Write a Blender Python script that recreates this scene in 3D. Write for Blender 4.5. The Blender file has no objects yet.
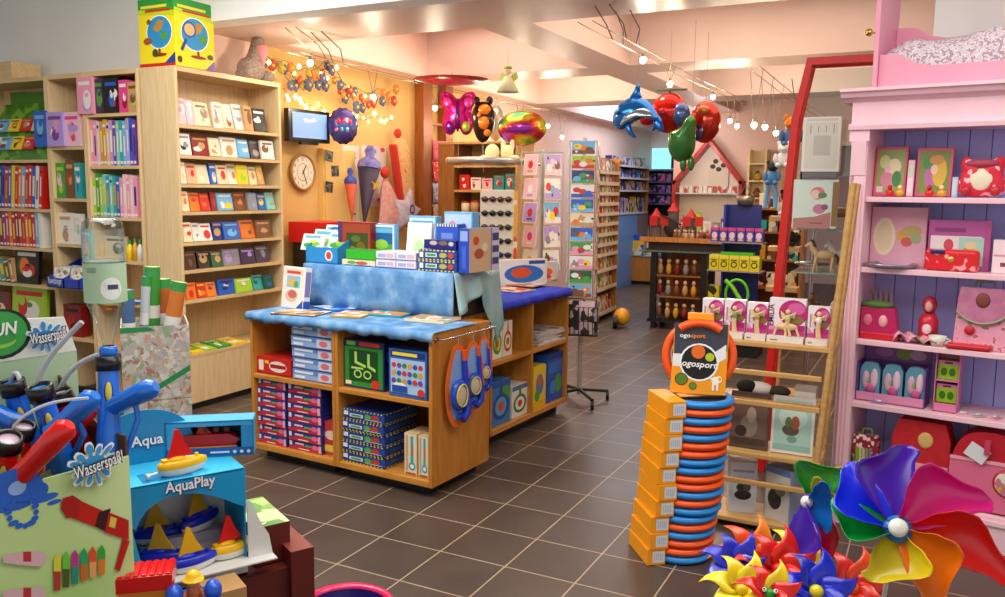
import bpy, math, random
from mathutils import Vector, Matrix, Euler
SC = bpy.context.scene
COL = SC.collection
PI = math.pi
# ------------------------------------------------------------------ camera (solved from the floor tiles, 0.333 m each)
W_, H_ = 1005, 597
FPX, YAW, PITCH, ROLL, CZ = 834.5, -0.4719, -0.1272, 0.0112, 1.6435
_f = Vector((math.sin(YAW)*math.cos(PITCH), math.cos(YAW)*math.cos(PITCH), math.sin(PITCH)))
_r0 = Vector((math.cos(YAW), -math.sin(YAW), 0)); _u0 = _r0.cross(_f)
_r = math.cos(ROLL)*_r0 + math.sin(ROLL)*_u0
_u = -math.sin(ROLL)*_r0 + math.cos(ROLL)*_u0
CAM = Vector((0, 0, CZ))
def ray(px, py): return _r*((px-W_/2)/FPX) - _u*((py-H_/2)/FPX) + _f
def on_z(px, py, z): d = ray(px, py); return CAM + d*((z-CZ)/d.z)
def on_x(px, py, x): d = ray(px, py); return CAM + d*(x/d.x)
def on_y(px, py, y): d = ray(px, py); return CAM + d*(y/d.y)
def at_d(px, py, d): return CAM + ray(px, py)*d
class Fr:
    """A vertical working plane of the place: x along it, y behind it, z up."""
    def __init__(s, P0, yaw):
        s.P = Vector((P0[0], P0[1], 0)); s.yaw = math.radians(yaw)
        s.d = Vector((math.cos(s.yaw), math.sin(s.yaw), 0)); s.n = Vector((-math.sin(s.yaw), math.cos(s.yaw), 0))
    def W(s, x, y, z): v = s.P + s.d*x + s.n*y; return Vector((v.x, v.y, z))
    def hit(s, px, py, y=0):
        q = s.P + s.n*y; d = ray(px, py); t = (q-CAM).dot(s.n)/d.dot(s.n); X = CAM + d*t
        return (X-q).dot(s.d), X.z
    def sx(s, px, z, y=0):
        a = s.W(0, y, z)-CAM; b = s.d; k = (px-W_/2)/FPX
        return (k*a.dot(_f)-a.dot(_r))/(b.dot(_r)-k*b.dot(_f))
# ------------------------------------------------------------------ materials
def lin(h):
    h = h.lstrip('#'); o = []
    for i in (0, 2, 4):
        c = int(h[i:i+2], 16)/255
        o.append(c/12.92 if c <= .04045 else ((c+.055)/1.055)**2.4)
    return (o[0], o[1], o[2], 1)
_mats = {}
def bsdf(name):
    m = bpy.data.materials.new(name); m.use_nodes = True
    return m, m.node_tree.nodes, m.node_tree.links, m.node_tree.nodes['Principled BSDF']
def M(hexc, rough=.5, metal=0, emit=0, alpha=1, trans=0, coat=0):
    k = (hexc, rough, metal, emit, alpha, trans, coat)
    if k not in _mats:
        m, N, L, b = bsdf('paint_'+hexc.strip('#'))
        b.inputs['Base Color'].default_value = lin(hexc)
        b.inputs['Roughness'].default_value = rough; b.inputs['Metallic'].default_value = metal
        b.inputs['Alpha'].default_value = alpha; b.inputs['Transmission Weight'].default_value = trans
        b.inputs['Coat Weight'].default_value = coat
        if emit:
            b.inputs['Emission Color'].default_value = lin(hexc); b.inputs['Emission Strength'].default_value = emit
        _mats[k] = m
    return _mats[k]
def nz(N, L, scale, detail=3, stretch=(1, 1, 1), coord='Object'):
    t = N.new('ShaderNodeTexCoord'); mp = N.new('ShaderNodeMapping'); mp.inputs['Scale'].default_value = stretch
    n = N.new('ShaderNodeTexNoise'); n.inputs['Scale'].default_value = scale; n.inputs['Detail'].default_value = detail
    L.new(t.outputs[coord], mp.inputs['Vector']); L.new(mp.outputs[0], n.inputs['Vector']); return n
def ramp(N, L, src, stops, interp='LINEAR'):
    r = N.new('ShaderNodeValToRGB'); r.color_ramp.interpolation = interp; e = r.color_ramp.elements
    while len(e) < len(stops): e.new(.5)
    for i, (p, c) in enumerate(stops): e[i].position = p; e[i].color = lin(c)
    L.new(src, r.inputs['Fac']); return r
def noisy(name, stops, scale=6, stretch=(1, 1, 1), rough=.5, detail=4, bump=0, coat=0, coord='Object', metal=0):
    if name in _mats: return _mats[name]
    m, N, L, b = bsdf(name); n = nz(N, L, scale, detail, stretch, coord)
    r = ramp(N, L, n.outputs['Fac'], stops); L.new(r.outputs[0], b.inputs['Base Color'])
    b.inputs['Roughness'].default_value = rough; b.inputs['Coat Weight'].default_value = coat; b.inputs['Metallic'].default_value = metal
    if bump:
        bm = N.new('ShaderNodeBump'); bm.inputs['Strength'].default_value = bump; bm.inputs['Distance'].default_value = .01
        L.new(n.outputs['Fac'], bm.inputs['Height']); L.new(bm.outputs[0], b.inputs['Normal'])
    _mats[name] = m; return m
def printed(cols, scale=18, seed=0, rough=.35):
    """Busy printed paper or card: patches and flecks of the given colours."""
    k = ('pr', tuple(cols), scale, seed)
    if k in _mats: return _mats[k]
    m, N, L, b = bsdf('print')
    t = N.new('ShaderNodeTexCoord'); mp = N.new('ShaderNodeMapping'); mp.inputs['Location'].default_value = (seed*1.37, seed*2.11, seed*.73)
    n = N.new('ShaderNodeTexNoise'); n.inputs['Scale'].default_value = scale*.55; n.inputs['Detail'].default_value = 2
    mx = N.new('ShaderNodeVectorMath'); mx.operation = 'MULTIPLY_ADD'; mx.inputs[1].default_value = (.06, .06, .06)
    v = N.new('ShaderNodeTexVoronoi'); v.inputs['Scale'].default_value = scale
    L.new(t.outputs['Object'], mp.inputs['Vector']); L.new(mp.outputs[0], n.inputs['Vector'])
    L.new(n.outputs['Color'], mx.inputs[0]); L.new(mp.outputs[0], mx.inputs[2]); L.new(mx.outputs[0], v.inputs['Vector'])
    sp = N.new('ShaderNodeSeparateColor'); L.new(v.outputs['Color'], sp.inputs[0])
    r = ramp(N, L, sp.outputs[0], [(i/len(cols), c) for i, c in enumerate(cols)], 'CONSTANT')
    L.new(r.outputs[0], b.inputs['Base Color']); b.inputs['Roughness'].default_value = rough
    _mats[k] = m; return m
BIRCH = noisy('birch_veneer', [(.3, '#d8b987'), (.7, '#e6cc9f')], 5, (9, 9, .9), .45)
BIRCHX = noisy('birch_board', [(.3, '#d3b27c'), (.7, '#e2c593')], 5, (.9, 9, 9), .45)
PINE = noisy('varnished_pine', [(.25, '#b06f22'), (.75, '#d39440')], 4, (1.2, 8, 8), .35, coat=.2)
PINEV = noisy('varnished_pine_upright', [(.25, '#ad6b20'), (.75, '#cf8e3a')], 4, (8, 8, 1.2), .35, coat=.2)
OAK = noisy('mid_brown_wood', [(.25, '#7d4c1e'), (.75, '#a86d31')], 5, (8, 8, 1), .4)
LATH = noisy('light_wood', [(.25, '#b98a4c'), (.75, '#d6ab6b')], 5, (1, 8, 8), .45)
WHITEWALL = noisy('white_paint', [(.3, '#ececea'), (.7, '#f3f3f1')], 2, rough=.8)
PINKP = noisy('pink_furniture_paint', [(.3, '#ecbdcb'), (.7, '#f2c9d5')], 3, rough=.45)
PAPER = M('#f2efe6', .6)
CARD = M('#b58a55', .75)
BLACK = M('#0d0d0e', .4)
STEEL = M('#b9bcc0', .25, 1)
def clear(name, tint='#ffffff', alpha=.18, rough=.05):
    if name in _mats: return _mats[name]
    m, N, L, b = bsdf(name)
    out = N['Material Output']; tr = N.new('ShaderNodeBsdfTransparent'); tr.inputs[0].default_value = lin(tint)
    gl = N.new('ShaderNodeBsdfGlossy'); gl.inputs['Roughness'].default_value = rough
    fr = N.new('ShaderNodeLayerWeight'); fr.inputs[0].default_value = .3
    mt = N.new('ShaderNodeMath'); mt.operation = 'MULTIPLY_ADD'; mt.inputs[1].default_value = .5; mt.inputs[2].default_value = alpha*.3
    L.new(fr.outputs['Fresnel'], mt.inputs[0])
    mx = N.new('ShaderNodeMixShader'); L.new(mt.outputs[0], mx.inputs[0]); L.new(tr.outputs[0], mx.inputs[1]); L.new(gl.outputs[0], mx.inputs[2])
    L.new(mx.outputs[0], out.inputs['Surface']); _mats[name] = m; return m
GLASS = clear('clear_glass', '#f2f8f5')
PLASTIC = clear('clear_plastic', '#f4f6f6', .3)
# ------------------------------------------------------------------ mesh builder
_txt = {}
def text_mesh(s, bold=0, shear=0):
    k = (s, bold, shear)
    if k not in _txt:
        c = bpy.data.curves.new('lettering', 'FONT'); c.body = s; c.size = 1; c.offset = bold; c.shear = shear; c.resolution_u = 2
        o = bpy.data.objects.new('lettering', c); COL.objects.link(o)
        dg = bpy.context.evaluated_depsgraph_get(); dg.update()
        me = bpy.data.meshes.new_from_object(o.evaluated_get(dg))
        vs = [tuple(v.co) for v in me.vertices]; fs = [tuple(p.vertices) for p in me.polygons]
        bpy.data.objects.remove(o); bpy.data.curves.remove(c); bpy.data.meshes.remove(me)
        x0 = min(v[0] for v in vs); x1 = max(v[0] for v in vs)
        _txt[k] = ([(v[0]-x0, v[1]) for v in vs], fs, x1-x0)
    return _txt[k]
class MB:
    def __init__(s): s.v = []; s.f = []; s.mi = []; s.mats = []; s.sm = []; s.T = Matrix()
    def m(s, mat):
        if mat not in s.mats: s.mats.append(mat)
        return s.mats.index(mat)
    def add(s, vs, fs, mat, smooth=False):
        b = len(s.v); i = s.m(mat); T = s.T
        s.v += [tuple(T @ Vector(v)) for v in vs]
        for f in fs: s.f.append(tuple(b+j for j in f)); s.mi.append(i); s.sm.append(smooth)
        return s
    def box(s, x0, x1, y0, y1, z0, z1, mat, front=None, top=None):
        vs = [(x, y, z) for z in (z0, z1) for y in (y0, y1) for x in (x0, x1)]
        F = [(0, 2, 3, 1), (4, 5, 7, 6), (0, 1, 5, 4), (2, 6, 7, 3), (0, 4, 6, 2), (1, 3, 7, 5)]
        b = len(s.v); s.v += [tuple(s.T @ Vector(v)) for v in vs]
        for k, f in enumerate(F):
            mm = front if (front and k == 2) else top if (top and k == 1) else mat
            s.f.append(tuple(b+j for j in f)); s.mi.append(s.m(mm)); s.sm.append(False)
        return s
    def prism(s, pts, a, b, mat, plane='xz', smooth=False):
        """Extrude a counter-clockwise outline; plane xz runs along y from a to b, xy along z, yz along x."""
        def P(p, t): return (p[0], t, p[1]) if plane == 'xz' else (p[0], p[1], t) if plane == 'xy' else (t, p[0], p[1])
        n = len(pts); vs = [P(p, a) for p in pts]+[P(p, b) for p in pts]
        s.add(vs, [tuple(range(n)), tuple(range(2*n-1, n-1, -1))], mat)
        return s.add(vs, [(i, n+i, n+(i+1) % n, (i+1) % n) for i in range(n)], mat, smooth)
    def sheet(s, grid, mat, smooth=True):
        r = len(grid); c = len(grid[0]); vs = [p for row in grid for p in row]
        return s.add(vs, [(i*c+j, i*c+j+1, (i+1)*c+j+1, (i+1)*c+j) for i in range(r-1) for j in range(c-1)], mat, smooth)
    def lathe(s, prof, mat, c=(0, 0, 0), seg=20, rot=None, smooth=True, sweep=1):
        R = rot or Matrix(); vs = []; n = len(prof)
        for i in range(seg):
            a = 2*PI*i/seg
            for r, z in prof: vs.append(Vector(c)+R @ Vector((max(r, 1e-5)*math.cos(a), max(r, 1e-5)*math.sin(a), z)))
        fs = [(i*n+j, ((i+1) % seg)*n+j, ((i+1) % seg)*n+j+1, i*n+j+1) for i in range(seg) for j in range(n-1)]
        return s.add(vs, fs, mat, smooth)
    def cyl(s, c, r, h, mat, seg=16, rot=None, r2=None):
        r2 = r if r2 is None else r2
        return s.lathe([(0, 0), (r, 0), (r2, h), (0, h)], mat, c, seg, rot, smooth=False)
    def ell(s, c, rad, mat, seg=14, rings=9, rot=None):
        R = rot or Matrix(); vs = []; fs = []
        for i in range(rings+1):
            t = PI*i/rings
            for j in range(seg):
                a = 2*PI*j/seg
                vs.append(Vector(c)+R @ Vector((rad[0]*math.sin(t)*math.cos(a), rad[1]*math.sin(t)*math.sin(a), rad[2]*math.cos(t))))
        for i in range(rings):
            for j in range(seg): fs.append((i*seg+j, (i+1)*seg+j, (i+1)*seg+(j+1) % seg, i*seg+(j+1) % seg))
        return s.add(vs, fs, mat, True)
    def tube(s, pts, r, mat, seg=8, closed=False, caps=True):
        pts = [Vector(p) for p in pts]; n = len(pts); vs = []; rs = r if isinstance(r, (list, tuple)) else [r]*n
        up = Vector((0, 0, 1)); prev = None
        for i, p in enumerate(pts):
            a = pts[i-1] if (i or closed) else pts[i]; b = pts[(i+1) % n] if (i < n-1 or closed) else pts[i]
            t = (b-a).normalized() if (b-a).length > 1e-9 else Vector((0, 0, 1))
            if prev is None: prev = t.cross(up) if abs(t.z) < .95 else t.cross(Vector((1, 0, 0)))
            x = (prev-t*prev.dot(t)).normalized(); prev = x; y = t.cross(x)
            for k in range(seg):
                q = 2*PI*k/seg; vs.append(p+(x*math.cos(q)+y*math.sin(q))*rs[i])
        fs = [(i*seg+k, i*seg+(k+1) % seg, ((i+1) % n)*seg+(k+1) % seg, ((i+1) % n)*seg+k) for i in range(n if closed else n-1) for k in range(seg)]
        s.add(vs, fs, mat, True)
        if caps and not closed: s.add(vs, [tuple(range(seg-1, -1, -1)), tuple(range((n-1)*seg, n*seg))], mat)
        return s
    def text(s, t, o, xd, zd, h, mat, width=None, bold=.01, shear=0, off=.0012):
        vs, fs, w = text_mesh(t, bold, shear); xd = Vector(xd).normalized(); zd = Vector(zd).normalized(); nn = xd.cross(zd).normalized()*off
        k = width/w if width else h
        return s.add([Vector(o)+nn+xd*(x*k)+zd*(y*h*1.4) for x, y in vs], fs, mat)
    def art(s, o, xd, zd, w, h, items, off=.0006):
        """Flat printing on a face: items in face fractions; each later one lies a hair above the last."""
        o = Vector(o); xd = Vector(xd).normalized(); zd = Vector(zd).normalized(); nn = xd.cross(zd)
        for k, it in enumerate(items):
            q = nn*(off*(1+k*.35)); P = lambda x, y: o+q+xd*(x*w)+zd*(y*h); c = it[-1] if not isinstance(it[-1], str) else M(it[-1], .35)
            if it[0] == 'r': s.add([P(it[1], it[2]), P(it[3], it[2]), P(it[3], it[4]), P(it[1], it[4])], [(0, 1, 2, 3)], c)
            elif it[0] == 'e':
                n = 20; s.add([P(it[1]+it[3]*math.cos(2*PI*i/n), it[2]+it[4]*math.sin(2*PI*i/n)) for i in range(n)], [tuple(range(n))], c)
            elif it[0] == 'p': s.add([P(*p) for p in it[1]], [tuple(range(len(it[1])))], c)
            elif it[0] == 't': s.text(it[1], o+q+xd*(it[2]*w)+zd*(it[3]*h), xd, zd, it[4]*h, c, it[5]*w, off=.0003)
        return s
    def build(s, name, parent=None, loc=None, rot=None, bevel=0, subsurf=0, solid=0, seg=2):
        me = bpy.data.meshes.new(name); me.from_pydata(s.v, [], s.f); ms = s.mats
        for m in ms: me.materials.append(m)
        me.polygons.foreach_set('material_index', s.mi); me.polygons.foreach_set('use_smooth', s.sm); me.update()
        o = bpy.data.objects.new(name, me); COL.objects.link(o)
        if parent is not None: o.parent = parent
        if loc is not None: o.location = loc
        if rot is not None: o.rotation_euler = rot if not isinstance(rot, (int, float)) else (0, 0, rot)
        if solid: d = o.modifiers.new('thickness', 'SOLIDIFY'); d.thickness = solid; d.offset = 0
        if bevel: d = o.modifiers.new('edge', 'BEVEL'); d.width = bevel; d.segments = seg; d.limit_method = 'ANGLE'; d.angle_limit = .7
        if subsurf: d = o.modifiers.new('smooth', 'SUBSURF'); d.levels = subsurf; d.render_levels = subsurf
        return o
def tag(o, label=None, cat=None, group=None, kind=None):
    if label: o['label'] = label
    if cat: o['category'] = cat
    if group: o['group'] = group
    if kind: o['kind'] = kind
    return o
def thing(name, label, cat, loc=(0, 0, 0), rot=0, group=None):
    o = bpy.data.objects.new(name, None); o.empty_display_size = .05; COL.objects.link(o); o.location = loc
    o.rotation_euler = (0, 0, rot) if isinstance(rot, (int, float)) else rot
    return tag(o, label, cat, group)
def dup(o, label=None, loc=None, rot=None, group=None, parent=None):
    c = o.copy(); COL.objects.link(c)
    if parent is not None: c.parent = parent
    if label: c['label'] = label
    if group: c['group'] = group
    if loc is not None: c.location = loc
    if rot is not None: c.rotation_euler = rot if not isinstance(rot, (int, float)) else (0, 0, rot)
    for ch in [x for x in o.children]: dup(ch, parent=c)
    return c
def struct(mb, name, **k): return tag(mb.build(name, **k), kind='structure')
ORD = 'first second third fourth fifth sixth seventh eighth ninth tenth eleventh twelfth thirteenth fourteenth fifteenth sixteenth seventeenth eighteenth nineteenth twentieth'.split()
NUM = 'zero one two three four five six seven eight nine ten'.split()
PAL = {'white': '#eeeae2', 'cream': '#ecdcb4', 'pink': '#f29ab8', 'pale pink': '#f3c3cf', 'hot pink': '#e8408c', 'red': '#d3231e', 'dark red': '#8c1a1c', 'orange': '#ef7a1c',
 'yellow': '#f6d21f', 'gold': '#d6a12c', 'lime': '#a9d22e', 'green': '#3d9f3a', 'dark green': '#1f5a34', 'teal': '#28a5a5', 'pale teal': '#7fcfc9', 'light blue': '#6fb6e4',
 'blue': '#1f5fc4', 'dark blue': '#1b2a7c', 'purple': '#7b3fa0', 'lilac': '#b79be0', 'brown': '#7a4a26', 'tan': '#c79a62', 'dark brown': '#402416', 'black': '#15140f', 'grey': '#8f8f93', 'peach': '#f0b890', 'dark purple': '#3d2748'}
def rart(rng, cols, title=True):
    """A made-up cover picture without writing."""
    it = [('r', .03, .03, .97, .97, PAL[cols[0]])]
    for c in cols[1:]:
        x, y = rng.uniform(.3, .7), rng.uniform(.25, .6)
        it.append(('e', x, y, rng.uniform(.12, .32), rng.uniform(.1, .28), PAL[c]))
        it.append(('e', x+rng.uniform(-.1, .1), y+.12, rng.uniform(.06, .14), rng.uniform(.05, .12), PAL[rng.choice(cols)]))
    if title: it.append(('r', .12, .78, .88, .88, PAL[cols[-1]]))
    return it
BAYS = {}
def bay(F, x0, x1, y, z):
    """Keep what stands inside a piece of furniture clear of its side panels."""
    for zmax, spans in BAYS.get(id(F), ()):
        if y >= 0 and z < zmax:
            m = (x0+x1)/2
            for a, b in spans:
                if a-.04 < m < b+.04: return max(x0, a), min(x1, b)
    return x0, x1
def place_box(F, z, px0, px1, pytop, depth, mat, name, label, cat, group=None, y=0, items=None, lean=0, spine=False, yaw=0, parent=None, side_mat=None, minh=.02):
    """A box or book standing in front of plane F on height z between two picture columns, with a printed front face."""
    x0, x1 = F.sx(px0, z, y), F.sx(px1, z, y)
    h = max(minh, F.hit((px0+px1)/2, pytop, y)[1]-z); x0, x1 = bay(F, x0, x1, y, z); w = abs(x1-x0)
    mb = MB(); mb.box(-w/2, w/2, 0, depth, 0, h, side_mat or mat, front=mat)
    if items: mb.art((-w/2, 0, 0), (1, 0, 0), (0, 0, 1), w, h, items)
    o = mb.build(name, loc=F.W((x0+x1)/2, y, z+depth*math.sin(lean)+.001), rot=(-lean, 0, F.yaw+yaw))
    return tag(o, label, cat, group)
# ================================================================== camera, world, lights
cd = bpy.data.cameras.new('camera'); cd.sensor_width = 36; cd.lens = FPX/W_*36; cd.clip_start = .05
cam = bpy.data.objects.new('camera', cd); COL.objects.link(cam)
cam.matrix_world = Matrix(((_r.x, _u.x, -_f.x, 0), (_r.y, _u.y, -_f.y, 0), (_r.z, _u.z, -_f.z, CZ), (0, 0, 0, 1)))
SC.camera = cam
SC.view_settings.view_transform = 'Standard'; SC.view_settings.look = 'None'; SC.view_settings.gamma = 1
SC.view_settings.use_curve_mapping = False; SC.view_settings.exposure = 0.0
SC.cycles.use_denoising = True; SC.cycles.max_bounces = 6; SC.cycles.transparent_max_bounces = 12
SC.cycles.sample_clamp_indirect = 4
w = bpy.data.worlds.new('world'); SC.world = w; w.use_nodes = True
w.node_tree.nodes['Background'].inputs[0].default_value = (1, .96, .92, 1); w.node_tree.nodes['Background'].inputs[1].default_value = .78
def area(loc, sx, sy, e, col=(1, .86, .7), rot=(0, 0, 0), name='overhead_area'):
    l = bpy.data.lights.new(name, 'AREA'); l.shape = 'RECTANGLE'; l.size = sx; l.size_y = sy; l.energy = e; l.color = col
    o = bpy.data.objects.new(name, l); COL.objects.link(o); o.location = loc; o.rotation_euler = rot; return o
def point(loc, e, col=(1, .83, .62), r=.04, name='halogen_glow'):
    l = bpy.data.lights.new(name, 'POINT'); l.energy = e; l.color = col; l.shadow_soft_size = r
    o = bpy.data.objects.new(name, l); COL.objects.link(o); o.location = loc; return o
area((-1.6, 1.6, 3.25), 3.4, 2.0, 92, (1, .94, .86))
area((-3.6, 3.2, 3.25), 2.0, 1.6, 60, (1, .94, .86))
area((.6, 2.9, 3.25), 1.6, 1.4, 44, (1, .94, .86))
point((-3.2, 2.3, 3.05), 80, (1, .96, .9), .3, 'front_wall_fill')  # unseen fill light without a fitting, added to lift the white wall
area((-4.0, 6.7, 3.34), 1.2, 1.8, 30, (1, .86, .70))  # extra panels hidden in the ceiling recesses, added to fill the inner room
area((-1.2, 6.6, 3.34), 2.4, 1.8, 34, (1, .86, .70))
area((-4.0, 9.6, 3.34), 1.4, 1.8, 28, (1, .86, .70))
area((-1.4, 9.6, 3.34), 2.0, 1.8, 28, (1, .86, .70))
area((-4.6, 13.3, 3.3), 2.0, 2.0, 100, (.72, .84, 1))  # added overhead panel standing in for bluish daylight at the far end
# ================================================================== room shell
ZC = 2.857; YW = 4.65; XL = -5.16
def floor_mat():
    m, N, L, b = bsdf('dark_floor_tiles'); t = N.new('ShaderNodeTexCoord'); br = N.new('ShaderNodeTexBrick')
    br.offset = 0; br.inputs['Scale'].default_value = 1; br.inputs['Brick Width'].default_value = .333; br.inputs['Row Height'].default_value = .3324
    br.inputs['Mortar Size'].default_value = .0035; br.inputs['Mortar Smooth'].default_value = .1; br.inputs['Bias'].default_value = -.3
    br.inputs['Color1'].default_value = lin('#4a3d36'); br.inputs['Color2'].default_value = lin('#54463d'); br.inputs['Mortar'].default_value = lin('#a8957c')
    L.new(t.outputs['Object'], br.inputs['Vector'])
    n = nz(N, L, 3, 5); mx = N.new('ShaderNodeMix'); mx.data_type = 'RGBA'; mx.blend_type = 'OVERLAY'; mx.inputs[0].default_value = .35
    L.new(br.outputs['Color'], mx.inputs[6]); L.new(n.outputs['Fac'], mx.inputs[7]); L.new(mx.outputs[2], b.inputs['Base Color'])
    rr = N.new('ShaderNodeMapRange'); rr.inputs[3].default_value = .28; rr.inputs[4].default_value = .46; L.new(n.outputs['Fac'], rr.inputs[0])
    L.new(rr.outputs[0], b.inputs['Roughness'])
    bp = N.new('ShaderNodeBump'); bp.inputs['Strength'].default_value = .4; bp.inputs['Distance'].default_value = .002; bp.invert = True
    L.new(br.outputs['Fac'], bp.inputs['Height']); L.new(bp.outputs[0], b.inputs['Normal']); return m
gx, gy = -6.7274*.333, 9.42*.333
mb = MB(); mb.box(-9-gx, 5-gx, -4-gy, 18-gy, -.1, 0, floor_mat()); struct(mb, 'floor', loc=(gx, gy, 0))
YEL = noisy('yellow_wall_paint', [(.3, '#d8b46c'), (.7, '#e0bf7a')], 1.5, rough=.7)
PEACH = noisy('peach_wall_paint', [(.3, '#ecc9ba'), (.7, '#f1d3c6')], 1.5, rough=.6)
CEIL = noisy('glossy_ceiling_paint', [(.3, '#d2b8af'), (.7, '#dac1b7')], 1.5, rough=.38)
struct(MB().box(-9, XL, YW, YW+.2, 0, 3.5, WHITEWALL), 'wall_front_left')
struct(MB().box(-9.2, -9, -4, YW+.2, 0, 3.5, WHITEWALL), 'wall_front_side')
struct(MB().box(XL, 2.2, YW, YW+.2, ZC, 3.5, WHITEWALL), 'wall_bulkhead')
struct(MB().box(XL-.2, XL, YW+.2, 5.42, 0, ZC, PEACH), 'wall_left')
struct(MB().box(XL-.2, XL, 5.42, 9.6, 0, ZC, YEL), 'wall_yellow')
struct(MB().box(XL-.2, XL, 9.6, 17, 0, 3.4, PEACH), 'wall_far_left')
struct(MB().box(-7.2, 2.4, 16.6, 16.8, 0, 3.4, PEACH), 'wall_back')
struct(MB().box(2.0, 2.2, YW+.2, 16.6, 0, 3.4, PEACH), 'wall_right')
struct(MB().box(-9, 5, -4, YW, 3.4, 3.6, M('#dcdcda', .8)), 'ceiling_front')
struct(MB().box(XL, 2.2, YW+.2, 16.6, 3.36, 3.5, CEIL), 'ceiling_inner')
struct(MB().box(XL, 2.0, YW+.2, 5.64, ZC, 3.36, CEIL), 'beam_soffit')
struct(MB().box(XL, 2.0, 7.85, 8.4, ZC, 3.36, CEIL), 'beam_cross')
struct(MB().box(XL, 2.0, 10.7, 11.3, ZC, 3.36, CEIL), 'beam_cross_far')
for n, (a, b) in enumerate([(5.64, 7.85), (8.4, 10.7), (11.3, 16.6)]):
    struct(MB().box(-3.09, -2.67, a, b, ZC, 3.36, CEIL), 'beam_length_%d' % (n+1))
    struct(MB().box(XL, -4.95, a, b, ZC, 3.36, PEACH), 'beam_side_%d' % (n+1))
# partition behind the lit shelves, with a white door opening
struct(MB().box(-3.65, -1.75, 13.0, 13.15, 0, 3.36, PEACH).box(-1.05, 2.0, 13.0, 13.15, 0, 3.36, PEACH).box(-1.75, -1.05, 13.0, 13.15, 2.35, 3.36, PEACH), 'wall_partition')
# ================================================================== bookcases along the white wall
def bookcase(name, label, F, x0, x1, depth, H, shelves, mat=BIRCH, board=BIRCHX, t=.022, base=None, sides=(1, 1)):
    r = thing(name, label, 'bookcase', F.W(x0, 0, 0), F.yaw); w = x1-x0
    if sides[0]: MB().box(0, t, 0, depth, 0, H, mat).build('side_panel', r, bevel=.002)
    if sides[1]: MB().box(w-t, w, 0, depth, 0, H, mat).build('side_panel', r, bevel=.002)
    MB().box(t, w-t, depth-.012, depth, 0, H, mat).build('back_panel', r)
    MB().box(t*sides[0], w-t*sides[1], 0, depth-.012, H-.035, H, board).build('top_board', r)
    for z in shelves: MB().box(t, w-t, .004, depth-.012, z-.024, z, board).build('shelf', r)
    if base: MB().box(t, w-t, .006, .024, .05, base, mat).build('front_panel', r)
    MB().box(t, w-t, .02, .05, 0, .05, BLACK).build('plinth', r)
    return r
FA = Fr((-5.16, 4.29), 0)
bookcase('bookcase', 'pale birch bookcase of coloured book spines beside the wide birch end panel', FA, -.60, -.01, .34, 2.5, [2.19, 1.805, 1.42, 1.095, .77, .4])
bookcase('bookcase', 'narrow pale birch bookcase with the blue leaflet trays on its fourth shelf', FA, -1.04, -.605, .34, 2.5, [1.953, 1.554, 1.197, .86, .45])
bookcase('bookcase', 'pale birch bookcase with the green stepped display and rows of thin red books', FA, -2.1, -1.045, .34, 2.5, [1.856, 1.464, 1.148, .844, .45])
FCD = Fr((-4.8, 4.30), 90)
BAYS[id(FA)] = [(2.45, [(-2.07, -1.069), (-1.016, -.629), (-.576, -.034)])]; BAYS[id(FCD)] = [(2.45, [(.024, 1.05)])]
CDZ = [2.095, 1.88, 1.673, 1.473, 1.25, 1.047, .826]
bookcase('media_bookcase', 'tall birch bookcase of audio discs standing against the peach wall', FCD, 0, 1.075, .35, 2.5, CDZ+[.42], base=.40)
tag(MB().box(0, .3, 0, .25, 0, .14, BIRCHX).build('wooden_block', loc=(-6.95, 4.32, 2.501), bevel=.003), 'plain birch block on the top of the bookcase with red books', 'block')
# globe game box on the bookcase end
def globe_art(o, xd, zd, w, h, mb, left):
    it = [('r', 0, .78, 1, 1, '#2c9a3c'), ('p', [(0, .78), (1, .72), (1, .8), (0, .85)], '#c8d820'), ('r', .08, .86, .8, .9, '#f4e432'), ('r', .2, .8, .9, .835, '#d2281e'),
          ('e', .58 if left else .5, .5, .36, .25, '#ffffff'), ('e', .58 if left else .5, .5, .34, .235, '#2f8fc8'),
          ('p', [(.4, .55), (.55, .68), (.72, .66), (.66, .55), (.52, .5)], '#b98a3c'), ('p', [(.58, .47), (.78, .52), (.8, .42), (.68, .36)], '#4f9b3f'),
          ('r', .54, .18, .6, .26, '#8a2c1c'), ('e', .57, .17, .2, .025, '#8a2c1c')]
    if left: it += [('r', 0, 0, 1, .05, '#c8211d'), ('p', [(.7, .04), (1, .04), (1, .2)], '#1d3f9a'), ('e', .25, .38, .12, .05, '#a0522d'), ('e', .3, .66, .06, .04, '#7a5a20'), ('e', .45, .2, .08, .06, '#3c4a20')]
    else: it += [('p', [(.75, 0), (1, 0), (1, .16)], '#6a3f9a'), ('p', [(.24, .42), (.3, .4), (.18, .22), (.12, .25)], '#20407c'), ('e', .36, .56, .17, .12, '#2b5fa8'), ('e', .36, .56, .13, .09, '#e8b878'),
                 ('e', .1, .1, .06, .05, '#4a3a1c'), ('e', .88, .2, .08, .04, '#3c4a20')]
    mb.art(o, xd, zd, w, h, it)
mb = MB(); Yb = M('#f4de1c', .35); mb.box(0, .36, 0, .36, 0, .47, Yb)
globe_art((0, 0, 0), (1, 0, 0), (0, 0, 1), .36, .47, mb, True); globe_art((.36, 0, 0), (0, 1, 0), (0, 0, 1), .36, .47, mb, False)
tag(mb.build('game_box', loc=(-5.155, 4.31, 2.501), bevel=.002), 'large yellow globe game box with green top standing on the birch bookcase end', 'game box')
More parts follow.
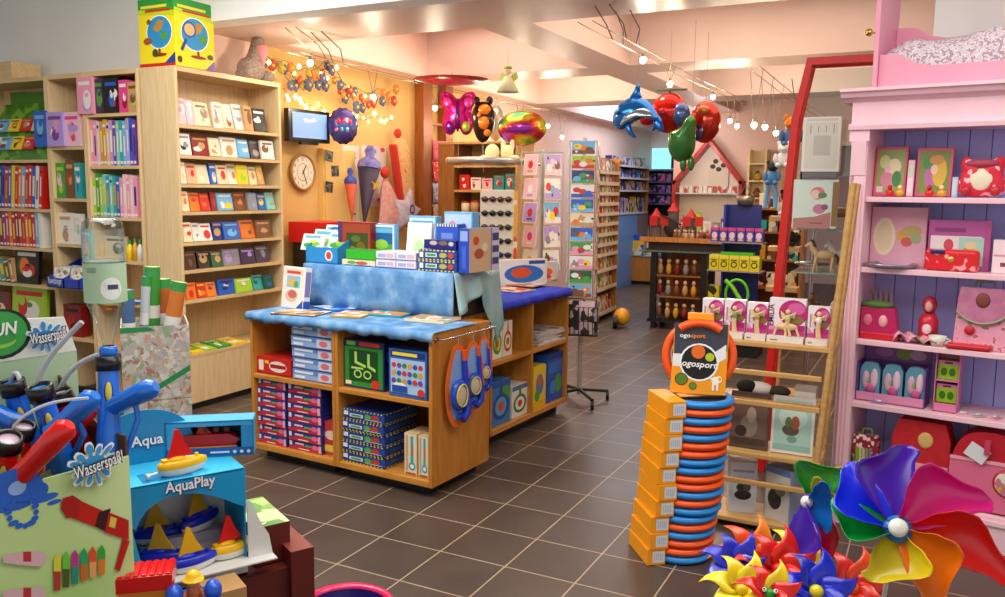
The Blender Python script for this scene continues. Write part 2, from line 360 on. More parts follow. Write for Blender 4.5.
# ---- rows of spines
def spines(F, z, px0, px1, pytop, cols, place, grp, kind='book', depth=.2, seed=0, lean=0, y=.02, jit=.02, label='{c} {k} spine, {o} from {e}, {p}', end='the wall end'):
    rng = random.Random(seed); xs = bay(F, F.sx(px0, z, y), F.sx(px1, z, y), y, z); n = len(cols); t = (xs[1]-xs[0])/n
    h = F.hit((px0+px1)/2, pytop, y)[1]-z; cnt = {}
    for i, c in enumerate(cols):
        hh = h*(1-rng.random()*jit*3); w = t*.94; mb = MB(); pc = M(PAL[c], .35); c2 = rng.choice(['white', 'yellow', 'cream', 'dark blue', 'gold'])
        mb.box(-w/2, w/2, 0, .003, 0, hh, pc).box(-w/2, -w/2+.002, .003, depth, 0, hh, pc).box(w/2-.002, w/2, .003, depth, 0, hh, pc)
        mb.box(-w/2+.002, w/2-.002, .003, depth-.004, .003, hh-.003, PAPER)
        it = [('r', .18, .3, .82, .78, PAL[c2])] if i % 3 == 0 else [('r', .3, .22, .7, .66, PAL[c2]), ('r', .1, .84, .9, .9, PAL['white'])] if i % 3 == 1 else [('e', .5, .88, .35, .04, PAL[c2]), ('r', .34, .3, .66, .76, PAL['white'])]
        mb.art((-w/2, 0, 0), (1, 0, 0), (0, 0, 1), w, hh, it+[('r', .1, .04, .9, .1, PAL['white'])])
        o = mb.build(kind, loc=F.W(xs[0]+t*(i+.5)+math.sin(lean)*0, y, z+.001+abs(math.sin(lean))*w/2), rot=(0, lean, F.yaw))
        tag(o, label.format(c=c, k=kind, o=ORD[i], e=end, p=place), 'book', grp)
E3 = 'the end beside the narrow bookcase'
spines(FA, 1.805, 89, 137, 119, ['pink', 'pink', 'pale pink', 'tan', 'gold', 'peach', 'lilac', 'purple', 'pale teal', 'teal', 'light blue', 'lilac', 'blue', 'purple'], 'upper spine row by the end panel', 'tall spines on the upper row by the end panel', seed=1, end=E3, label='{c} book spine, {o} from {e}, upper spine row')
spines(FA, 1.42, 91, 138, 173, ['lime', 'green', 'lime', 'pale teal', 'teal', 'pale teal', 'teal', 'blue', 'pink', 'pale pink', 'pink', 'pale pink', 'pink'], '', 'spines on the green and pink row', seed=2, end=E3, label='{c} book spine, {o} from {e}, green and pink row', jit=.04)
EC = 'the narrow bookcase'
spines(FA, 1.464, -18, 42, 165, ['red', 'white', 'blue', 'red', 'red', 'light blue', 'orange', 'red', 'yellow', 'blue', 'red', 'blue', 'dark blue', 'purple', 'blue', 'dark red', 'blue', 'blue'][::-1], '', 'leaning thin picture books', seed=3, lean=.12, end=EC, label='thin leaning {c} picture book, {o} counted towards {e}')
spines(FA, 1.148, -18, 43, 210, ['red', 'dark red', 'red', 'orange', 'red', 'red', 'dark red', 'purple', 'red', 'orange', 'red', 'dark red', 'red', 'red', 'orange', 'red', 'red', 'light blue', 'white'], '', 'upright thin red books', seed=4, end=EC, label='upright thin {c} book under the leaning row, {o} counted towards {e}')
spines(FA, .844, -12, 16, 258, ['brown', 'teal', 'tan', 'teal', 'brown', 'tan'], '', 'old brown books', seed=5, lean=-.2, end=EC, label='slanting {c} book beside the dark comic, {o} counted towards {e}')
def pic(F, z, px0, px1, pyt, cols, name, label, cat, depth=.03, lean=.0, y=.03, seed=0, title=True, grp=None, yaw=0, items=None):
    rng = random.Random(seed*7+int(px0)); c0 = cols[0]
    return place_box(F, z, px0, px1, pyt, depth, M(PAL[c0], .3), name, label, cat, grp, y=y, items=items or rart(rng, cols, title), lean=lean, yaw=yaw)
pic(FA, .844, 14, 38, 249, ['black', 'dark green', 'orange', 'red', 'white'], 'book', 'dark comic book with a crowd picture below the red book row', 'book', lean=.1)
pic(FA, .45, 12, 46, 287, ['lime', 'green', 'white', 'red'], 'book', 'big bright green nature book on the lowest visible shelf', 'book', lean=.08, depth=.03)
pic(FA, .45, -12, 10, 292, ['dark red', 'red', 'cream', 'dark green'], 'book', 'dark red picture book beside the big green nature book', 'book', lean=.08)
# green stepped display with small books
r = thing('counter_display', 'green stepped cardboard display of small farm books at the top of the bookcase', 'display', FA.W(-1.60, .02, 1.857), 0)
mb = MB(); mb.prism([(0, 0), (.26, 0), (.26, .47), (.2, .47), (.0, .08)], -.3, .52, printed(['#3f7d1f', '#5d9a2b', '#7cb43a', '#4c8a24'], 14, 3), plane='yz'); mb.build('display_body', r)
MB().prism([(-.3, 0), (.52, 0), (.40, .14), (.3, .2), (-.3, .22)], .25, .256, M('#4d8d28', .5)).build('display_header', r, loc=(0, 0, .36))
k = 0
for row, zz, yy in ((0, .07, .0), (1, .22, .085)):
    for i in range(4):
        cs = [['white', 'green', 'orange'], ['light blue', 'white', 'brown'], ['yellow', 'orange', 'dark green'], ['red', 'white', 'tan']][(i+row) % 4]
        mb = MB(); mb.box(0, .135, 0, .012, 0, .11, M(PAL[cs[0]], .4)); mb.art((0, 0, 0), (1, 0, 0), (0, 0, 1), .135, .11, rart(random.Random(k), cs))
        tag(mb.build('small_book', loc=FA.W(-1.80+i*.15, yy-.02, 1.857+zz+.012), rot=(-.35, 0, 0)), 'small {} farm book, {} from the narrow bookcase, {} step of green display'.format(cs[0], ORD[3-i], ('lower', 'upper')[row]), 'book', 'farm books in the green display'); k += 1
# narrow bookcase
pic(FA, 1.953, 35, 47, 111, ['blue', 'dark blue', 'light blue'], 'toy_box', 'blue toy box beside the lilac and pink ones, high in the narrow bookcase', 'toy box', depth=.12, y=-.02)
pic(FA, 1.953, 47.5, 64, 112, ['lilac', 'white', 'pink', 'purple'], 'toy_box', 'lilac doll box between the blue and the pink box', 'toy box', depth=.12, y=-.02)
pic(FA, 1.953, 64.5, 81, 112, ['pale pink', 'pink', 'lilac', 'hot pink'], 'toy_box', 'pale pink doll box beside the lilac one in the narrow bookcase', 'toy box', depth=.1, y=0)
pic(FA, 1.554, 48, 66, 163, ['green', 'tan', 'pale pink', 'lime'], 'toy_box', 'green card toy package above the white disc picture', 'toy box', depth=.06)
pic(FA, 1.554, 67, 75, 160, ['brown', 'red', 'tan'], 'toy_box', 'slim brown toy package beside the green card package', 'toy box', depth=.05)
pic(FA, 1.554, 75.5, 82, 163, ['teal', 'blue', 'white'], 'toy_box', 'slim teal toy package at the end of the narrow shelf', 'toy box', depth=.05)
pic(FA, 1.197, 58, 73, 213, ['white', 'grey', 'white', 'tan'], 'picture_puzzle', 'white square package with a round grey picture in the narrow bookcase', 'toy box', depth=.04)
pic(FA, 1.197, 74, 82, 214, ['white', 'pale teal', 'cream'], 'toy_box', 'slim white package beside the round grey picture', 'toy box', depth=.04)
pic(FA, .45, 60, 82, 305, ['dark red', 'red', 'black'], 'toy_box', 'dark red package low in the narrow bookcase under the blue trays', 'toy box', depth=.08)
NAVY = M('#1c3fae', .3)
for i, (a, b, zz) in enumerate([(46, 66, .87), (66.5, 87, .87)]):
    x0, x1 = max(-1.012, FA.sx(a, zz, -.08)), min(-.632, FA.sx(b, zz, -.08)); w = x1-x0
    r = thing('leaflet_tray', 'blue leaflet tray {} on the narrow bookcase'.format(('with its lettered front, nearer the red books', 'beside the pale green bottle label')[i]), 'tray', FA.W(x0, -.10, .861), 0, 'blue leaflet trays')
    mb = MB(); mb.box(0, w, 0, .006, 0, .075, NAVY).box(0, w, 0, .3, 0, .006, NAVY).box(0, w, .29, .3, 0, .21, NAVY)
    for xx in (0, w-.005): mb.prism([(0, 0), (.3, 0), (.3, .21), (0, .075)], xx, xx+.005, NAVY, plane='yz')
    if i == 0: mb.text('Ravensburger', (.02, 0, .03), (1, 0, 0), (0, 0, 1), .05, M('#f0f0f0', .4), width=w*.8)
    mb.build('tray_body', r)
    for j, c in enumerate(['#d9cdb8', '#b9c4d4', '#e0b890', '#c9c9c0']):
        tag(MB().box(.01, w-.01, 0, .004, 0, .15, printed([c, '#f2efe6', '#9a7a5a'], 30, j)).build('leaflet', loc=FA.W(x0, -.07+j*.05, .871), rot=(-.25, 0, 0)), 'small leaflet, {} from the front in the tray {}'.format(ORD[j], ('with the lettered front', 'beside the bottle label')[i]), 'leaflet', 'leaflets in the blue trays')
# bookcase beside the end panel: top boxes, low toys
tb = [(78, 93, 77, ['pink', 'lilac', 'white'], 'pink unicorn story box overhanging the top shelf'), (93.5, 104, 79, ['dark purple', 'hot pink', 'green'], 'dark purple patterned box beside the pink unicorn box'),
      (104.5, 119, 78, ['black', 'white', 'red', 'blue'], 'black patterned box in the middle of the top shelf'), (119.5, 128, 80, ['hot pink', 'dark red', 'white'], 'hot pink box beside the tan package on the top shelf'), (128.5, 137.5, 82, ['tan', 'lime', 'brown'], 'tan package with lime patch against the end panel')]
for a, b, t, c, l in tb: pic(FA, 2.19, a, b, t, c, 'gift_box', l, 'box', depth=.1, y=-.015 if a == 78 else .01)
for i, (a, b, t, c) in enumerate([(128, 133, 240, 'yellow'), (133.5, 138, 238, 'gold'), (138.5, 143, 240, 'white')]):
    x0, x1 = FA.sx(a, 1.095, .06), FA.sx(b, 1.095, .06); rr = (x1-x0)/2; h = FA.hit(a, t, .06)[1]-1.095
    r = thing('toy_bottle', '{} toy bottle on the shelf behind the clear water bottle, {} from the end panel'.format(c, ORD[2-i]), 'bottle', FA.W((x0+x1)/2, .06, 1.096), 0, 'toy bottles behind the water bottle')
    MB().lathe([(0, 0), (rr, 0), (rr, h*.6), (rr*.5, h*.75), (rr*.4, h*.8)], M(PAL[c], .3)).build('bottle_body', r); MB().cyl((0, 0, h*.8), rr*.45, h*.2, M('#3f9a3a', .3)).build('cap', r)
pic(FA, 1.095, 82, 92, 229, ['pale teal', 'pale pink', 'yellow', 'white'], 'picture_book', 'pastel picture book standing beside the clear bottle', 'book', depth=.02, y=-.05)
pic(FA, 1.095, 93, 127, 236, ['cream', 'tan', 'dark green'], 'picture_book', 'cream book behind the upturned clear bottle', 'book', depth=.02, y=.1)
for i, (a, b, t, c, c2) in enumerate([(79, 92, 305, 'yellow', 'red'), (94, 108, 312, 'gold', 'orange'), (124, 138, 300, 'blue', 'white')]):
    x0, x1 = FA.sx(a, .77, -.03), FA.sx(b, .77, -.03); rr = (x1-x0)/2; h = FA.hit(a, t, -.03)[1]-.77
    r = thing('toy_figure', '{} squeaky toy figure with {} head on the shelf behind the guns'.format(c, c2), 'toy', FA.W((x0+x1)/2, -.03+rr, .771), 0)
    MB().ell((0, 0, h*.3), (rr, rr*.8, h*.3), M(PAL[c], .35)).build('toy_body', r); MB().ell((0, 0, h*.72), (rr*.6, rr*.6, h*.24), M(PAL[c2], .35)).build('toy_head', r)
    MB().lathe([(rr*.35, h*.88), (rr*.3, h*.96), (0, h)], M(PAL[c], .3)).build('toy_hat', r)
# ---- audio disc rows
ROWS = [(2.095, 104, [(178, 187, 'pale pink white pink'), (188, 196, 'pale pink white'), (197.5, 211, 'cream tan brown'), (215, 224, 'white grey tan'), (225, 234, 'cream red white'), (236, 245, 'white grey'), (246, 254, 'tan white brown'), (255, 268, 'black white')]),
 (1.88, 138, [(179, 192, 'white black grey'), (193.5, 210, 'dark red white tan'), (211.5, 222, 'cream tan white'), (222.5, 238, 'white yellow tan'), (239.5, 250, 'light blue white'), (251.5, 261, 'dark brown grey'), (262.5, 275, 'white brown')]),
 (1.673, 165, [(180, 187, 'white yellow'), (188, 198, 'peach red'), (199, 210, 'cream white'), (211, 218, 'blue white'), (219, 229, 'cream red'), (229.5, 238, 'white tan'), (239, 249, 'yellow lime'), (250, 258, 'cream tan'), (259, 265, 'tan yellow')]),
 (1.473, 193, [(181, 190, 'cream orange'), (191, 201, 'orange red'), (202, 211, 'red orange'), (212, 218, 'dark red red'), (219, 234, 'light blue yellow white'), (235, 248, 'brown orange'), (249, 258, 'grey light blue'), (259, 267, 'blue yellow'), (268, 276, 'pale teal tan')]),
 (1.25, 222, [(184, 193, 'cream white red'), (194, 201, 'white grey'), (202, 213, 'white red'), (214, 224, 'dark blue tan'), (225, 241, 'blue light blue'), (242, 256, 'orange brown'), (257, 272, 'brown tan')]),
 (1.047, 250, [(184, 197, 'dark brown brown'), (199, 212, 'black tan'), (213, 223, 'dark green tan'), (224, 241, 'grey lilac'), (242, 256, 'dark purple lilac'), (257, 270, 'dark purple grey')]),
 (.826, 280, [(187, 197, 'orange red'), (198, 207, 'red orange yellow'), (208, 217, 'orange dark red'), (219, 236, 'blue white dark blue'), (237, 253, 'lime green white'), (254, 264, 'teal dark green'), (265, 274, 'dark green blue')])]
RN = ['topmost', 'second', 'third', 'fourth', 'fifth', 'sixth', 'lowest']
cl = sorted(PAL, key=len, reverse=True)
def split_cols(s):
    out = []; s = s.strip()
    while s:
        for c in cl:
            if s == c or s.startswith(c+' '): out.append(c); s = s[len(c):].strip(); break
        else: raise ValueError(s)
    return out
for k, (z, pt, row) in enumerate(ROWS):
    slope = (0.11, .075, .04, 0.005, -.04, -.085, -.115)[k]
    for i, (a, b, cs) in enumerate(row):
        cs = split_cols(cs)
        pic(FCD, z, a, b, pt+slope*((a+b)/2-228)+(i*37 % 5)*.5-1, cs, 'disc_case', '{} audio disc case, {} from the globe box end on the {} disc row'.format(cs[0], ORD[i], RN[k]), 'disc case', depth=.02, lean=.16+.05*(i % 3), y=.02+.015*(i % 2), seed=k, grp='audio discs on the birch bookcase')
for i, (a, b, c) in enumerate([(192, 204, 'yellow lime green'), (205, 217, 'lime yellow white'), (218, 232, 'green lime white'), (233, 247, 'yellow green white')]):
    cs = split_cols(c); x0, x1 = FCD.sx(a, .43, .02), FCD.sx(b, .43, .02); mb = MB(); mb.box(0, x1-x0-.01, 0, .2, 0, .012, M(PAL[cs[0]], .4))
    mb.art((0, 0, .012), (1, 0, 0), (0, 1, 0), x1-x0-.01, .2, rart(random.Random(i), cs))
    tag(mb.build('booklet', loc=FCD.W(x0, .015, .421), rot=(.12, 0, FCD.yaw)), '{} booklet lying on the disc bookcase base ledge, {} from globe box end'.format(cs[0], ORD[i]), 'booklet', 'booklets on the base ledge')
# plush goose on the disc bookcase
r = thing('plush_bird', 'grey plush bird with a pink beak sitting on the disc bookcase', 'plush toy', FCD.W(.93, .17, 2.501), FCD.yaw)
GREY = noisy('grey_plush', [(.3, '#7c6a60'), (.7, '#a8968a')], 60, rough=.9, bump=.5)
MB().ell((0, 0, .1), (.13, .1, .1), GREY).build('plush_body', r); MB().tube([(0, 0, .12), (.02, -.02, .2), (.05, -.03, .3)], [.08, .06, .055], GREY).ell((.05, -.03, .31), (.06, .055, .06), GREY).build('plush_neck', r)
MB().lathe([(.055, 0), (.05, .06), (.0, .17)], M('#d78793', .7), (.05, -.05, .28), 12, Matrix.Rotation(PI*.93, 4, 'X')).build('plush_beak', r)
for s in (-1, 1): MB().ell((.12*s, -.04, .05), (.05, .09, .05), GREY).build('plush_wing', r)
# ================================================================== low counter units in the middle of the shop
FC = Fr((-3.635, 3.752), -3.6)
CW, CDP = 1.355, .58
BAYS[id(FC)] = [(.85, [(.024, .653), (.703, 1.331)])]
def unit(name, label, F, x0, x1, depth, z0, z1, midz, bays=1, t=.022, y0=0):
    r = thing(name, label, 'shelf unit', F.W(x0, y0, 0), F.yaw); w = x1-x0
    for xx in (0, w-t): MB().box(xx, xx+t, 0, depth, z0, z1, PINEV).build('side_panel', r, bevel=.003)
    MB().box(t, w-t, 0, depth, z0, z0+.035, PINE).build('bottom_board', r, bevel=.003)
    MB().box(t, w-t, 0, depth, z1-.025, z1, PINE).build('top_board', r)
    MB().box(t, w-t, depth-.012, depth, z0+.035, z1-.025, PINE).build('back_panel', r)
    bw = w/bays
    for b in range(1, bays): MB().box(b*bw-t/2, b*bw+t/2, .001, depth-.012, z0+.035, z1-.025, PINEV).build('divider', r, bevel=.003)
    for b in range(bays):
        a = t if b == 0 else b*bw+t/2; e = w-t if b == bays-1 else (b+1)*bw-t/2
        MB().box(a, e, .002, depth-.012, midz-.028, midz, PINE).build('shelf', r, bevel=.003)
    MB().box(.06, w-.06, .06, depth-.05, .0, z0, BLACK).build('plinth', r)
    return r
unit('shelf_unit', 'honey pine open shelf unit holding the stacked red and blue game boxes', FC, 0, .677, CDP, .06, .9, .53)
unit('shelf_unit', 'honey pine open shelf unit with a steel rail of snorkel sets on its side', FC, .679, CW, CDP, .06, .9, .53)
F2 = Fr((-2.439, 4.624), 86.4)
BAYS[id(F2)] = [(.85, [(.024, .545), (.57, 1.091)])]
unit('shelf_unit', 'two-bay honey pine shelf unit under the bright blue velvet cloth', F2, 0, 1.115, .5, .07, .925, .555, bays=2)
CLOTH = noisy('mottled_blue_cloth', [(.3, '#3f74ae'), (.5, '#5f93c6'), (.75, '#9fc0dc')], 9, rough=.75, detail=5)
VELVET = noisy('blue_velvet', [(.3, '#1526a8'), (.7, '#2440d0')], 20, rough=.8)
# cloth over the front units
mb = MB(); Z = .903; g = []
for j in range(9):
    row = []
    for i in range(41):
        x = -.015+(CW+.03)*i/40; wv = .006*math.sin(i*.9)+.005*math.sin(i*2.3)
        y = [-.016+wv*.5, -.018+wv*.6, -.012, 0, .1, .2, .3, .38, .42][j]; z = [Z-.045+wv, Z-.02, Z, Z+.005, Z+.004, Z+.004, Z+.004, Z+.004, Z+.004][j]
        row.append((x, y, z))
    g.append(row)
mb.sheet(g, CLOTH); tag(mb.build('tablecloth', loc=FC.W(0, 0, 0), rot=FC.yaw, solid=.003), 'mottled light blue cloth lying on the front shelf units under the magazines', 'cloth')
# riser bench with its cloth
RX0, RX1, RY0, RY1, RZ = .04, 1.2, .425, .84, 1.175
tag(MB().box(RX0+.01, RX1-.01, RY0+.012, RY1, .909, RZ-.006, BLACK).box(RX0+.05, RX1-.05, CDP+.03, RY1-.02, 0, .909, PINE).build('display_riser', loc=FC.W(0, 0, 0), rot=FC.yaw), 'raised dark display step under the blue cloth behind the magazines', 'display step')
g = []
for j in range(8):
    row = []
    for i in range(41):
        x = RX0+(RX1-RX0)*i/40; wv = .005*math.sin(i*.5)+.003*math.sin(i*1.7+j)
        y, z = [(RY0-.004+wv, .91), (RY0-.002+wv*.8, .98), (RY0+wv*.6, 1.06), (RY0+wv*.4, 1.13), (RY0, RZ-.004), (RY0+.012, RZ), (RY0+.3, RZ), (RY1+.005, RZ)][j]
        row.append((x, y, z))
    g.append(row)
tag(MB().sheet(g, CLOTH).build('tablecloth', loc=FC.W(0, 0, 0), rot=FC.yaw, solid=.003), 'mottled blue cloth covering the raised step under the toy boxes', 'cloth')
SATIN = noisy('pale_satin', [(.3, '#6f9cae'), (.5, '#9cbfb8'), (.7, '#9ab9d6')], 7, (1, 1, .6), .35)
g = []
for j in range(9):
    row = []; t = j/8
    for i in range(25):
        s = i/24; y = RY0+.0+s*.5; low = .93+.25*s if s < .5 else 1.055-1.2*(s-.5) if s < .85 else .635+1.2*(s-.85)
        z = RZ+.004+(low-RZ)*t; fold = .022*t*math.sin(s*19)+.04*t
        row.append((RX1+.004+fold, y, z))
    g.append(row)
tag(MB().sheet(g, SATIN).build('draped_cloth', loc=FC.W(0, 0, 0), rot=FC.yaw, solid=.004), 'pale shiny cloth hanging in folds from the end of the blue covered step', 'cloth')
g = [[(-.01+1.135*i/40, [-.02, -.022, -.014, 0, .25, .5][j]+.004*math.sin(i*.8)*(j < 3), [.885+.006*math.sin(i*1.1), .91, .93, .935, .935, .935][j]) for i in range(41)] for j in range(6)]
tag(MB().sheet(g, VELVET).build('velvet_cloth', loc=F2.W(0, 0, 0), rot=F2.yaw, solid=.006), 'bright blue velvet cloth over the two-bay shelf unit', 'cloth')
# ---- boxes in the front units
def pbox(F, x0, x1, z0, z1, y, depth, side, name, label, cat='game box', items=None, grp=None, front=None, rx=0, yaw=0, right=None, top=None):
    x0, x1 = bay(F, x0, x1, y, z0); w, h = x1-x0, z1-z0; mb = MB(); mb.box(-w/2, w/2, 0, depth, 0, h, side, front=front)
    if items: mb.art((-w/2, 0, 0), (1, 0, 0), (0, 0, 1), w, h, items)
    if right: mb.art((w/2, 0, 0), (0, 1, 0), (0, 0, 1), depth, h, right)
    if top: mb.art((-w/2, 0, h), (1, 0, 0), (0, 1, 0), w, depth, top)
    return tag(mb.build(name, loc=F.W((x0+x1)/2, y, z0), rot=(rx, 0, F.yaw+yaw), bevel=.0015), label, cat, grp)
X = lambda px, z, y=0: FC.sx(px, z, y)
z0 = .531
pbox(FC, X(255, z0, .03), X(291, z0, .03), z0, z0+.105, .03, .22, M('#c8231f', .35), 'game_box', 'flat red game box lying beside the pile of pale blue boxes', items=[('r', .06, .2, .2, .8, '#f0e8e0'), ('e', .62, .5, .26, .32, '#ece0d8'), ('r', .4, .4, .86, .62, '#a81c22'), ('r', .24, .62, .36, .8, '#f6d21f'), ('r', .0, .0, 1, .08, '#801414')])
rng = random.Random(5)
bx0, bx1 = X(292.5, z0, .03), .677-.026; bh = .062
for i in range(5):
    o = pbox(FC, bx0+rng.uniform(0, .006), bx1-rng.uniform(0, .004), z0+.001+i*.0665, z0+i*.0665+bh, .02+rng.uniform(0, .012), .24, M('#8fb0de', .35), 'craft_box', 'pale blue craft box, {} from the bottom of its pile in the pine unit'.format(ORD[i]), grp='pale blue craft boxes',
        items=[('r', 0, .55, 1, 1, '#5f86c8'), ('r', .05, .62, .5, .86, '#dfe8f6'), ('r', .62, .1, .96, .9, '#c8d4ea'), ('e', .78, .5, .1, .3, '#d8707a'), ('r', .06, .15, .3, .4, '#e8eef8'), ('r', .0, .0, 1, .06, '#29488e')])
z0 = .096; gh = .0545
for s in range(2):
    a, b = ((X(255, z0, .03), X(287, z0, .03)), (X(288.5, z0, .03), X(322, z0, .03)))[s]
    for i in range(7):
        pbox(FC, a+rng.uniform(0, .004), b-rng.uniform(0, .004), z0+.001+i*.0575, z0+i*.0575+gh, .025+rng.uniform(0, .015), .24, M('#22348c', .35), 'game_box', 'red and blue game box, {} from the bottom, pile {}'.format(ORD[i], ('by the outer side panel', 'by the thin upright red box')[s]), grp='red and blue game boxes',
             items=[('r', 0, 0, 1, .3, '#c62a34'), ('p', [(.12, .3), (.9, .3), (.8, .62), (.18, .55)], '#b92f4a'), ('r', .02, .42, .1, .92, '#dfe4f0'), ('r', .2, .6, .46, .8, '#e9cdd6'), ('r', .5, .52, .72, .72, '#5fae4a'), ('e', .8, .58, .1, .28, '#e86a9a'), ('r', .3, .1, .62, .22, '#f0d8c8'), ('r', .9, .1, .98, .9, '#e8b0c0')])
pbox(FC, X(323.5, z0, .06), .677-.025, z0+.001, z0+.2, .06, .2, M('#c43a3a', .35), 'game_box', 'thin red box standing upright beside the game box piles', items=[('r', .1, .1, .9, .3, '#e8c84a'), ('e', .5, .6, .4, .14, '#f0d0c0')])
z0 = .531
a, b = X(339, z0, .05), X(384, z0, .05)
Gd = M('#22336e', .35)
pbox(FC, a, b, z0+.001, z0+.275, .05, .13, Gd, 'toy_box', 'green and dark blue marble track toy box in the pine unit', 'toy box', items=[('r', .03, .04, .97, .86, '#2f8f2c'), ('r', .0, .86, 1, 1, '#1a2560'), ('r', .08, .89, .3, .97, '#7ac23a'), ('r', .4, .89, .9, .97, '#d63a2a'), ('r', .14, .14, .86, .8, '#154a24'),
   ('p', [(.28, .76), (.34, .76), (.34, .56), (.56, .5), (.56, .44), (.28, .52)], '#b6e06a'), ('p', [(.6, .74), (.66, .74), (.66, .5), (.8, .44), (.8, .38), (.6, .46)], '#b6e06a'), ('e', .36, .3, .1, .09, '#b6e06a'), ('e', .36, .3, .07, .06, '#154a24'), ('e', .6, .3, .1, .09, '#b6e06a'), ('e', .6, .3, .07, .06, '#154a24'), ('r', .2, .4, .5, .44, '#b6e06a'), ('e', .8, .12, .1, .09, '#d6302a'), ('r', .05, .06, .2, .14, '#f0ead8')],
   right=[('r', .1, .1, .9, .9, '#141f4c'), ('r', .2, .6, .8, .8, '#4a5a9a')])
a, b = X(389, z0, .02), X(427, z0, .02)
pbox(FC, a, min(b, CW-.026), z0+.001, z0+.262, .02, .13, M('#2f5fb0', .35), 'toy_box', 'blue and white marble run toy box next to the side with the rail', 'toy box', items=[('r', .05, .84, .95, .97, '#17357e'), ('r', .1, .87, .75, .94, '#f4e04a'), ('r', .05, .08, .95, .8, '#a9c8ea')]+
   [('e', .14+.14*(i % 6), .66-.16*(i//6), .06, .055, ['#d5322a', '#2a8f3f', '#2454b8', '#7a3fa0', '#e0a020'][(i*3+i//6) % 5]) for i in range(18)]+[('r', .1, .1, .5, .24, '#1f4fb0'), ('e', .86, .14, .09, .08, '#d8362c'), ('p', [(.1, .24), (.5, .24), (.4, .3), (.2, .3)], '#f2f2ee')])
z0 = .096
a, b = X(342, z0, .03), X(384, z0, .03)
for i in range(5):
    it = [('r', .0, .88, 1, 1, '#141a3a'), ('r', 0, 0, 1, .1, '#141a3a')]+[('r', k/12+.01, .88, k/12+.045, 1, '#e6d34a') for k in range(12)]+[('r', k/12+.01, 0, k/12+.045, .1, '#e6d34a') for k in range(12)]
    it += [('r', .03, .4, .14, .8, '#e4e8f0'), ('r', .18, .3, .5, .62, '#d8dce8'), ('r', .22, .36, .46, .55, '#3c9a4a'), ('e', .62, .5, .08, .26, '#57a844'), ('e', .8, .5, .1, .28, '#b9402e'), ('r', .55, .2, .95, .3, '#9fb0d8')]
    rt = [('r', 0, .88, 1, 1, '#e6d34a'), ('r', 0, 0, 1, .1, '#e6d34a')]+[('r', k/9, .88, k/9+.055, 1, '#141a3a') for k in range(9)]+[('r', k/9, 0, k/9+.055, .1, '#141a3a') for k in range(9)]+[('r', .15, .3, .85, .7, '#3a5aa0')]
    pbox(FC, a+rng.uniform(0, .008), b+rng.uniform(-.004, .006), z0+.001+i*.0625, z0+i*.0625+.06, .03+rng.uniform(0, .01), .3, M('#24469c', .35), 'puzzle_box', 'blue box with yellow checked edges, {} from bottom of the low shelf pile'.format(ORD[i]), grp='checked edge boxes on the low shelf', items=it, right=rt)
for i in range(2):
    a, b = ((X(404.5, z0, .03), X(417, z0, .03)), (X(418.5, z0, .03), X(428.5, z0, .03)))[i]
    mb = MB(); mb.box(0, b-a, 0, .16, 0, .235, M('#d8b98a', .4)); w = b-a
    mb.art((0, 0, 0), (1, 0, 0), (0, 0, 1), w, .235, [('r', .04, .02, .96, .98, '#e6d6b8'), ('r', .12, .1, .3, .95, '#c8a070'), ('r', .5, .3, .72, .94, '#39a6b4'), ('e', .62, .22, .28, .1, '#39a6b4'), ('e', .62, .22, .16, .05, '#e8f0ee'), ('r', .55, .5, .7, .7, '#b96a3a'), ('r', .1, .02, .9, .07, '#b04a34')])
    tag(mb.build('toy_package', loc=FC.W(a, .03, z0+.001), rot=FC.yaw), 'upright tan package with a turquoise tool, {} the pine side panel'.format(('further from', 'next to')[i]), 'toy package', 'tan packages on the low shelf')
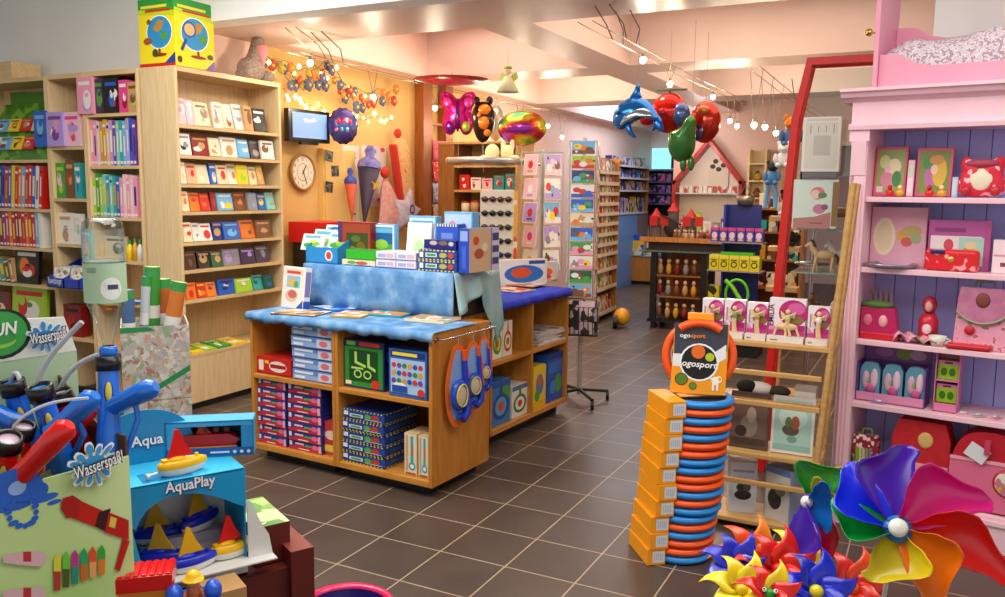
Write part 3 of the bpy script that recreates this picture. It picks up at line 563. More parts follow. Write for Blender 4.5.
# ---- rail and snorkel sets on the side
FSD = Fr(FC.W(CW, 0, 0), 86.4)
r = thing('hanging_rail', 'thin steel rail fixed along the pine side panel', 'rail', FSD.W(0, 0, 0), FSD.yaw)
RZ_ = .868
MB().tube([(.02, -.045, RZ_), (.57, -.045, RZ_)], .006, STEEL).build('rail_bar', r)
for x in (.03, .56): MB().tube([(x, 0, RZ_), (x, -.045, RZ_)], .007, STEEL).cyl((x, .0, RZ_), .014, .006, STEEL, 12, Matrix.Rotation(PI/2, 4, 'X')).build('bracket', r)
def snorkel(i, pc, hw, ztop, zbot, yaw):
    x = FSD.sx(pc, .6, -.05)
    r = thing('snorkel_set', 'blue snorkel and mask set on orange edged card, {}'.format(('largest, at the rail front', 'second along the rail', 'last, by the pale cloth')[i]), 'snorkel set', FSD.W(x, -.05, 0), FSD.yaw+math.radians(yaw), 'snorkel sets on the rail')
    H = ztop-zbot; zc = (ztop+zbot)/2
    def outline(g): return [((hw-g)*math.copysign(abs(math.cos(t))**.8, math.cos(t))*(1-.28*max(0, math.sin(t))), zc+(H/2-g)*math.sin(t)) for t in [2*PI*k/28 for k in range(28)]]
    MB().prism(outline(0), 0, .004, M('#e06a20', .4)).prism(outline(hw*.34), -.003, 0, M('#7fa6dc', .35)).build('backing_card', r)
    B = M('#1d3fc0', .25); K = M('#181c30', .3); zm = zbot+H*.40
    mb = MB(); mb.lathe([(hw*.34, -.012), (hw*.58, -.006), (hw*.66, .012), (hw*.56, .026), (hw*.36, .028)], M('#1f48b8', .25), (-hw*.18, -.02, zm), 20, Matrix.Rotation(PI/2, 4, 'X') @ Matrix.Scale(1.35, 4, (0, 1, 0)))
    mb.build('diving_mask', r)
    MB().tube([(-hw*.18+hw*.42*math.cos(t), -.05, zm+hw*.6*math.sin(t)*(1+.12*math.cos(t))) for t in [2*PI*k/20 for k in range(20)]], hw*.05, M('#d8c832', .35), closed=True).build('mask_rim', r)
    MB().ell((-hw*.18, -.045, zm), (hw*.38, .008, hw*.55), M('#c9b7a4', .15)).build('mask_lens', r)
    MB().tube([(hw*.3, -.02, ztop-H*.2), (hw*.42, -.022, zm+H*.08), (hw*.55, -.025, zm-H*.1), (hw*.48, -.025, zbot+H*.17), (hw*.1, -.03, zbot+H*.1), (-hw*.2, -.03, zbot+H*.16)], [hw*.15, hw*.17, hw*.2, hw*.24, hw*.22, hw*.18], B).build('snorkel_tube', r)
    MB().tube([(hw*.3, -.02, ztop-H*.21), (hw*.26, -.02, ztop-H*.08)], hw*.14, M('#e0521c', .35)).build('snorkel_tip', r)
    MB().tube([(0, 0, ztop-.01), (0, 0, RZ_-.012), (0, .012, RZ_+.008)], .0025, STEEL).build('hook', r)
snorkel(0, 458, .10, .83, .37, -8)
snorkel(1, 473, .08, .82, .42, -22)
snorkel(2, 484, .055, .83, .50, -30)
# ---- on the front cloth
Z1 = .909
x0 = FC.sx(274, Z1, .2); x1 = FC.sx(300, Z1, .2)
pbox(FC, x0, x1, Z1+.001, Z1+.26, .24, .05, M('#f0ece6', .35), 'picture_book_box', 'tall white activity box leaning at the end of the blue step', 'book box', rx=-.12, yaw=-.15, items=[('r', .04, .04, .96, .96, '#efe6dc'), ('r', .1, .8, .9, .94, '#f3d0c0'), ('r', .18, .83, .8, .9, '#d24a3a'), ('r', .2, .5, .8, .78, '#8fbfd8'), ('e', .45, .62, .18, .09, '#e8b04a'), ('e', .62, .58, .1, .08, '#58a05a'), ('e', .45, .3, .28, .15, '#e8b8a0'), ('e', .5, .34, .2, .1, '#c86a5a'), ('p', [(.7, .02), (.98, .02), (.98, .22)], '#2a58b0')], right=[('r', 0, 0, 1, .2, '#2a58b0'), ('r', .1, .3, .9, .9, '#8a80b8')])
MG = [(277, 330, 313, 'brown tan cream', 'dark brown magazine beside the tall white activity box'), (318, 362, 308, 'blue light blue white', 'blue magazine lying against the step near the tall white box'), (338, 372, 315, 'gold cream orange', 'golden yellow magazine on the cloth in front of the blue one'),
      (372, 415, 314, 'teal tan orange', 'teal and tan magazine in the middle of the blue cloth'), (398, 436, 308, 'orange red cream', 'orange red magazine lying close to the blue step'), (412, 458, 320, 'cream grey tan', 'cream magazine near the corner with the steel rail')]
for i, (a, b, py, c, l) in enumerate(MG):
    cs = split_cols(c); p = on_z((a+b)/2, py, Z1); w = min(.32, 1.12*abs(on_z(b, py, Z1).x-on_z(a, py, Z1).x)); mb = MB(); mb.box(-w/2, w/2, -.105, .105, 0, .006+.002*i, M(PAL[cs[0]], .3), top=printed([PAL[c] for c in cs]+['#f2ede2'], 16, i))
    tag(mb.build('magazine', loc=(p.x, p.y-.02, Z1+.002+.003*(i == 4)), rot=(0, 0, FC.yaw+(.2, -.25, .3, .15, -.2, .1)[i])), l, 'magazine')
# ---- on the raised step
ZR = RZ+.004
def rb(a, b, pyt, cs, name, label, cat='toy box', y=RY0+.05, depth=.1, z=ZR, items=None, lean=0, right=None, side=None, yaw=0):
    x0, x1 = FC.sx(a, z, y), FC.sx(b, z, y); h = max(.02, FC.hit((a+b)/2, pyt, y)[1]-z); cs = split_cols(cs)
    return pbox(FC, x0, x1, z+.001+depth*math.sin(lean), z+h+depth*math.sin(lean), y, depth, M(PAL[cs[0]] if not side else side, .35), name, label, cat, items or rart(random.Random(int(a)), cs), rx=-lean, yaw=yaw, right=right)
Yf, Ym, Yb_ = RY0+.04, RY0+.2, RY0+.36
r = thing('counter_display', 'blue open card tray of green picture books on the raised step', 'display', FC.W(FC.sx(306, ZR, Yf), Yf, ZR+.001), FC.yaw)
w = FC.sx(338, ZR, Yf)-FC.sx(306, ZR, Yf)
mb = MB(); TB = M('#2f8fd0', .4); mb.box(0, w, 0, .005, 0, .1, TB).box(0, w, .26, .265, 0, .22, TB).box(0, w, 0, .265, 0, .005, TB)
for xx in (0, w-.004): mb.prism([(0, 0), (.265, 0), (.265, .22), (0, .1)], xx, xx+.004, TB, plane='yz')
mb.art((0, 0, 0), (1, 0, 0), (0, 0, 1), w, .1, [('e', .72, .5, .12, .35, '#d8e8f4'), ('e', .72, .5, .08, .24, '#d8442c')]); mb.build('tray_body', r)
for i in range(5):
    it = [('r', .04, .04, .96, .96, '#eef4ec'), ('e', .4, .3, .3, .16, '#3fa03a'), ('e', .62, .4, .22, .14, '#7cc050'), ('r', .1, .74, .8, .9, '#69b4d8'), ('e', .5, .55, .14, .1, '#e8d24a')]
    pbox(FC, FC.sx(296+(i % 2)*21, ZR, Yf), FC.sx(318+(i % 2)*18.5, ZR, Yf), ZR+.075-.0*(i), ZR+.185+.014*i, Yf+.02+.05*i+.02, .012, M('#e8efe6', .4), 'picture_book', 'green and white picture book, {} from the front in the blue card tray'.format(ORD[i]), 'book', it, 'picture books in the blue card tray', rx=-.35)
rb(338.5, 371, 222, 'dark red brown dark green black', 'game_box', 'dark red box with a green framed window behind the flat green box', y=Ym-.05, depth=.07, items=[('r', 0, 0, .12, 1, '#4a3a7c'), ('r', .14, .04, .98, .96, '#a0442c'), ('r', .26, .12, .92, .74, '#3b4a22'), ('e', .45, .3, .12, .12, '#6f8a2c'), ('e', .7, .4, .13, .14, '#7a5a1c'), ('e', .55, .6, .14, .08, '#57742a')])
rb(342, 375, 260, 'cream tan light blue', 'game_box', 'cream printed box under the flat green box', y=Yf, depth=.12, items=[('r', .03, .1, .97, .9, '#e9dcb4'), ('e', .3, .5, .14, .3, '#5aa84a'), ('e', .6, .45, .18, .32, '#c8603a'), ('r', .1, .0, .9, .12, '#4a78b8')])
zt = FC.hit(358, 260, Yf)[1]+.002
rb(346, 376, 250, 'green', 'game_box', 'flat bright green box lying on the cream printed box', y=Yf, depth=.12, z=zt, items=[('r', .02, .1, .98, .9, '#35b82a')])
rb(373, 395, 224, 'light blue dark blue green', 'picture_book', 'nature book with blue sky and green meadow standing on the step', 'book', y=Ym, depth=.04, items=[('r', .05, .04, .95, .97, '#e6efe0'), ('r', .1, .4, .9, .92, '#1f5f9a'), ('r', .1, .08, .9, .5, '#52a83c'), ('e', .4, .5, .3, .12, '#8fc84a'), ('e', .62, .26, .18, .1, '#e2d23a'), ('r', .1, .78, .9, .9, '#68b4e0')])
wb = [('r', .03, .1, .97, .9, '#e9e4ee'), ('r', .1, .25, .5, .7, '#a8b0d8'), ('r', .55, .25, .9, .75, '#d8b8c4'), ('r', 0, 0, 1, .1, '#7888c0')]
for k in range(2):
    for j in range(2):
        a, b = ((376, 395.5), (396.2, 416))[j]; x0, x1 = FC.sx(a, ZR, Yf), FC.sx(b, ZR, Yf)
        pbox(FC, x0, x1, ZR+.001+k*.05, ZR+.048+k*.05, Yf, .16, M('#dcd8e6', .35), 'craft_box', 'white and lilac craft box, {} layer, {}'.format(('lower', 'upper')[k], ('beside the cream box', 'beside the checked boxes')[j]), 'craft box', wb, 'white craft boxes on the step')
rb(409, 436, 216, 'light blue white', 'game_box', 'light blue box standing behind the white open book', y=Yb_, depth=.06, items=[('r', .04, .04, .96, .96, '#cfe4f0'), ('r', .1, .55, .9, .9, '#4f9fd4'), ('p', [(.1, .6), (.5, .8), (.9, .62), (.9, .5), (.1, .5)], '#f4f6f6')])
rb(405, 429, 223, 'white pale teal', 'picture_book', 'white book with a pale green picture on the white craft boxes', 'book', y=Ym, depth=.03, lean=.12, items=[('r', .03, .03, .97, .97, '#f0f0e6'), ('r', .25, .1, .9, .7, '#d2e6c8'), ('e', .55, .4, .22, .2, '#b4d49c')])
for k in range(2):
    x0, x1 = FC.sx(418.5, ZR, Yf-.015), FC.sx(456.5, ZR, Yf-.015); h = .062
    it = [('r', k_/10, .86, k_/10+.05, 1, '#e8d84e') for k_ in range(10)]+[('r', k_/10, 0, k_/10+.05, .12, '#e8d84e') for k_ in range(10)]+[('r', .04, .25, .14, .75, '#e8ecf2'), ('r', .2, .3, .5, .7, '#dfe3ee'), ('r', .23, .38, .47, .62, '#44a04a'), ('e', .66, .5, .1, .25, '#b8b04a'), ('e', .86, .5, .08, .26, '#c24a34')]
    pbox(FC, x0, x1, ZR+.001+k*(h+.002), ZR+h+k*(h+.002), Yf-.015, .14, M('#24469c', .35), 'puzzle_box', 'blue box with yellow checked edges on the step, {} of two'.format(('lower', 'upper')[k]), 'puzzle box', it, 'checked boxes on the step')
rb(424, 456, 240, 'dark blue purple', 'toy_box', 'dark blue shallow tray box lying on the checked boxes', y=Yf, depth=.12, z=ZR+.13, items=[('r', 0, 0, 1, .4, '#2a1f7c'), ('e', .3, .65, .12, .25, '#c8b8a8'), ('e', .6, .65, .14, .25, '#7a6a4a'), ('e', .85, .6, .08, .25, '#c8c8c0')])
rb(437, 458, 224, 'blue dark blue', 'game_box', 'bright blue box with a checked edge behind the dark blue tray', y=Ym, depth=.08, items=[('r', .05, .03, .95, .93, '#3458c8'), ('r', .2, .3, .75, .8, '#6f8fe0')]+[('r', k/8, .94, k/8+.06, 1, '#efe6b0') for k in range(8)])
rb(444, 472, 212, 'light blue pink white', 'game_box', 'light blue and pink box at the back corner of the step', y=Yb_, depth=.08, items=[('r', .04, .04, .96, .96, '#b8d4ec'), ('e', .3, .6, .2, .24, '#e08aa8'), ('e', .7, .5, .2, .3, '#5f7fd0'), ('r', .1, .1, .9, .3, '#f0e8ee')])
xx = FC.sx(458.5, ZR, Yf)
mb = MB(); BB = M('#2745b4', .35); h = FC.hit(463, 229, Yf)[1]-ZR; w = FC.sx(469, ZR, Yf)-xx; mb.box(0, w, 0, .33, 0, h, BB)
mb.art((0, 0, 0), (1, 0, 0), (0, 0, 1), w, h, [('r', .15, .72, .85, .95, '#8fa8e0'), ('r', .3, .1, .7, .6, '#3c62d0')])
mb.art((w, 0, 0), (0, 1, 0), (0, 0, 1), .33, h, [('r', 0, 0, .72, 1, '#d3b490'), ('e', .22, .72, .1, .1, '#d8492a'), ('e', .32, .42, .16, .12, '#b9533a'), ('e', .5, .56, .1, .1, '#e8d8b8'), ('r', .74, .0, 1, 1, '#c8c8e0'), ('r', .76, .7, .98, .88, '#3a3f78'), ('r', .76, .42, .98, .58, '#3a3f78'), ('r', .76, .14, .98, .3, '#3a3f78')])
tag(mb.build('game_box', loc=FC.W(xx, Yf, ZR+.001), rot=FC.yaw), 'tall blue game box with a tan picture side at the corner of the step', 'game box')
# ---- two-bay unit contents
def b2(a, b, pyt, z, cs, name, label, items, cat='toy box', depth=.1, y=.03, grp=None, front=None):
    x0, x1 = F2.sx(a, z, y), F2.sx(b, z, y); h = F2.hit((a+b)/2, pyt, y)[1]-z
    return pbox(F2, x0, x1, z+.001, z+h, y, depth, M(cs, .35), name, label, cat, items, grp)
def ring(c1, c2, c3): return [('e', .5, .42, .42, .3, c1), ('e', .5, .42, .3, .21, c2), ('e', .5, .42, .15, .11, c3), ('p', [(.42, .7), (.58, .7), (.54, .98), (.46, .98)], c1)]
b2(492, 502, 322, .556, '#e8ece0', 'toy_package', 'white package with a green ring on the upper shelf under the velvet', ring('#3f9a3a', '#e8d84a', '#d8502a'), depth=.14, y=.04)
b2(503, 512, 321, .556, '#e8e4d4', 'toy_package', 'white package with a red and yellow ring beside the green ring package', ring('#c8402c', '#f0e4b0', '#4a8f3c'), depth=.14, y=.04)
b2(491, 510, 381, .106, '#3f78b8', 'toy_package', 'blue package with a large round toy picture on the bottom shelf', [('r', 0, .86, 1, 1, '#2a5ba8'), ('e', .7, .66, .3, .2, '#4f9a3c')]+ring('#1f4f9a', '#5f9fd0', '#c8502a'), depth=.16)
b2(512, 527.5, 385, .106, '#e6e2d4', 'toy_package', 'white package with a red hub ring on the bottom shelf', [('r', 0, .86, 1, 1, '#4a78b0')]+ring('#39804a', '#f0ead8', '#c83f2a'), depth=.16)
b2(533, 545.5, 366, .106, '#e8c92e', 'toy_box', 'yellow toy box with a blue figure on the bottom shelf', [('r', 0, 0, 1, .16, '#d8b018'), ('e', .5, .55, .3, .25, '#3f7fc0'), ('e', .5, .62, .16, .12, '#d8602c'), ('e', .3, .3, .2, .14, '#4f9a3c')], depth=.2)
b2(547, 564.5, 353, .106, '#1f58b8', 'toy_box', 'big blue toy box at the far end of the bottom shelf', [('r', 0, .88, 1, 1, '#153c8a'), ('r', .06, .6, .94, .82, '#2f70cc'), ('e', .7, .35, .25, .2, '#4f9a4c'), ('e', .35, .3, .2, .14, '#3f88d8')], depth=.24)
for i in range(5):
    x0, x1 = F2.sx(535, .56, .06), F2.sx(563, .56, .06)
    tag(MB().box(0, x1-x0-.02, 0, .26, 0, .016, M('#c9c9c8', .5), top=printed(['#e0e0dc', '#8a8fa8', '#5a6078', '#c8c2b8'], 14, i)).build('magazine', loc=F2.W(x0+.01*(i % 3), .03+.012*(i % 2), .557+i*.0175), rot=F2.yaw+.05*(i % 3-1)), 'grey magazine, {} from the bottom of the pile under the velvet cloth'.format(ORD[i]), 'magazine', 'grey magazines under the velvet')
for i, (a, b, py, c) in enumerate([(503, 520, 290, ['#c8522e', '#e8dcc0', '#4f8f5a']), (512, 535, 286, ['#e8e0cc', '#d87a5a', '#8fb0a0']), (525, 548, 282, ['#e4ddd0', '#c8b088', '#d88a5a'])]):
    p = on_z((a+b)/2, py, .942)
    tag(MB().box(-.11, .11, -.14, .14, 0, .008, M(c[1], .4), top=printed(c, 14, i)).build('magazine', loc=(p.x, p.y, .942+.009*i), rot=F2.yaw+.15*(i-1)), 'printed magazine on the velvet cloth, {} from the pale hanging cloth'.format(ORD[i]), 'magazine', 'magazines on the velvet cloth')
# packages leaning at the velvet cloth's far edge
x0 = F2.sx(514, .95, .3); x1 = F2.sx(540, .95, .3)
pbox(F2, x0, x1, .942, 1.14, .33, .05, M('#e8e4de', .35), 'toy_package', 'white package with a blue coiled toy standing on the velvet cloth', 'toy package', [('r', .04, .04, .96, .96, '#e8e6e0'), ('e', .5, .45, .42, .34, '#2f6fc0'), ('e', .44, .5, .22, .2, '#d8562a'), ('r', .6, .82, .95, .95, '#2a4fa0')], yaw=-.55)
x0 = F2.sx(541, .95, .3); x1 = F2.sx(555, .95, .3)
pbox(F2, x0, x1, .942, 1.1, .33, .05, M('#d8cfc4', .35), 'toy_package', 'clear pale package with an orange flower toy on the velvet cloth', 'toy package', [('r', .04, .04, .96, .96, '#cfc4bc'), ('e', .5, .5, .3, .2, '#e8662a'), ('e', .5, .25, .25, .14, '#c84a6a')], yaw=-.55)
# ================================================================== yellow wall
FW = Fr((XL, 5.42), 90)
def wallbox(a, b, y0, y1, d0, d1, mat, front=None):    # on the yellow wall between two pixel corners
    (x0, z1), (x1, z0) = FW.hit(a, y0), FW.hit(b, y1); return x0, x1, z0, z1
# television
r = thing('television', 'small black flat television with a pale blue screen on the yellow wall', 'television', FW.W(.56, 0, 2.2), FW.yaw-.12); r.scale = (.88, 1, .92)
K = M('#101114', .25)
MB().box(-.28, .28, -.17, -.11, -.15, .16, K).box(-.12, .12, -.17, -.13, -.172, -.15, K).build('bezel', r, bevel=.006)
mb = MB(); mb.box(-.235, .235, -.174, -.169, -.115, .13, M('#101114', .2)); mb.art((-.232, -.174, -.112), (1, 0, 0), (0, 0, 1), .464, .239, [('r', 0, 0, 1, 1, M('#86abe6', .2, emit=.28)), ('p', [(.3, .75), (.36, .8), (.5, .72), (.62, .82), (.7, .74), (.62, .66), (.5, .64), (.38, .6), (.34, .68)], M('#d4bfd2', .2, emit=.36))])
mb.build('screen', [c for c in r.children if c.name.startswith('bezel')][0])
MB().box(-.08, .08, -.02, -.005, -.08, .08, K).tube([(0, -.02, 0), (0, -.115, 0)], .02, K).build('wall_bracket', r)
# clock
r = thing('wall_clock', 'round cream wall clock with black numerals on the yellow wall', 'clock', FW.W(.60, 0, 1.80), FW.yaw)
RX = Matrix.Rotation(PI/2, 4, 'X')
MB().lathe([(0, .008), (.158, .008), (.172, .03), (.165, .045), (.148, .04), (.148, .03)], noisy('clock_wood', [(.3, '#9a6a34'), (.7, '#b98446')], 6), (0, 0, 0), 32, RX).build('rim', r)
mb = MB(); mb.lathe([(0, .03), (.15, .03)], M('#efe6d2', .4), (0, 0, 0), 32, RX)
for i in range(12):
    a = PI/2-2*PI*(i+1)/12; mb.text(str(i+1), (.118*math.cos(a)-.014, -.031, .118*math.sin(a)-.013), (1, 0, 0), (0, 0, 1), .028, M('#201a14', .5))
mb.lathe([(.075, .0315), (.08, .0315)], M('#8a7a5a', .5), (0, 0, 0), 32, RX); dl = mb.build('dial', r)
MB().box(-.004, .004, -.037, -.034, -.02, .07, BLACK).build('hour_hand', dl, rot=(0, .55, 0)); MB().box(-.003, .003, -.04, -.037, -.02, .11, BLACK).build('minute_hand', dl, rot=(0, 2.75, 0))
# foil birthday balloon
def foil(name, label, loc, yaw, outline, thick, mat, decor=None, parts=(), rot=None, string=None):
    """A cushion-shaped foil balloon grown from its own outline."""
    r = thing(name, label, 'balloon', loc, rot or yaw); n = len(outline); cx = sum(p[0] for p in outline)/n; cz = sum(p[1] for p in outline)/n
    mb = MB(); mb.add(*cushion(outline, thick, cx, cz), mat, True); mb.build('foil_body', r)
    if string: MB().tube([(cx, 0, min(p[1] for p in outline)), (cx+.01, .0, string)], .002, M('#d8d8d8', .5), 5).build('string', r)
    return r
def cushion(outline, thick, cx, cz, k=7):
    n = len(outline); vs = []; fs = []
    for side in (-1, 1):
        b = len(vs)
        for j in range(k):
            t = 1-j/k; d = thick*math.sqrt(max(0, 1-t*t)); vs += [(cx+(x-cx)*t, side*d, cz+(z-cz)*t) for x, z in outline]
        vs.append((cx, side*thick, cz)); c = len(vs)-1
        for j in range(k-1):
            for i in range(n):
                q = (b+j*n+i, b+j*n+(i+1) % n, b+(j+1)*n+(i+1) % n, b+(j+1)*n+i); fs.append(q if side < 0 else q[::-1])
        for i in range(n):
            q = (b+(k-1)*n+i, b+(k-1)*n+(i+1) % n, c); fs.append(q if side < 0 else q[::-1])
    return vs, fs
def circ(rx, rz, cx=0, cz=0, n=28, f=None): return [(cx+rx*math.cos(t)*(f(t) if f else 1), cz+rz*math.sin(t)*(f(t) if f else 1)) for t in [2*PI*i/n for i in range(n)]]
F_BLUE = M('#2a3f8e', .18, .6); F_RED = M('#c9211f', .16, .55)
bx_, bz_ = FW.hit(343, 126, -.32); p = FW.W(bx_, -.32, bz_); r = foil('foil_balloon', 'round dark blue and red foil balloon floating beside the television', p, FW.yaw-.75, circ(.135, .165, f=lambda t: 1+.03*math.cos(14*t)), .07, noisy('foil_party', [(.35, '#24357c'), (.5, '#5a3d78'), (.6, '#3a5a9a')], 6, rough=.2, metal=.5), string=-.42)
mb = MB()
for x, z, w_, h_, c in [(-.07, .05, .05, .07, '#c83040'), (.0, .06, .045, .07, '#d8384a'), (.07, .05, .05, .07, '#c83040'), (-.03, -.05, .04, .06, '#6f9fd0'), (.04, -.05, .045, .06, '#6f9fd0'), (-.1, -.06, .04, .05, '#d86a7a')]: mb.ell((x*.7, -.064, z*.7), (w_*.42, .01, h_*.42), M(c, .2, .4), 10, 6)
mb.build('raised_print', r)
# cupboard door with photographs
r = thing('wall_cupboard', 'plain yellow cupboard door fixed on the yellow wall below the balloon', 'cupboard', FW.W(.85, 0, .05), FW.yaw)
YC = noisy('yellow_cupboard', [(.3, '#e6bd6c'), (.7, '#ecc87e')], 2, rough=.5)
MB().box(0, .48, -.06, -.001, 0, 1.98, YC).build('carcass', r, bevel=.004); MB().box(.02, .47, -.078, -.061, .02, 1.96, YC).build('door', r, bevel=.004); dr = r.children[-1]; MB().cyl((.44, -.079, 1.36), .012, .014, M('#8a7a50', .4), 10, RX).build('knob', dr)
for i, (px, py, c) in enumerate([(329, 156, '#3a4a34'), (335, 171, '#4a4a46'), (329, 187, '#3a3430')]):
    x, z = FW.hit(px, py, -.08)
    tag(MB().box(-.055, .055, -.002, 0, -.05, .05, printed([c, '#6a6a5a', '#25302a', '#8a8270'], 40, i)).build('photograph', loc=FW.W(x, -.08, z), rot=(0, (.15, -.06, .12)[i], FW.yaw)), 'small dark photograph, {} from the top on the yellow cupboard door'.format(ORD[i]), 'photograph', 'photographs on the cupboard door')
tag(MB().box(.33, .78, -.45, -.08, 1.18, 1.36, M('#d31418', .4)).box(.36, .75, -.42, -.1, 0, 1.179, M('#20160f', .6)).build('storage_box', loc=FW.W(0, 0, 0), rot=FW.yaw, bevel=.004), 'bright red box on a dark stand below the wall clock', 'box')
# posters and school cones
def poster(a, b, label, its, seed):
    (x0, z1), (x1, z0) = FW.hit(*a), FW.hit(*b); mb = MB(); mb.box(0, x1-x0, -.006, -.001, 0, z1-z0, M('#dcd8d6', .5)); mb.art((0, -.006, 0), (1, 0, 0), (0, 0, 1), x1-x0, z1-z0, its)
    tag(mb.build('poster', loc=FW.W(x0, 0, z0), rot=FW.yaw), label, 'poster')
poster((342, 145), (359, 226), 'tall pale poster of a school cone beside the cupboard door', [('r', .2, .9, .8, .93, '#a8a0b0'), ('r', .15, .84, .85, .87, '#a8a0b0'), ('e', .35, .6, .2, .06, '#6a8a4a'), ('e', .35, .3, .2, .06, '#5f8fc0')], 0)
poster((361, 145), (386, 206), 'pale poster with a pink lower edge behind the dark school cone', [('r', .1, .88, .6, .93, '#b8b0b8'), ('e', .85, .95, .1, .04, '#c8404a'), ('r', .05, .02, .95, .14, '#e0b8c0'), ('e', .3, .1, .1, .03, '#8a4a6a'), ('e', .7, .1, .1, .03, '#c05a6a')], 1)
def cone(px, top, bot, R, col, colt, label, star=None):
    x, z1 = FW.hit(px[0], top, -.2); x2, z0 = FW.hit(px[1], bot, -.2); H = z1-z0
    r = thing('school_cone', label, 'school cone', FW.W(x2, -.2, z0), (0, 0, FW.yaw)); sx = (x-x2)
    rot = Matrix.Rotation(math.atan2(sx, H), 4, 'Y')
    MB().lathe([(.004, 0), (R, H*.74), (R*.97, H*.74)], col, (0, 0, 0), 18, rot).build('cone_body', r)
    MB().lathe([(R*1.02, H*.72), (R*1.02, H*.745), (R*.95, H*.8), (R*.35, H*.87), (R*.5, H*.94), (R*.3, H*1.0), (0, H)], colt, (0, 0, 0), 18, rot).build('tulle_top', r)
    if star: MB().prism([(star*(1 if k % 2 == 0 else .5)*math.cos(PI/2+k*PI/5), star*(1 if k % 2 == 0 else .5)*math.sin(PI/2+k*PI/5)) for k in range(10)], -.012, 0, M('#d8a83c', .4)).build('star_badge', r, loc=(sx*.55+.02, -R*.62, H*.52))
    return r
cone((371, 364), 145, 226, .115, M('#2f2740', .6), noisy('blue_tulle', [(.3, '#4a4fa0'), (.7, '#9a90c8')], 14, rough=.8), 'tall dark violet school cone with blue tulle top and golden star', .07)
r = cone((350, 352), 168, 222, .06, M('#c8502c', .6), noisy('navy_tulle', [(.3, '#2a3580'), (.7, '#4f5cb0')], 14, rough=.8), 'small orange red school cone hanging before the tall pale poster')
# cushions hung on the wall
def cushion_thing(px, py, outline, th, mat, label, extra=None, roll=0, d=-.14):
    x, z = FW.hit(px, py, d); r = thing('hanging_cushion', label, 'cushion', FW.W(x, d, z), (0, roll, FW.yaw)); n = len(outline)
    mb = MB(); mb.add(*cushion(outline, th, sum(p[0] for p in outline)/n, sum(p[1] for p in outline)/n), mat, True); mb.build('cushion_cover', r)
    if extra: extra(r)
    return r
sq = lambda w, h: [(w*math.copysign(abs(math.cos(t))**.5, math.cos(t)), h*math.copysign(abs(math.sin(t))**.5, math.sin(t))) for t in [2*PI*i/28 for i in range(28)]]
TANF = noisy('tan_print_fabric', [(.4, '#dca468'), (.6, '#e4b57c'), (.66, '#b8562c')], 30, rough=.85)
def ext(r): MB().box(-.15, -.115, -.05, .05, -.34, .34, M('#c4301f', .8)).build('side_band', r, bevel=.02); MB().ell((-.02, 0, .43), (.06, .03, .05), M('#c4301f', .8)).build('bow', r)
cushion_thing(404, 174, sq(.13, .37), .06, TANF, 'long tan and red bolster cushion hanging crooked on the yellow wall', ext, -.22)
tri = [(-.2, -.27), (-.1, -.29), (.0, -.3), (.12, -.3), (.24, -.28), (.22, -.12), (.16, .0), (.1, .1), (.02, .2), (-.1, .3), (-.14, .2), (-.17, .0), (-.19, -.14)]
cushion_thing(390, 205, tri, .06, noisy('pink_fabric', [(.4, '#dc9a96'), (.6, '#e4aea6')], 30, rough=.85), 'pink pointed cushion hanging under the red bow', lambda r: MB().ell((-.13, -.03, .33), (.07, .03, .06), M('#c8341f', .8)).build('bow', r))
st = [(.27*(1 if k % 2 == 0 else .5)*math.cos(PI/2+k*PI/5), .27*(1 if k % 2 == 0 else .5)*math.sin(PI/2+k*PI/5)) for k in range(10)]
cushion_thing(407, 212, st, .06, noisy('grey_blue_fabric', [(.4, '#b9aabc'), (.6, '#c8bccb')], 30, rough=.85), 'pale grey star cushion with a dark ring hanging below the tan bolster', lambda r: MB().lathe([(.03, .06), (.05, .06)], M('#4a3a6a', .6), (0, -.004, .03), 16, RX).build('ring_badge', r), .2, -.2)
# wall bars with cloth samples
r = thing('wall_bars', 'brown wooden wall bars between the yellow wall and the balloons', 'wall bars', FW.W(0, 0, 0), FW.yaw)
BAR = noisy('bar_wood', [(.3, '#8a4a1c'), (.7, '#ab6428')], 4, (8, 8, 1), .4)
MB().box(2.50, 2.69, -.12, -.002, 0, 2.84, BAR).build('post', r, bevel=.004); MB().box(2.98, 3.14, -.12, -.002, 0, 2.84, BAR).build('post', r, bevel=.004)
for z in (.6, 1.0, 1.4, 1.8, 2.2, 2.4, 2.6): MB().box(2.69, 2.98, -.08, -.05, z-.015, z+.015, BAR).build('rung', r)
def cloth(c, sp, sc): return noisy('sample_'+c.strip('#'), [(.5, c), (.6, c), (.64, sp)], sc, rough=.9, detail=1)
for i, (z1, z0, mat, l) in enumerate([(2.21, 1.98, cloth('#e0627e', '#8a2c3c', 30), 'pink patterned'), (1.975, 1.74, cloth('#cf1a2c', '#f0d8d8', 55), 'red dotted'), (1.735, 1.5, cloth('#a9a2b4', '#5a5a80', 40), 'grey patterned'), (1.495, 1.32, cloth('#b89a8a', '#5a4038', 40), 'brown patterned')]):
    tag(MB().sheet([[(2.68+.3*a/8, -.13-.008*math.sin(a*1.3+b), z0+(z1-z0)*b/4) for a in range(9)] for b in range(5)], mat).build('cloth_sample', loc=FW.W(0, 0, 0), rot=FW.yaw, solid=.004), l+' cloth sample hanging on the wooden wall bars', 'cloth', 'cloth samples on the wall bars')
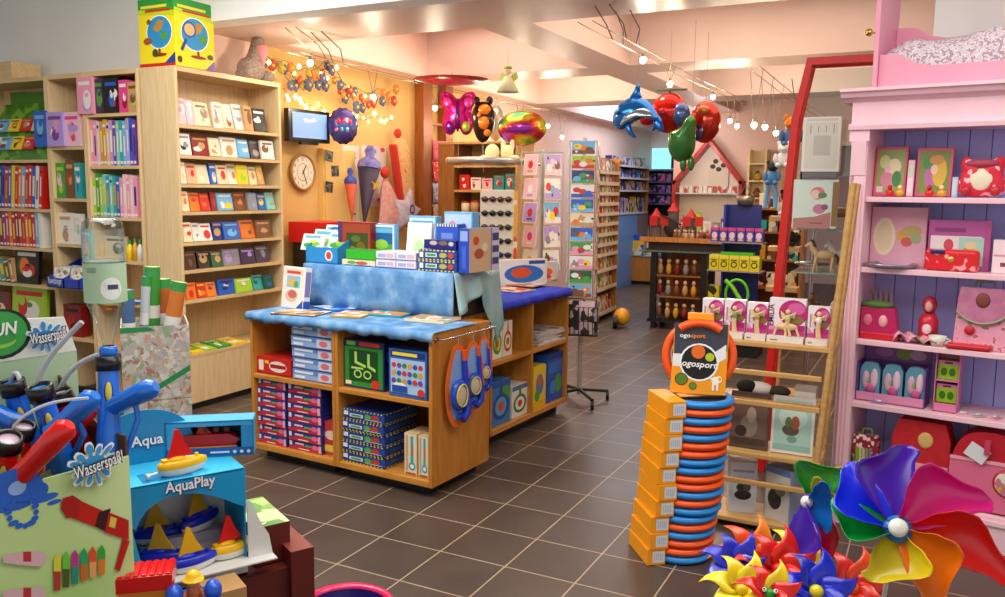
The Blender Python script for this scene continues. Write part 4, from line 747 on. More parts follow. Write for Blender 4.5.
# garlands
def garland(name, label, pts, cols, n, flower, drop, seed, emit=0):
    rng = random.Random(seed); P3 = []
    for px, py in pts:
        x, z = FW.hit(px, py, -.1); P3.append(Vector((x, -.1, z)))
    r = thing(name, label, 'garland', FW.W(0, 0, 0), FW.yaw); fine = []
    for a, b in zip(P3, P3[1:]):
        for k in range(6): t = k/6; fine.append(a.lerp(b, t)+Vector((0, 0, -.05*math.sin(PI*t))))
    fine.append(P3[-1]); MB().tube(fine, .003, M('#4a6a3a', .6), 5).build('cord', r)
    for i in range(n):
        t = (i+.5)/n*(len(fine)-1); a = fine[int(t)].lerp(fine[min(int(t)+1, len(fine)-1)], t-int(t)); c = cols[rng.randrange(len(cols))]; q = a+Vector((rng.uniform(-.02, .02), rng.uniform(-.04, .02), rng.uniform(-drop, .02))); R = flower*rng.uniform(.8, 1.2)
        mb = MB()
        if emit: mb.ell(q, (R, R, R*1.3), M(c, .4, emit=emit), 8, 6); nm = 'fairy_light'
        else:
            for k in range(5): mb.ell(q+Vector((R*.7*math.cos(k*1.257), 0, R*.7*math.sin(k*1.257))), (R*.6, R*.3, R*.6), M(c, .7), 8, 5)
            mb.ell(q+Vector((0, -R*.3, 0)), (R*.35, R*.25, R*.35), M('#e8c84a', .6), 8, 5); nm = 'flower'
        mb.build(nm, r)
    return r
garland('flower_garland', 'garland of grey blue, orange and red cloth flowers high on the yellow wall', [(258, 52), (282, 62), (305, 68), (325, 60), (340, 78), (358, 88), (378, 88), (398, 86)], ['#4c5878', '#586482', '#c87a22', '#b83c26', '#a8982e', '#5c5480', '#c8701e', '#b84a2a'], 34, .037, .16, 4)
garland('flower_garland', 'lower row of grey and red cloth flowers under the first flower garland', [(285, 76), (300, 78), (318, 78), (335, 82), (352, 97), (362, 108)], ['#4c5878', '#586482', '#b83c26', '#4a5878'], 9, .042, .06, 8)
garland('fairy_light_string', 'string of glowing warm fairy lights above the television', [(283, 88), (300, 96), (318, 104), (335, 112), (352, 114), (375, 115), (394, 118)], ['#ffd27a', '#ffb84a', '#ff9a5a', '#ffe0a0', '#ff7a6a'], 26, .017, .06, 6, emit=9)
garland('fairy_light_string', 'string of glowing fairy lights twined in the upper flower garland', [(262, 50), (285, 60), (310, 62), (335, 66), (350, 86), (375, 92)], ['#ffe09a', '#ffd27a', '#fff0c0'], 14, .015, .08, 9, emit=9)
# ================================================================== halogen cable lights
CAB = M('#8c8478', .3, .8); BULB = M('#ffe2b0', .3, emit=28)
def cable_line(name, label, X, ya, yb, zc, bulbs, ya_anchor, e, rods=2):
    r = thing(name, label, 'cable light', (X, 0, 0))
    for dx in (-.05, .05): MB().tube([(dx, ya, zc), (dx, (ya+yb)/2, zc-.03), (dx, yb, zc)], .0035, CAB, 6).build('cable', r)
    for dx in (-.05, .05):
        for k in (0, .22)[:rods]: MB().tube([(dx+k*.3, ya_anchor-.25+k, ZC-.002), (dx*1.2+k*.2, ya_anchor+k, zc+.08), (dx, ya_anchor+.1+k, zc)], .005, CAB, 6).build('suspension_rod', r)
    for px, py in bulbs:
        p = on_x(px, py, X); y, z = p.y, p.z
        f = MB(); f.tube([(-.05, y, zc), (-.01, y, z+.05)], .003, CAB, 5).tube([(.05, y, zc), (.01, y, z+.05)], .003, CAB, 5).lathe([(.008, .05), (.014, .03), (.016, .02)], CAB, (0, y, z), 10); h = f.build('lamp_holder', r)
        MB().ell((0, y, z), (.024, .024, .026), BULB, 10, 8).build('bulb', h); point((X, y, z-.04), e)
    return r
cable_line('cable_light', 'halogen lamps on a twin cable running along the yellow wall', -4.4, 5.0, 11.0, 2.68, [(310, 63), (373, 97), (435, 108), (493, 119), (520, 122), (548, 126), (562, 137)], 5.3, 12)
cable_line('cable_light', 'halogen lamps on a twin cable above the dolphin balloon', -2.0, 5.0, 10.4, 2.70, [(643, 60), (670, 84), (713, 97), (730, 121), (737, 126)], 5.55, 12)
cable_line('cable_light', 'halogen lamps on a twin cable beyond the red foil balloons', -1.35, 7.0, 11.8, 2.66, [(754, 125), (765, 127), (776, 133)], 9.6, 10, 1)
# ================================================================== balloons and hanging things
def pinkfly(): return [(.0, .2), (.1, .3), (.24, .32), (.27, .2), (.18, .06), (.24, -.06), (.2, -.22), (.08, -.26), (.0, -.12), (-.08, -.26), (-.2, -.22), (-.24, -.06), (-.18, .06), (-.27, .2), (-.24, .32), (-.1, .3)]
def smooth(o, n=3):
    for _ in range(n):
        q = []
        for a, b in zip(o, o[1:]+o[:1]): q += [(a[0]*.75+b[0]*.25, a[1]*.75+b[1]*.25), (a[0]*.25+b[0]*.75, a[1]*.25+b[1]*.75)]
        o = q
    return o
def along(px, py, Y): return on_y(px, py, Y)
MAG = M('#c5117f', .16, .5)
r = foil('foil_balloon', 'magenta butterfly foil balloon beside the wooden wall bars', along(458, 116, 7.7), .45, [(x*.72, z*.8) for x, z in smooth(pinkfly(), 2)], .07, MAG, string=-.55)
MB().ell((0, -.03, 0), (.028, .07, .17), M('#5c1a5e', .2, .4), 12, 8).build('butterfly_body', r)
for sx, sz, c in [(-.15, .17, '#e84aa8'), (.15, .17, '#e84aa8'), (.12, -.14, '#a8c03a'), (-.12, -.14, '#6a1a8a')]: MB().ell((sx*.72, -.06, sz*.8), (.045, .018, .055), M(c, .2, .4), 12, 6).build('wing_spot', r)
r = foil('foil_balloon', 'black and orange tiger foil balloon between the butterfly and the rainbow balloon', along(483, 121, 7.4), .3, circ(.115, .2, f=lambda t: 1+.06*math.sin(3*t)), .09, M('#2a1510', .2, .4), string=-.5)
for x, z, a, b in [(.04, .14, .09, .07), (.03, -.03, .08, .09), (-.03, .07, .03, .04), (.08, -.16, .05, .05)]: MB().ell((x*.72, -.075, z*.75), (a*.72, .03, b*.75), M('#e8801c', .2, .3), 12, 6).build('orange_patch', r)
for s in (-1, 1): MB().ell((s*.065, 0, .195), (.034, .025, .045), M('#2a1510', .2, .4), 10, 6).build('ear', r)
r = foil('foil_balloon', 'pale silver foil balloon just behind the tiger balloon', along(496, 123, 8.0), .2, circ(.09, .19), .07, M('#d8d2c0', .15, .7), string=-.45)
RB = bsdf('rainbow_foil'); m, N, L, b = RB; n = nz(N, L, 2.2, 1, (1, 1, 2.2)); rr_ = ramp(N, L, n.outputs['Fac'], [(.3, '#3a2a8a'), (.4, '#2a8a5a'), (.48, '#c8c02a'), (.56, '#c83a2a'), (.66, '#8a2a8a')]); L.new(rr_.outputs[0], b.inputs['Base Color']); b.inputs['Metallic'].default_value = .6; b.inputs['Roughness'].default_value = .15
r = foil('foil_balloon', 'large oval rainbow foil balloon over the card spinners', along(522, 128, 7.2), .25, circ(.235, .165), .13, m, string=-.45)
r = thing('hanging_fairy', 'small pale green and yellow fairy doll hanging from the ceiling', 'hanging doll', along(508, 78, 6.6))
MB().lathe([(.0, .04), (.03, .03), (.1, -.1), (.095, -.1), (.0, -.06)], M('#d8d8b0', .7), (0, 0, -.02), 12).build('skirt', r)
MB().ell((0, 0, .06), (.03, .03, .035), M('#e8c8a8', .6)).build('doll_head', r); MB().ell((0, .0, .085), (.034, .034, .02), M('#8fae3a', .6)).build('doll_hat', r)
for s in (-1, 1): MB().prism([(0, .0), (s*.07, .06), (s*.09, .0), (s*.03, -.04)][::s], .02, .026, M('#b8c860', .5)).build('wing', r)
MB().tube([(0, 0, .1), (0, 0, ZC-r.location.z if r.location.z < ZC else .2)], .0015, CAB, 5).build('thread', r)
r = thing('paper_parasol', 'wide shallow red disc with pale specks hanging close under the ceiling beam', 'parasol', along(452, 84, 7.3))
MB().lathe([(0, .0), (.2, .008), (.38, .035), (.38, .041), (.2, .024), (0, .018)], noisy('red_speckled', [(.5, '#8c0e16'), (.63, '#98141a'), (.68, '#c88a80')], 26, rough=.35), (0, 0, 0), 32).build('canopy', r)
MB().tube([(0, 0, .02), (0, 0, .12)], .004, CAB, 6).build('hanger', r)
# dolphin, parrot and turtle foil balloons
FB_ = Fr((0, 5.6), 0)
def P(px, py, o, Y): q = on_y(px, py, Y); return (q.x-o.x, q.z-o.z)
Yd = 5.9; o = on_y(637, 113, Yd)
DOL = M('#2277cc', .14, .55)
body = smooth([P(*q, o, Yd) for q in [(613, 126), (612, 116), (618, 105), (627, 98), (640, 96), (651, 103), (657, 113), (661, 122), (655, 121), (648, 117), (638, 119), (628, 126), (620, 131)]], 2)
r = foil('dolphin_balloon', 'blue and silver dolphin foil balloon hanging under the cable lamps', o, 0, body[::-1] if False else body, .1, DOL, string=-.0)
for c in [x for x in r.children if x.name.startswith('string')]: bpy.data.objects.remove(c)
def fin(name, pts, th, mat, y=0):
    mb = MB(); q = smooth([P(*p_, o, Yd) for p_ in pts], 2); mb.add(*cushion(q, th, sum(a[0] for a in q)/len(q), sum(a[1] for a in q)/len(q), 4), mat, True); mb.build(name, r, loc=(0, y, 0))
fin('dorsal_fin', [(628, 99), (634, 92), (637, 83), (640, 84), (640, 92), (643, 99), (636, 101)], .035, DOL)
fin('tail_fin', [(655, 116), (660, 115), (664, 128), (663, 133), (656, 128), (651, 133), (653, 124)], .03, DOL)
fin('flipper', [(627, 124), (633, 123), (634, 131), (640, 139), (634, 138), (628, 132)], .025, DOL, -.05)
fin('belly', [(622, 127), (626, 116), (636, 110), (646, 108), (655, 113), (657, 119), (646, 117), (637, 119), (630, 124)], .035, M('#b9cbd8', .1, .85), -.075)
MB().ell((P(622, 114, o, Yd)[0], -.085, P(622, 114, o, Yd)[1]), (.012, .008, .014), BLACK, 10, 6).build('eye', r)
MB().tube([(0, 0, .08), (0, .0, ZC-o.z)], .0015, CAB, 5).build('thread', r)
Yp = 6.3; o = on_y(669, 113, Yp)
r = foil('foil_balloon', 'red helicopter shaped foil balloon behind the dolphin balloon', o, .1, circ(.14, .15), .1, M('#cc2015', .16, .5), string=None)
MB().ell((.1, -.06, -.02), (.07, .05, .09), M('#55689a', .15, .5), 12, 8).build('window_print', r); MB().box(-.1, .13, -.02, .02, .165, .175, M('#3a4a30', .4)).tube([(0, 0, .13), (0, 0, .17)], .008, M('#3a4a30', .4)).build('rotor', r); MB().ell((-.16, 0, -.04), (.07, .05, .05), M('#cc2015', .16, .5), 10, 6).build('nose', r)
MB().tube([(0, 0, .17), (0, 0, ZC-o.z)], .0015, CAB, 5).build('thread', r)
Yp = 6.5; o = on_y(705, 122, Yp)
r = foil('foil_balloon', 'round red foil balloon with a dark ring beside the green balloon', o, -.3, circ(.13, .16), .09, M('#b8301c', .16, .5), string=None)
MB().lathe([(.03, .085), (.07, .075)], M('#3a2a4a', .2, .4), (-.03, -.01, -.08), 16, RX).build('wheel_print', r); MB().ell((.02, -.07, .08), (.06, .03, .04), M('#c8703a', .2, .4), 10, 6).build('window_print', r)
MB().tube([(0, 0, .15), (0, 0, ZC-o.z)], .0015, CAB, 5).build('thread', r)
Yp = 6.0; o = on_y(683, 142, Yp)
tur = smooth([P(*q, o, Yp) for q in [(668, 140), (669, 132), (676, 130), (684, 125), (688, 116), (693, 114), (697, 122), (695, 134), (696, 146), (692, 156), (684, 163), (675, 161), (668, 152)]], 2)
GRF = M('#3c7a35', .25, .3)
r = foil('foil_balloon', 'plump green foil balloon with dangling feet under the red balloons', o, 0, tur, .1, GRF, string=None)
for i, (px, py) in enumerate([(683, 167), (691, 166)]):
    x, z = P(px, py, o, Yp); MB().ell((x, 0, z+.02), (.025, .02, .055), GRF, 10, 7).build('foot', r)
MB().tube([(.06, 0, .14), (.06, 0, ZC-o.z)], .0015, CAB, 5).build('thread', r)
# ================================================================== middle of the shop: wooden shelf, disc shelf, stands and spinners
Y8 = Fr((0, 7.8), 0)
r = thing('display_cabinet', 'brown wooden open cabinet of jars below the foil balloons', 'cabinet', (-4.78, 7.8, 0), 0)
MB().box(0, .2, 0, .4, 0, 2.14, OAK).build('side_panel', r, bevel=.003); MB().box(.93, .955, 0, .4, 0, 2.14, LATH).build('side_panel', r, bevel=.003)
MB().box(.2, .93, .388, .4, 0, 2.14, LATH).build('back_panel', r); MB().box(-.01, .965, -.01, .4, 2.14, 2.165, LATH).build('top_board', r)
CZS = [.5, .95, 1.42, 1.66, 1.92]
for z in CZS: MB().box(.2, .93, .002, .388, z-.025, z, LATH).build('shelf', r)
for i, (z, row) in enumerate([(1.92, [('white', .09), ('cream', .08), ('dark red', .1), ('white', .09), ('red', .1), ('pink', .08)]), (1.66, [('red', .16), ('white', .13), ('pale pink', .12), ('teal', .15), ('teal', .17)]), (1.42, [('cream', .12), ('tan', .13), ('red', .12), ('white', .13), ('dark red', .11), ('brown', .1)]), (.95, [('white', .2), ('red', .2), ('blue', .2)])]):
    for j, (c, h) in enumerate(row):
        x = -4.78+.24+j*.69/len(row); w_ = .69/len(row)-.015
        if i == 2 or i == 0 and j % 2 == 0:
            t = thing('storage_jar', '{} lidded jar, {} from the wall bars, {} shelf of wooden cabinet'.format(c, ORD[j], ('top', 'second', 'third', 'low')[i]), 'jar', (x+w_/2, 7.9, z+.001), 0, 'jars in the wooden cabinet'); k = min(w_/2, .05)
            MB().lathe([(0, 0), (k, 0), (k, h*.75), (k*.8, h*.82)], M(PAL[c], .25), seg=14).build('jar_body', t); MB().cyl((0, 0, h*.82), k*.85, h*.18, M('#b02a22', .35), 14).build('lid', t)
        else:
            mb = MB(); mb.box(0, w_, 0, .08, 0, h, M(PAL[c], .35)); mb.art((0, 0, 0), (1, 0, 0), (0, 0, 1), w_, h, rart(random.Random(i*9+j), [c, 'white', 'red']))
            tag(mb.build('toy_package', loc=(x, 7.85, z+.001)), '{} package, {} from the wall bars, {} shelf of wooden cabinet'.format(c, ORD[j], ('top', 'second', 'third', 'low')[i]), 'package', 'packages in the wooden cabinet')
# round shelf with plush rabbit
o = on_y(487, 162, 7.0)
r = thing('disc_shelf', 'round brushed metal disc shelf hung before the wooden cabinet', 'shelf', o)
MB().lathe([(0, -.02), (.37, -.02), (.39, -.012), (.39, .03), (.37, .036), (.365, .0), (0, 0)], M('#c8c4bc', .25, .6), seg=36).build('disc', r)
MB().tube([(-.2, .3, .0), (-.2, .79, .0)], .012, STEEL, 8).tube([(.2, .3, .0), (.2, .79, .0)], .012, STEEL, 8).build('support_arm', r)
r = thing('plush_rabbit', 'pale yellow plush rabbit lying on the round metal shelf', 'plush toy', o+Vector((.16, -.1, .003)), .2); r.scale = (.78, .78, .78)
PY = noisy('pale_yellow_plush', [(.3, '#e8dfa0'), (.7, '#f2ecc0')], 60, rough=.9, bump=.4)
MB().ell((-.06, 0, .1), (.09, .07, .1), PY).build('plush_body', r); MB().ell((.12, 0, .1), (.08, .07, .09), PY).build('plush_head', r)
for s in (-.04, .05): MB().ell((.12+s*1.2, .0, .18), (.03, .02, .07), PY).build('ear', r)
for s in (-.13, .22): MB().ell((s, -.06, .035), (.07, .04, .035), PY).build('paw', r)
# sunglasses stand
o = on_z(499, 270, .95); o = on_y(498, 280, 6.35)
r = thing('sunglasses_stand', 'cream board stand of dark sunglasses beside the tall card spinner', 'stand', (o.x, o.y, 0), .35)
BRD = M('#ddd0bc', .5)
MB().box(-.16, .16, 0, .02, .9, 1.66, BRD).build('board', r, bevel=.004); MB().box(.13, .16, -.004, -.001, .9, 1.66, printed(['#e0a02a', '#d8502a', '#e8d8b0'], 16, 2)).build('printed_strip', r)
MB().tube([(0, .03, 0), (0, .03, .95)], .02, M('#8a8a8a', .4, .7)).lathe([(0, 0), (.2, 0), (.2, .02), (0, .03)], M('#8a8a8a', .4, .7), (0, .03, 0)).build('foot_pole', r)
for c in range(2):
    for i in range(6):
        g = thing('sunglasses', '{} sunglasses, {} from the top of the {} column on the cream stand'.format(('dark red', 'black', 'brown', 'black', 'blue', 'dark red')[i], ORD[i], ('outer', 'inner')[c]), 'sunglasses', Vector((o.x, o.y, 0))+Matrix.Rotation(.35, 3, 'Z') @ Vector((-.085+.135*c, -.018, 1.58-.118*i)), .35, 'sunglasses on the cream stand'); g.scale = (1.12, 1.2, 1.25)
        lens = M(('#4a1418', '#16161a', '#3a2414', '#16161a', '#1a2a4a', '#4a1418')[i], .15)
        for s in (-1, 1): MB().ell((s*.03, 0, 0), (.026, .008, .02), lens, 12, 6).build('lens', g)
        MB().tube([(-.008, 0, .006), (.008, 0, .006)], .003, BLACK, 5).tube([(-.057, 0, .005), (-.06, .015, .005)], .003, BLACK, 5).tube([(.057, 0, .005), (.06, .015, .005)], .003, BLACK, 5).build('frame', g)
# greeting card spinners
def spinner(name, label, base, yaw, W2, faces, z0, z1, rows, cw, ch, colsets, lab, wheels=False, seed=0, grp='', faceset=(0, 1, 3)):
    r = thing(name, label, 'card spinner', (base[0], base[1], 0), yaw); WR = M('#c8c8c4', .35, .6)
    MB().tube([(0, 0, .06), (0, 0, z1+.03)], .018, WR).build('pole', r)
    mb = MB()
    for sx in (-1, 1):
        for sy in (-1, 1): mb.tube([(sx*W2, sy*W2, z0), (sx*W2, sy*W2, z1)], .005, WR, 6)
    for z in (z0, (z0+z1)/2, z1): mb.tube([(-W2, -W2, z), (W2, -W2, z), (W2, W2, z), (-W2, W2, z)], .005, WR, 6, closed=True)
    mb.tube([(-W2, -W2, z1), (W2, W2, z1)], .005, WR, 6).tube([(W2, -W2, z1), (-W2, W2, z1)], .005, WR, 6); mb.build('wire_frame', r)
    if wheels:
        mb = MB()
        for k in range(4): a = k*PI/2+.5; mb.tube([(0, 0, .1), (.25*math.cos(a), .25*math.sin(a), .07)], .014, M('#3a3a3c', .4, .6))
        mb.build('base', r)
        for k in range(4): a = k*PI/2+.5; MB().cyl((.25*math.cos(a)-.012, .25*math.sin(a), .032), .032, .024, BLACK, 14, Matrix.Rotation(PI/2, 4, 'Y')).tube([(.25*math.cos(a), .25*math.sin(a), .035), (.25*math.cos(a), .25*math.sin(a), .075)], .008, BLACK).build('caster', r)
    else: MB().lathe([(0, 0), (.24, 0), (.24, .02), (.03, .05), (0, .06)], M('#8a8a88', .4, .6)).build('base', r)
    k = seed; pit = (z1-z0)/rows
    for f in faceset:
        for row in range(rows):
            z = z1-(row+1)*pit+.008; cs = colsets[(row+f*3) % len(colsets)]; a = f*PI/2; k += 1
            mb = MB(); mb.box(-cw/2, cw/2, 0, .004, 0, ch, M('#efe9df', .5)); mb.art((-cw/2, 0, 0), (1, 0, 0), (0, 0, 1), cw, ch, [('r', .015, .02, .985, .98, PAL[cs[0]]), ('r', .015, .02, .985, .3, PAL[cs[2]])]+[('e', .25+.25*((j+k) % 3), .35+.12*((j*2+k) % 3), .17, .2, PAL[c]) for j, c in enumerate(cs[1:]+[('yellow', 'white', 'brown', 'red')[k % 4]])]+[('e', .2+.25*((j*2+k) % 4), .2+.2*((j+k) % 4), .06, .08, PAL[c]) for j, c in enumerate(['white', 'dark green', cs[1]])])
            q = Matrix.Rotation(yaw+a, 3, 'Z') @ Vector((0, -W2-.018, 0))
            tag(mb.build('greeting_card', loc=(base[0]+q.x, base[1]+q.y, z), rot=(-.12, 0, yaw+a)), lab.format(c=cs[0], o=ORD[row], f=('face towards the shop front', 'face towards the aisle', 'rear face', 'face towards the yellow wall')[f]), 'greeting card', grp)
    return r
KID = [['light blue', 'orange', 'brown'], ['lime', 'orange', 'red'], ['dark blue', 'light blue', 'green'], ['white', 'red', 'blue'], ['blue', 'green', 'light blue'], ['cream', 'orange', 'tan'], ['blue', 'orange', 'light blue'], ['green', 'white', 'pink'], ['white', 'grey', 'pink'], ['dark green', 'brown', 'green']]
SB = on_z(579, 394, .06)[:2]
spinner('card_spinner', 'tall wheeled wire spinner of colourful landscape picture cards', SB, .3, .10, 4, .84, 2.03, 11, .175, .1, KID, '{c} picture card, {o} from the top, {f} of wheeled spinner', True, 3, 'picture cards on the wheeled spinner')
mb = MB(); WRB = M('#4a4644', .4, .6)
for k in range(9):
    x = -.14+.28*k/8; mb.tube([(x, -.16, .56), (x, -.2, .78)], .004, WRB, 5)
for z in (.56, .67, .78): mb.tube([(-.14, -.16-.04*(z-.56)/.22, z), (.14, -.16-.04*(z-.56)/.22, z), (.14, .14, z), (-.14, .14, z)], .004, WRB, 5, closed=True)
mb.box(-.14, .14, -.15, .13, .55, .556, WRB)
wr = Matrix.Rotation(.3, 3, 'Z')
tag(mb.build('wire_basket', loc=(SB[0], SB[1], 0), rot=.3), 'dark wire basket hung low on the wheeled card spinner', 'basket')
for i, (c, x, y) in enumerate([('black', -.07, -.1), ('pale pink', .05, -.1), ('dark purple', -.03, -.03), ('grey', .07, .03), ('black', -.05, .07)]):
    q = wr @ Vector((x, y, 0)); tag(MB().box(-.06, .06, 0, .01, 0, .26, printed([PAL[c], '#d8c8c8', '#2a2424'], 20, i)).build('card_pack', loc=(SB[0]+q.x, SB[1]+q.y, .558), rot=(-.08, 0, .3)), '{} card pack, {} from the front in the dark wire basket'.format(c, ORD[i]), 'card pack', 'card packs in the wire basket')
SOFT = [['lilac', 'white', 'pale pink'], ['white', 'light blue', 'lilac'], ['light blue', 'red', 'white'], ['lilac', 'grey', 'white'], ['white', 'lilac', 'light blue']]
SOFT2 = [['pale pink', 'red', 'tan'], ['pale pink', 'white', 'lilac'], ['lilac', 'red', 'blue'], ['pale pink', 'hot pink', 'white'], ['white', 'peach', 'pale pink']]
spinner('card_spinner', 'pastel greeting card spinner between the sunglasses stand and the landscape cards', (-3.17, 6.98), 1.15, .135, 4, .93, 2.0, 5, .19, .19, SOFT, '{c} pastel card, {o} from the top, {f} of pastel spinner', False, 5, 'pastel cards on the spinner', (0,))
b0 = Vector((-3.17, 6.98, 0)); pit = 1.07/5
for f in (1, 3):
    for row in range(5):
        cs = SOFT2[row] if f == 1 else SOFT[row]; a = {1: 1.15-PI/2, 3: 1.15+PI/2}[f]
        q = Matrix.Rotation(a, 3, 'Z') @ Vector((0, -.135-.018, 0)); mb = MB(); mb.box(-.095, .095, 0, .004, 0, .19, M('#efe6e0', .5))
        mb.art((-.095, 0, 0), (1, 0, 0), (0, 0, 1), .19, .19, [('r', .05, .05, .95, .95, PAL[cs[0]]), ('e', .5, .5, .18, .2, PAL[cs[1]]), ('r', .3, .14, .7, .24, PAL[cs[2]])])
        tag(mb.build('greeting_card', loc=(b0.x+q.x, b0.y+q.y, 2.0-(row+1)*pit+.008), rot=(-.12, 0, a)), '{} pastel card, {} from the top, face towards {} of pastel spinner'.format(cs[0], ORD[row], ('yellow wall', 'aisle')[f == 3]), 'greeting card', 'pastel cards on the spinner')
# wooden magazine rack
FR = Fr((-3.70, 9.85), 94)
r = thing('magazine_rack', 'tall narrow wooden magazine rack standing beyond the wheeled card spinner', 'rack', FR.W(0, 0, 0), FR.yaw)
RW = noisy('rack_wood', [(.3, '#a8672e'), (.7, '#c4843e')], 5, (8, 8, 1), .4)
for x in (0, .93): MB().box(x, x+.03, 0, .16, 0, 2.1, RW).build('side_panel', r, bevel=.003)
MB().box(.03, .93, .145, .16, 0, 2.1, RW).build('back_panel', r)
TI = [.1, .42, .66, .86, .99, 1.12, 1.25, 1.38, 1.51, 1.64, 1.77, 1.91]
for z in TI: MB().box(.03, .93, .0, .145, z-.02, z, LATH).box(.03, .93, -.012, .0, z-.03, z+.015, M('#e6d9bd', .5)).build('shelf', r)
rng = random.Random(11)
for i, z in enumerate(TI):
    for j in range(4):
        c = rng.choice(['red', 'dark green', 'gold', 'cream', 'blue', 'dark red', 'teal', 'orange', 'white', 'lime']); h = min(.2, ((TI+[2.1])[i+1]-z)*.8)
        tag(MB().box(0, .19, 0, .014, 0, h, M(PAL[c], .4), front=printed([PAL[c], '#efe8da', '#3a2a24', '#c8a05a'], 18, j)).build('magazine', loc=FR.W(.05+j*.22, .05, z+.003), rot=(-.12, 0, FR.yaw)), '{} magazine, {} from the aisle end on rack tier {} from the bottom'.format(c, ORD[j], ORD[i]), 'magazine', 'magazines in the wooden rack')
# ---- far corner: wall shelves, blue panel, low cabinet, screens
FB = Fr((-4.8, 13.4), 90)
r = thing('wall_shelf', 'brown wall shelf of dark game boxes above the blue panel at the far end', 'wall shelf', FB.W(0, 0, 0), FB.yaw)
MB().box(2.0, 2.04, 0, .3, 1.28, 2.14, OAK).build('side_panel', r); MB().box(0, .04, 0, .3, 1.28, 2.14, OAK).build('side_panel', r)
MB().box(.04, 2.0, .29, .3, 1.28, 2.14, OAK).build('back_panel', r)
for z in (1.30, 1.70, 1.92, 2.13): MB().box(.04, 2.0, -.01, .29, z-.03, z, M('#d8d4d8', .4)).build('shelf', r)
rng = random.Random(21)
for i, z in enumerate((1.30, 1.70, 1.92, 2.13)):
    for j in range(7):
        c = rng.choice(['dark blue', 'purple', 'brown', 'gold', 'dark red', 'blue', 'tan', 'grey']) if i else ['blue', 'purple', 'lilac', 'gold', 'gold', 'yellow', 'blue'][j]
        h = rng.uniform(.12, .17) if i else rng.uniform(.2, .3)
        tag(MB().box(0, .23, 0, .12, 0, h, M(PAL[c], .4), front=printed([PAL[c], '#c8b8c8', '#2a2434'], 14, i*7+j)).build('game_box', loc=FB.W(.1+j*.265, .05, z+.001), rot=FB.yaw), '{} game box, {} from the aisle end on the {} far wall shelf'.format(c, ORD[j], ('lowest', 'second', 'third', 'topmost')[i]), 'game box', 'game boxes on the far wall shelf')
tag(MB().box(-.03, 1.02, 0, .03, .0, 1.26, M('#6fa4e4', .4)).build('partition_board', loc=FB.W(.4, 0, 0), rot=FB.yaw), 'light blue upright board under the far wall shelf', 'board')
tag(MB().box(0, .62, 0, .02, .0, 1.26, M('#8a7a78', .5)).build('partition_board', loc=FB.W(1.45, 0, 0), rot=FB.yaw), 'grey brown upright board beside the light blue board', 'board')
r = thing('low_cabinet', 'low brown wooden cabinet with a glass top at the far end of the aisle', 'cabinet', (-4.95, 14.55, 0), 0)
CBW = noisy('cabinet_wood', [(.3, '#9c6224'), (.7, '#b57a34')], 4, (8, 8, 1), .35)
MB().box(0, .52, 0, .6, .06, .51, CBW).build('carcass', r, bevel=.003); MB().box(.01, .51, -.018, -.001, .07, .5, CBW).build('door', r, bevel=.003); MB().box(.03, .5, .03, .6, 0, .06, BLACK).build('plinth', r)
MB().box(-.02, .56, -.03, .6, .515, .53, M('#7fa394', .15)).build('glass_top', r)
tag(MB().box(0, .3, 0, .2, 0, .26, M('#e0b030', .4), front=printed(['#e0b030', '#2a50b0', '#c8c8c0'], 8, 4)).box(.02, .28, .02, .18, .26, .36, M('#2448a8', .4)).build('toy_house', loc=(-4.9, 14.6, .533)), 'yellow and blue toy house standing on the low brown cabinet', 'toy')
for i, c in enumerate(['blue', 'white', 'lilac']): tag(MB().box(0, .12, 0, .1, 0, .2, M(PAL[c], .4)).ell((.06, .05, .24), (.05, .05, .05), M('#c8a890', .5), 8, 6).build('toy_figure', loc=(-4.8+i*.13, 14.95, .533)), 'small {} toy figure beside the toy house on the low cabinet'.format(c), 'toy')
r = thing('wall_shelf', 'dark wall shelf of purple boxes under the glowing screens', 'wall shelf', (-5.12, 16.2, 0), 0)
for z in (1.45, 1.66, 1.88, 2.11): MB().box(0, 1.2, 0, .39, z-.03, z, M('#5a4c6c', .4)).build('shelf', r)
for x in (0, 1.18): MB().box(x, x+.02, 0, .39, 1.0, 2.11, M('#4a2c20', .4)).build('side_panel', r)
MB().box(.02, 1.18, .38, .39, 1.0, 2.11, M('#1c1420', .5)).build('back_panel', r)
for i, z in enumerate((1.45, 1.66, 1.88)):
    for j in range(6):
        c = ['dark blue', 'purple', 'dark red', 'hot pink', 'dark purple', 'blue'][(i*2+j*5) % 6]
        tag(MB().box(0, .16, 0, .12, 0, .15, M(PAL[c], .4), front=printed([PAL[c], '#8a6a9a', '#241c30'], 14, j)).build('game_box', loc=(-5.07+j*.185, 16.25, z+.001)), '{} box, {} from the far corner on the {} shelf below the screens'.format(c, ORD[j], ('lowest', 'middle', 'top')[i]), 'game box', 'boxes below the screens')
r = thing('monitor', 'dark framed screen glowing turquoise high on the far wall', 'monitor', (-4.6, 16.2, 2.14), 0)
MB().box(0, .62, .0, .05, 0, .36, BLACK).build('bezel', r); MB().box(.18, .58, -.006, 0, .07, .31, M('#3fd0b8', .3, emit=1.2)).build('screen', r); MB().box(.2, .42, .02, .3, -.02, 0, BLACK).build('foot', r)
tag(MB().box(0, .38, 0, .03, 0, .4, M('#7fdcf0', .3, emit=1.6)).build('light_panel', loc=(-5.02, 16.3, 2.13)), 'bright turquoise light panel beside the far screen', 'light panel')
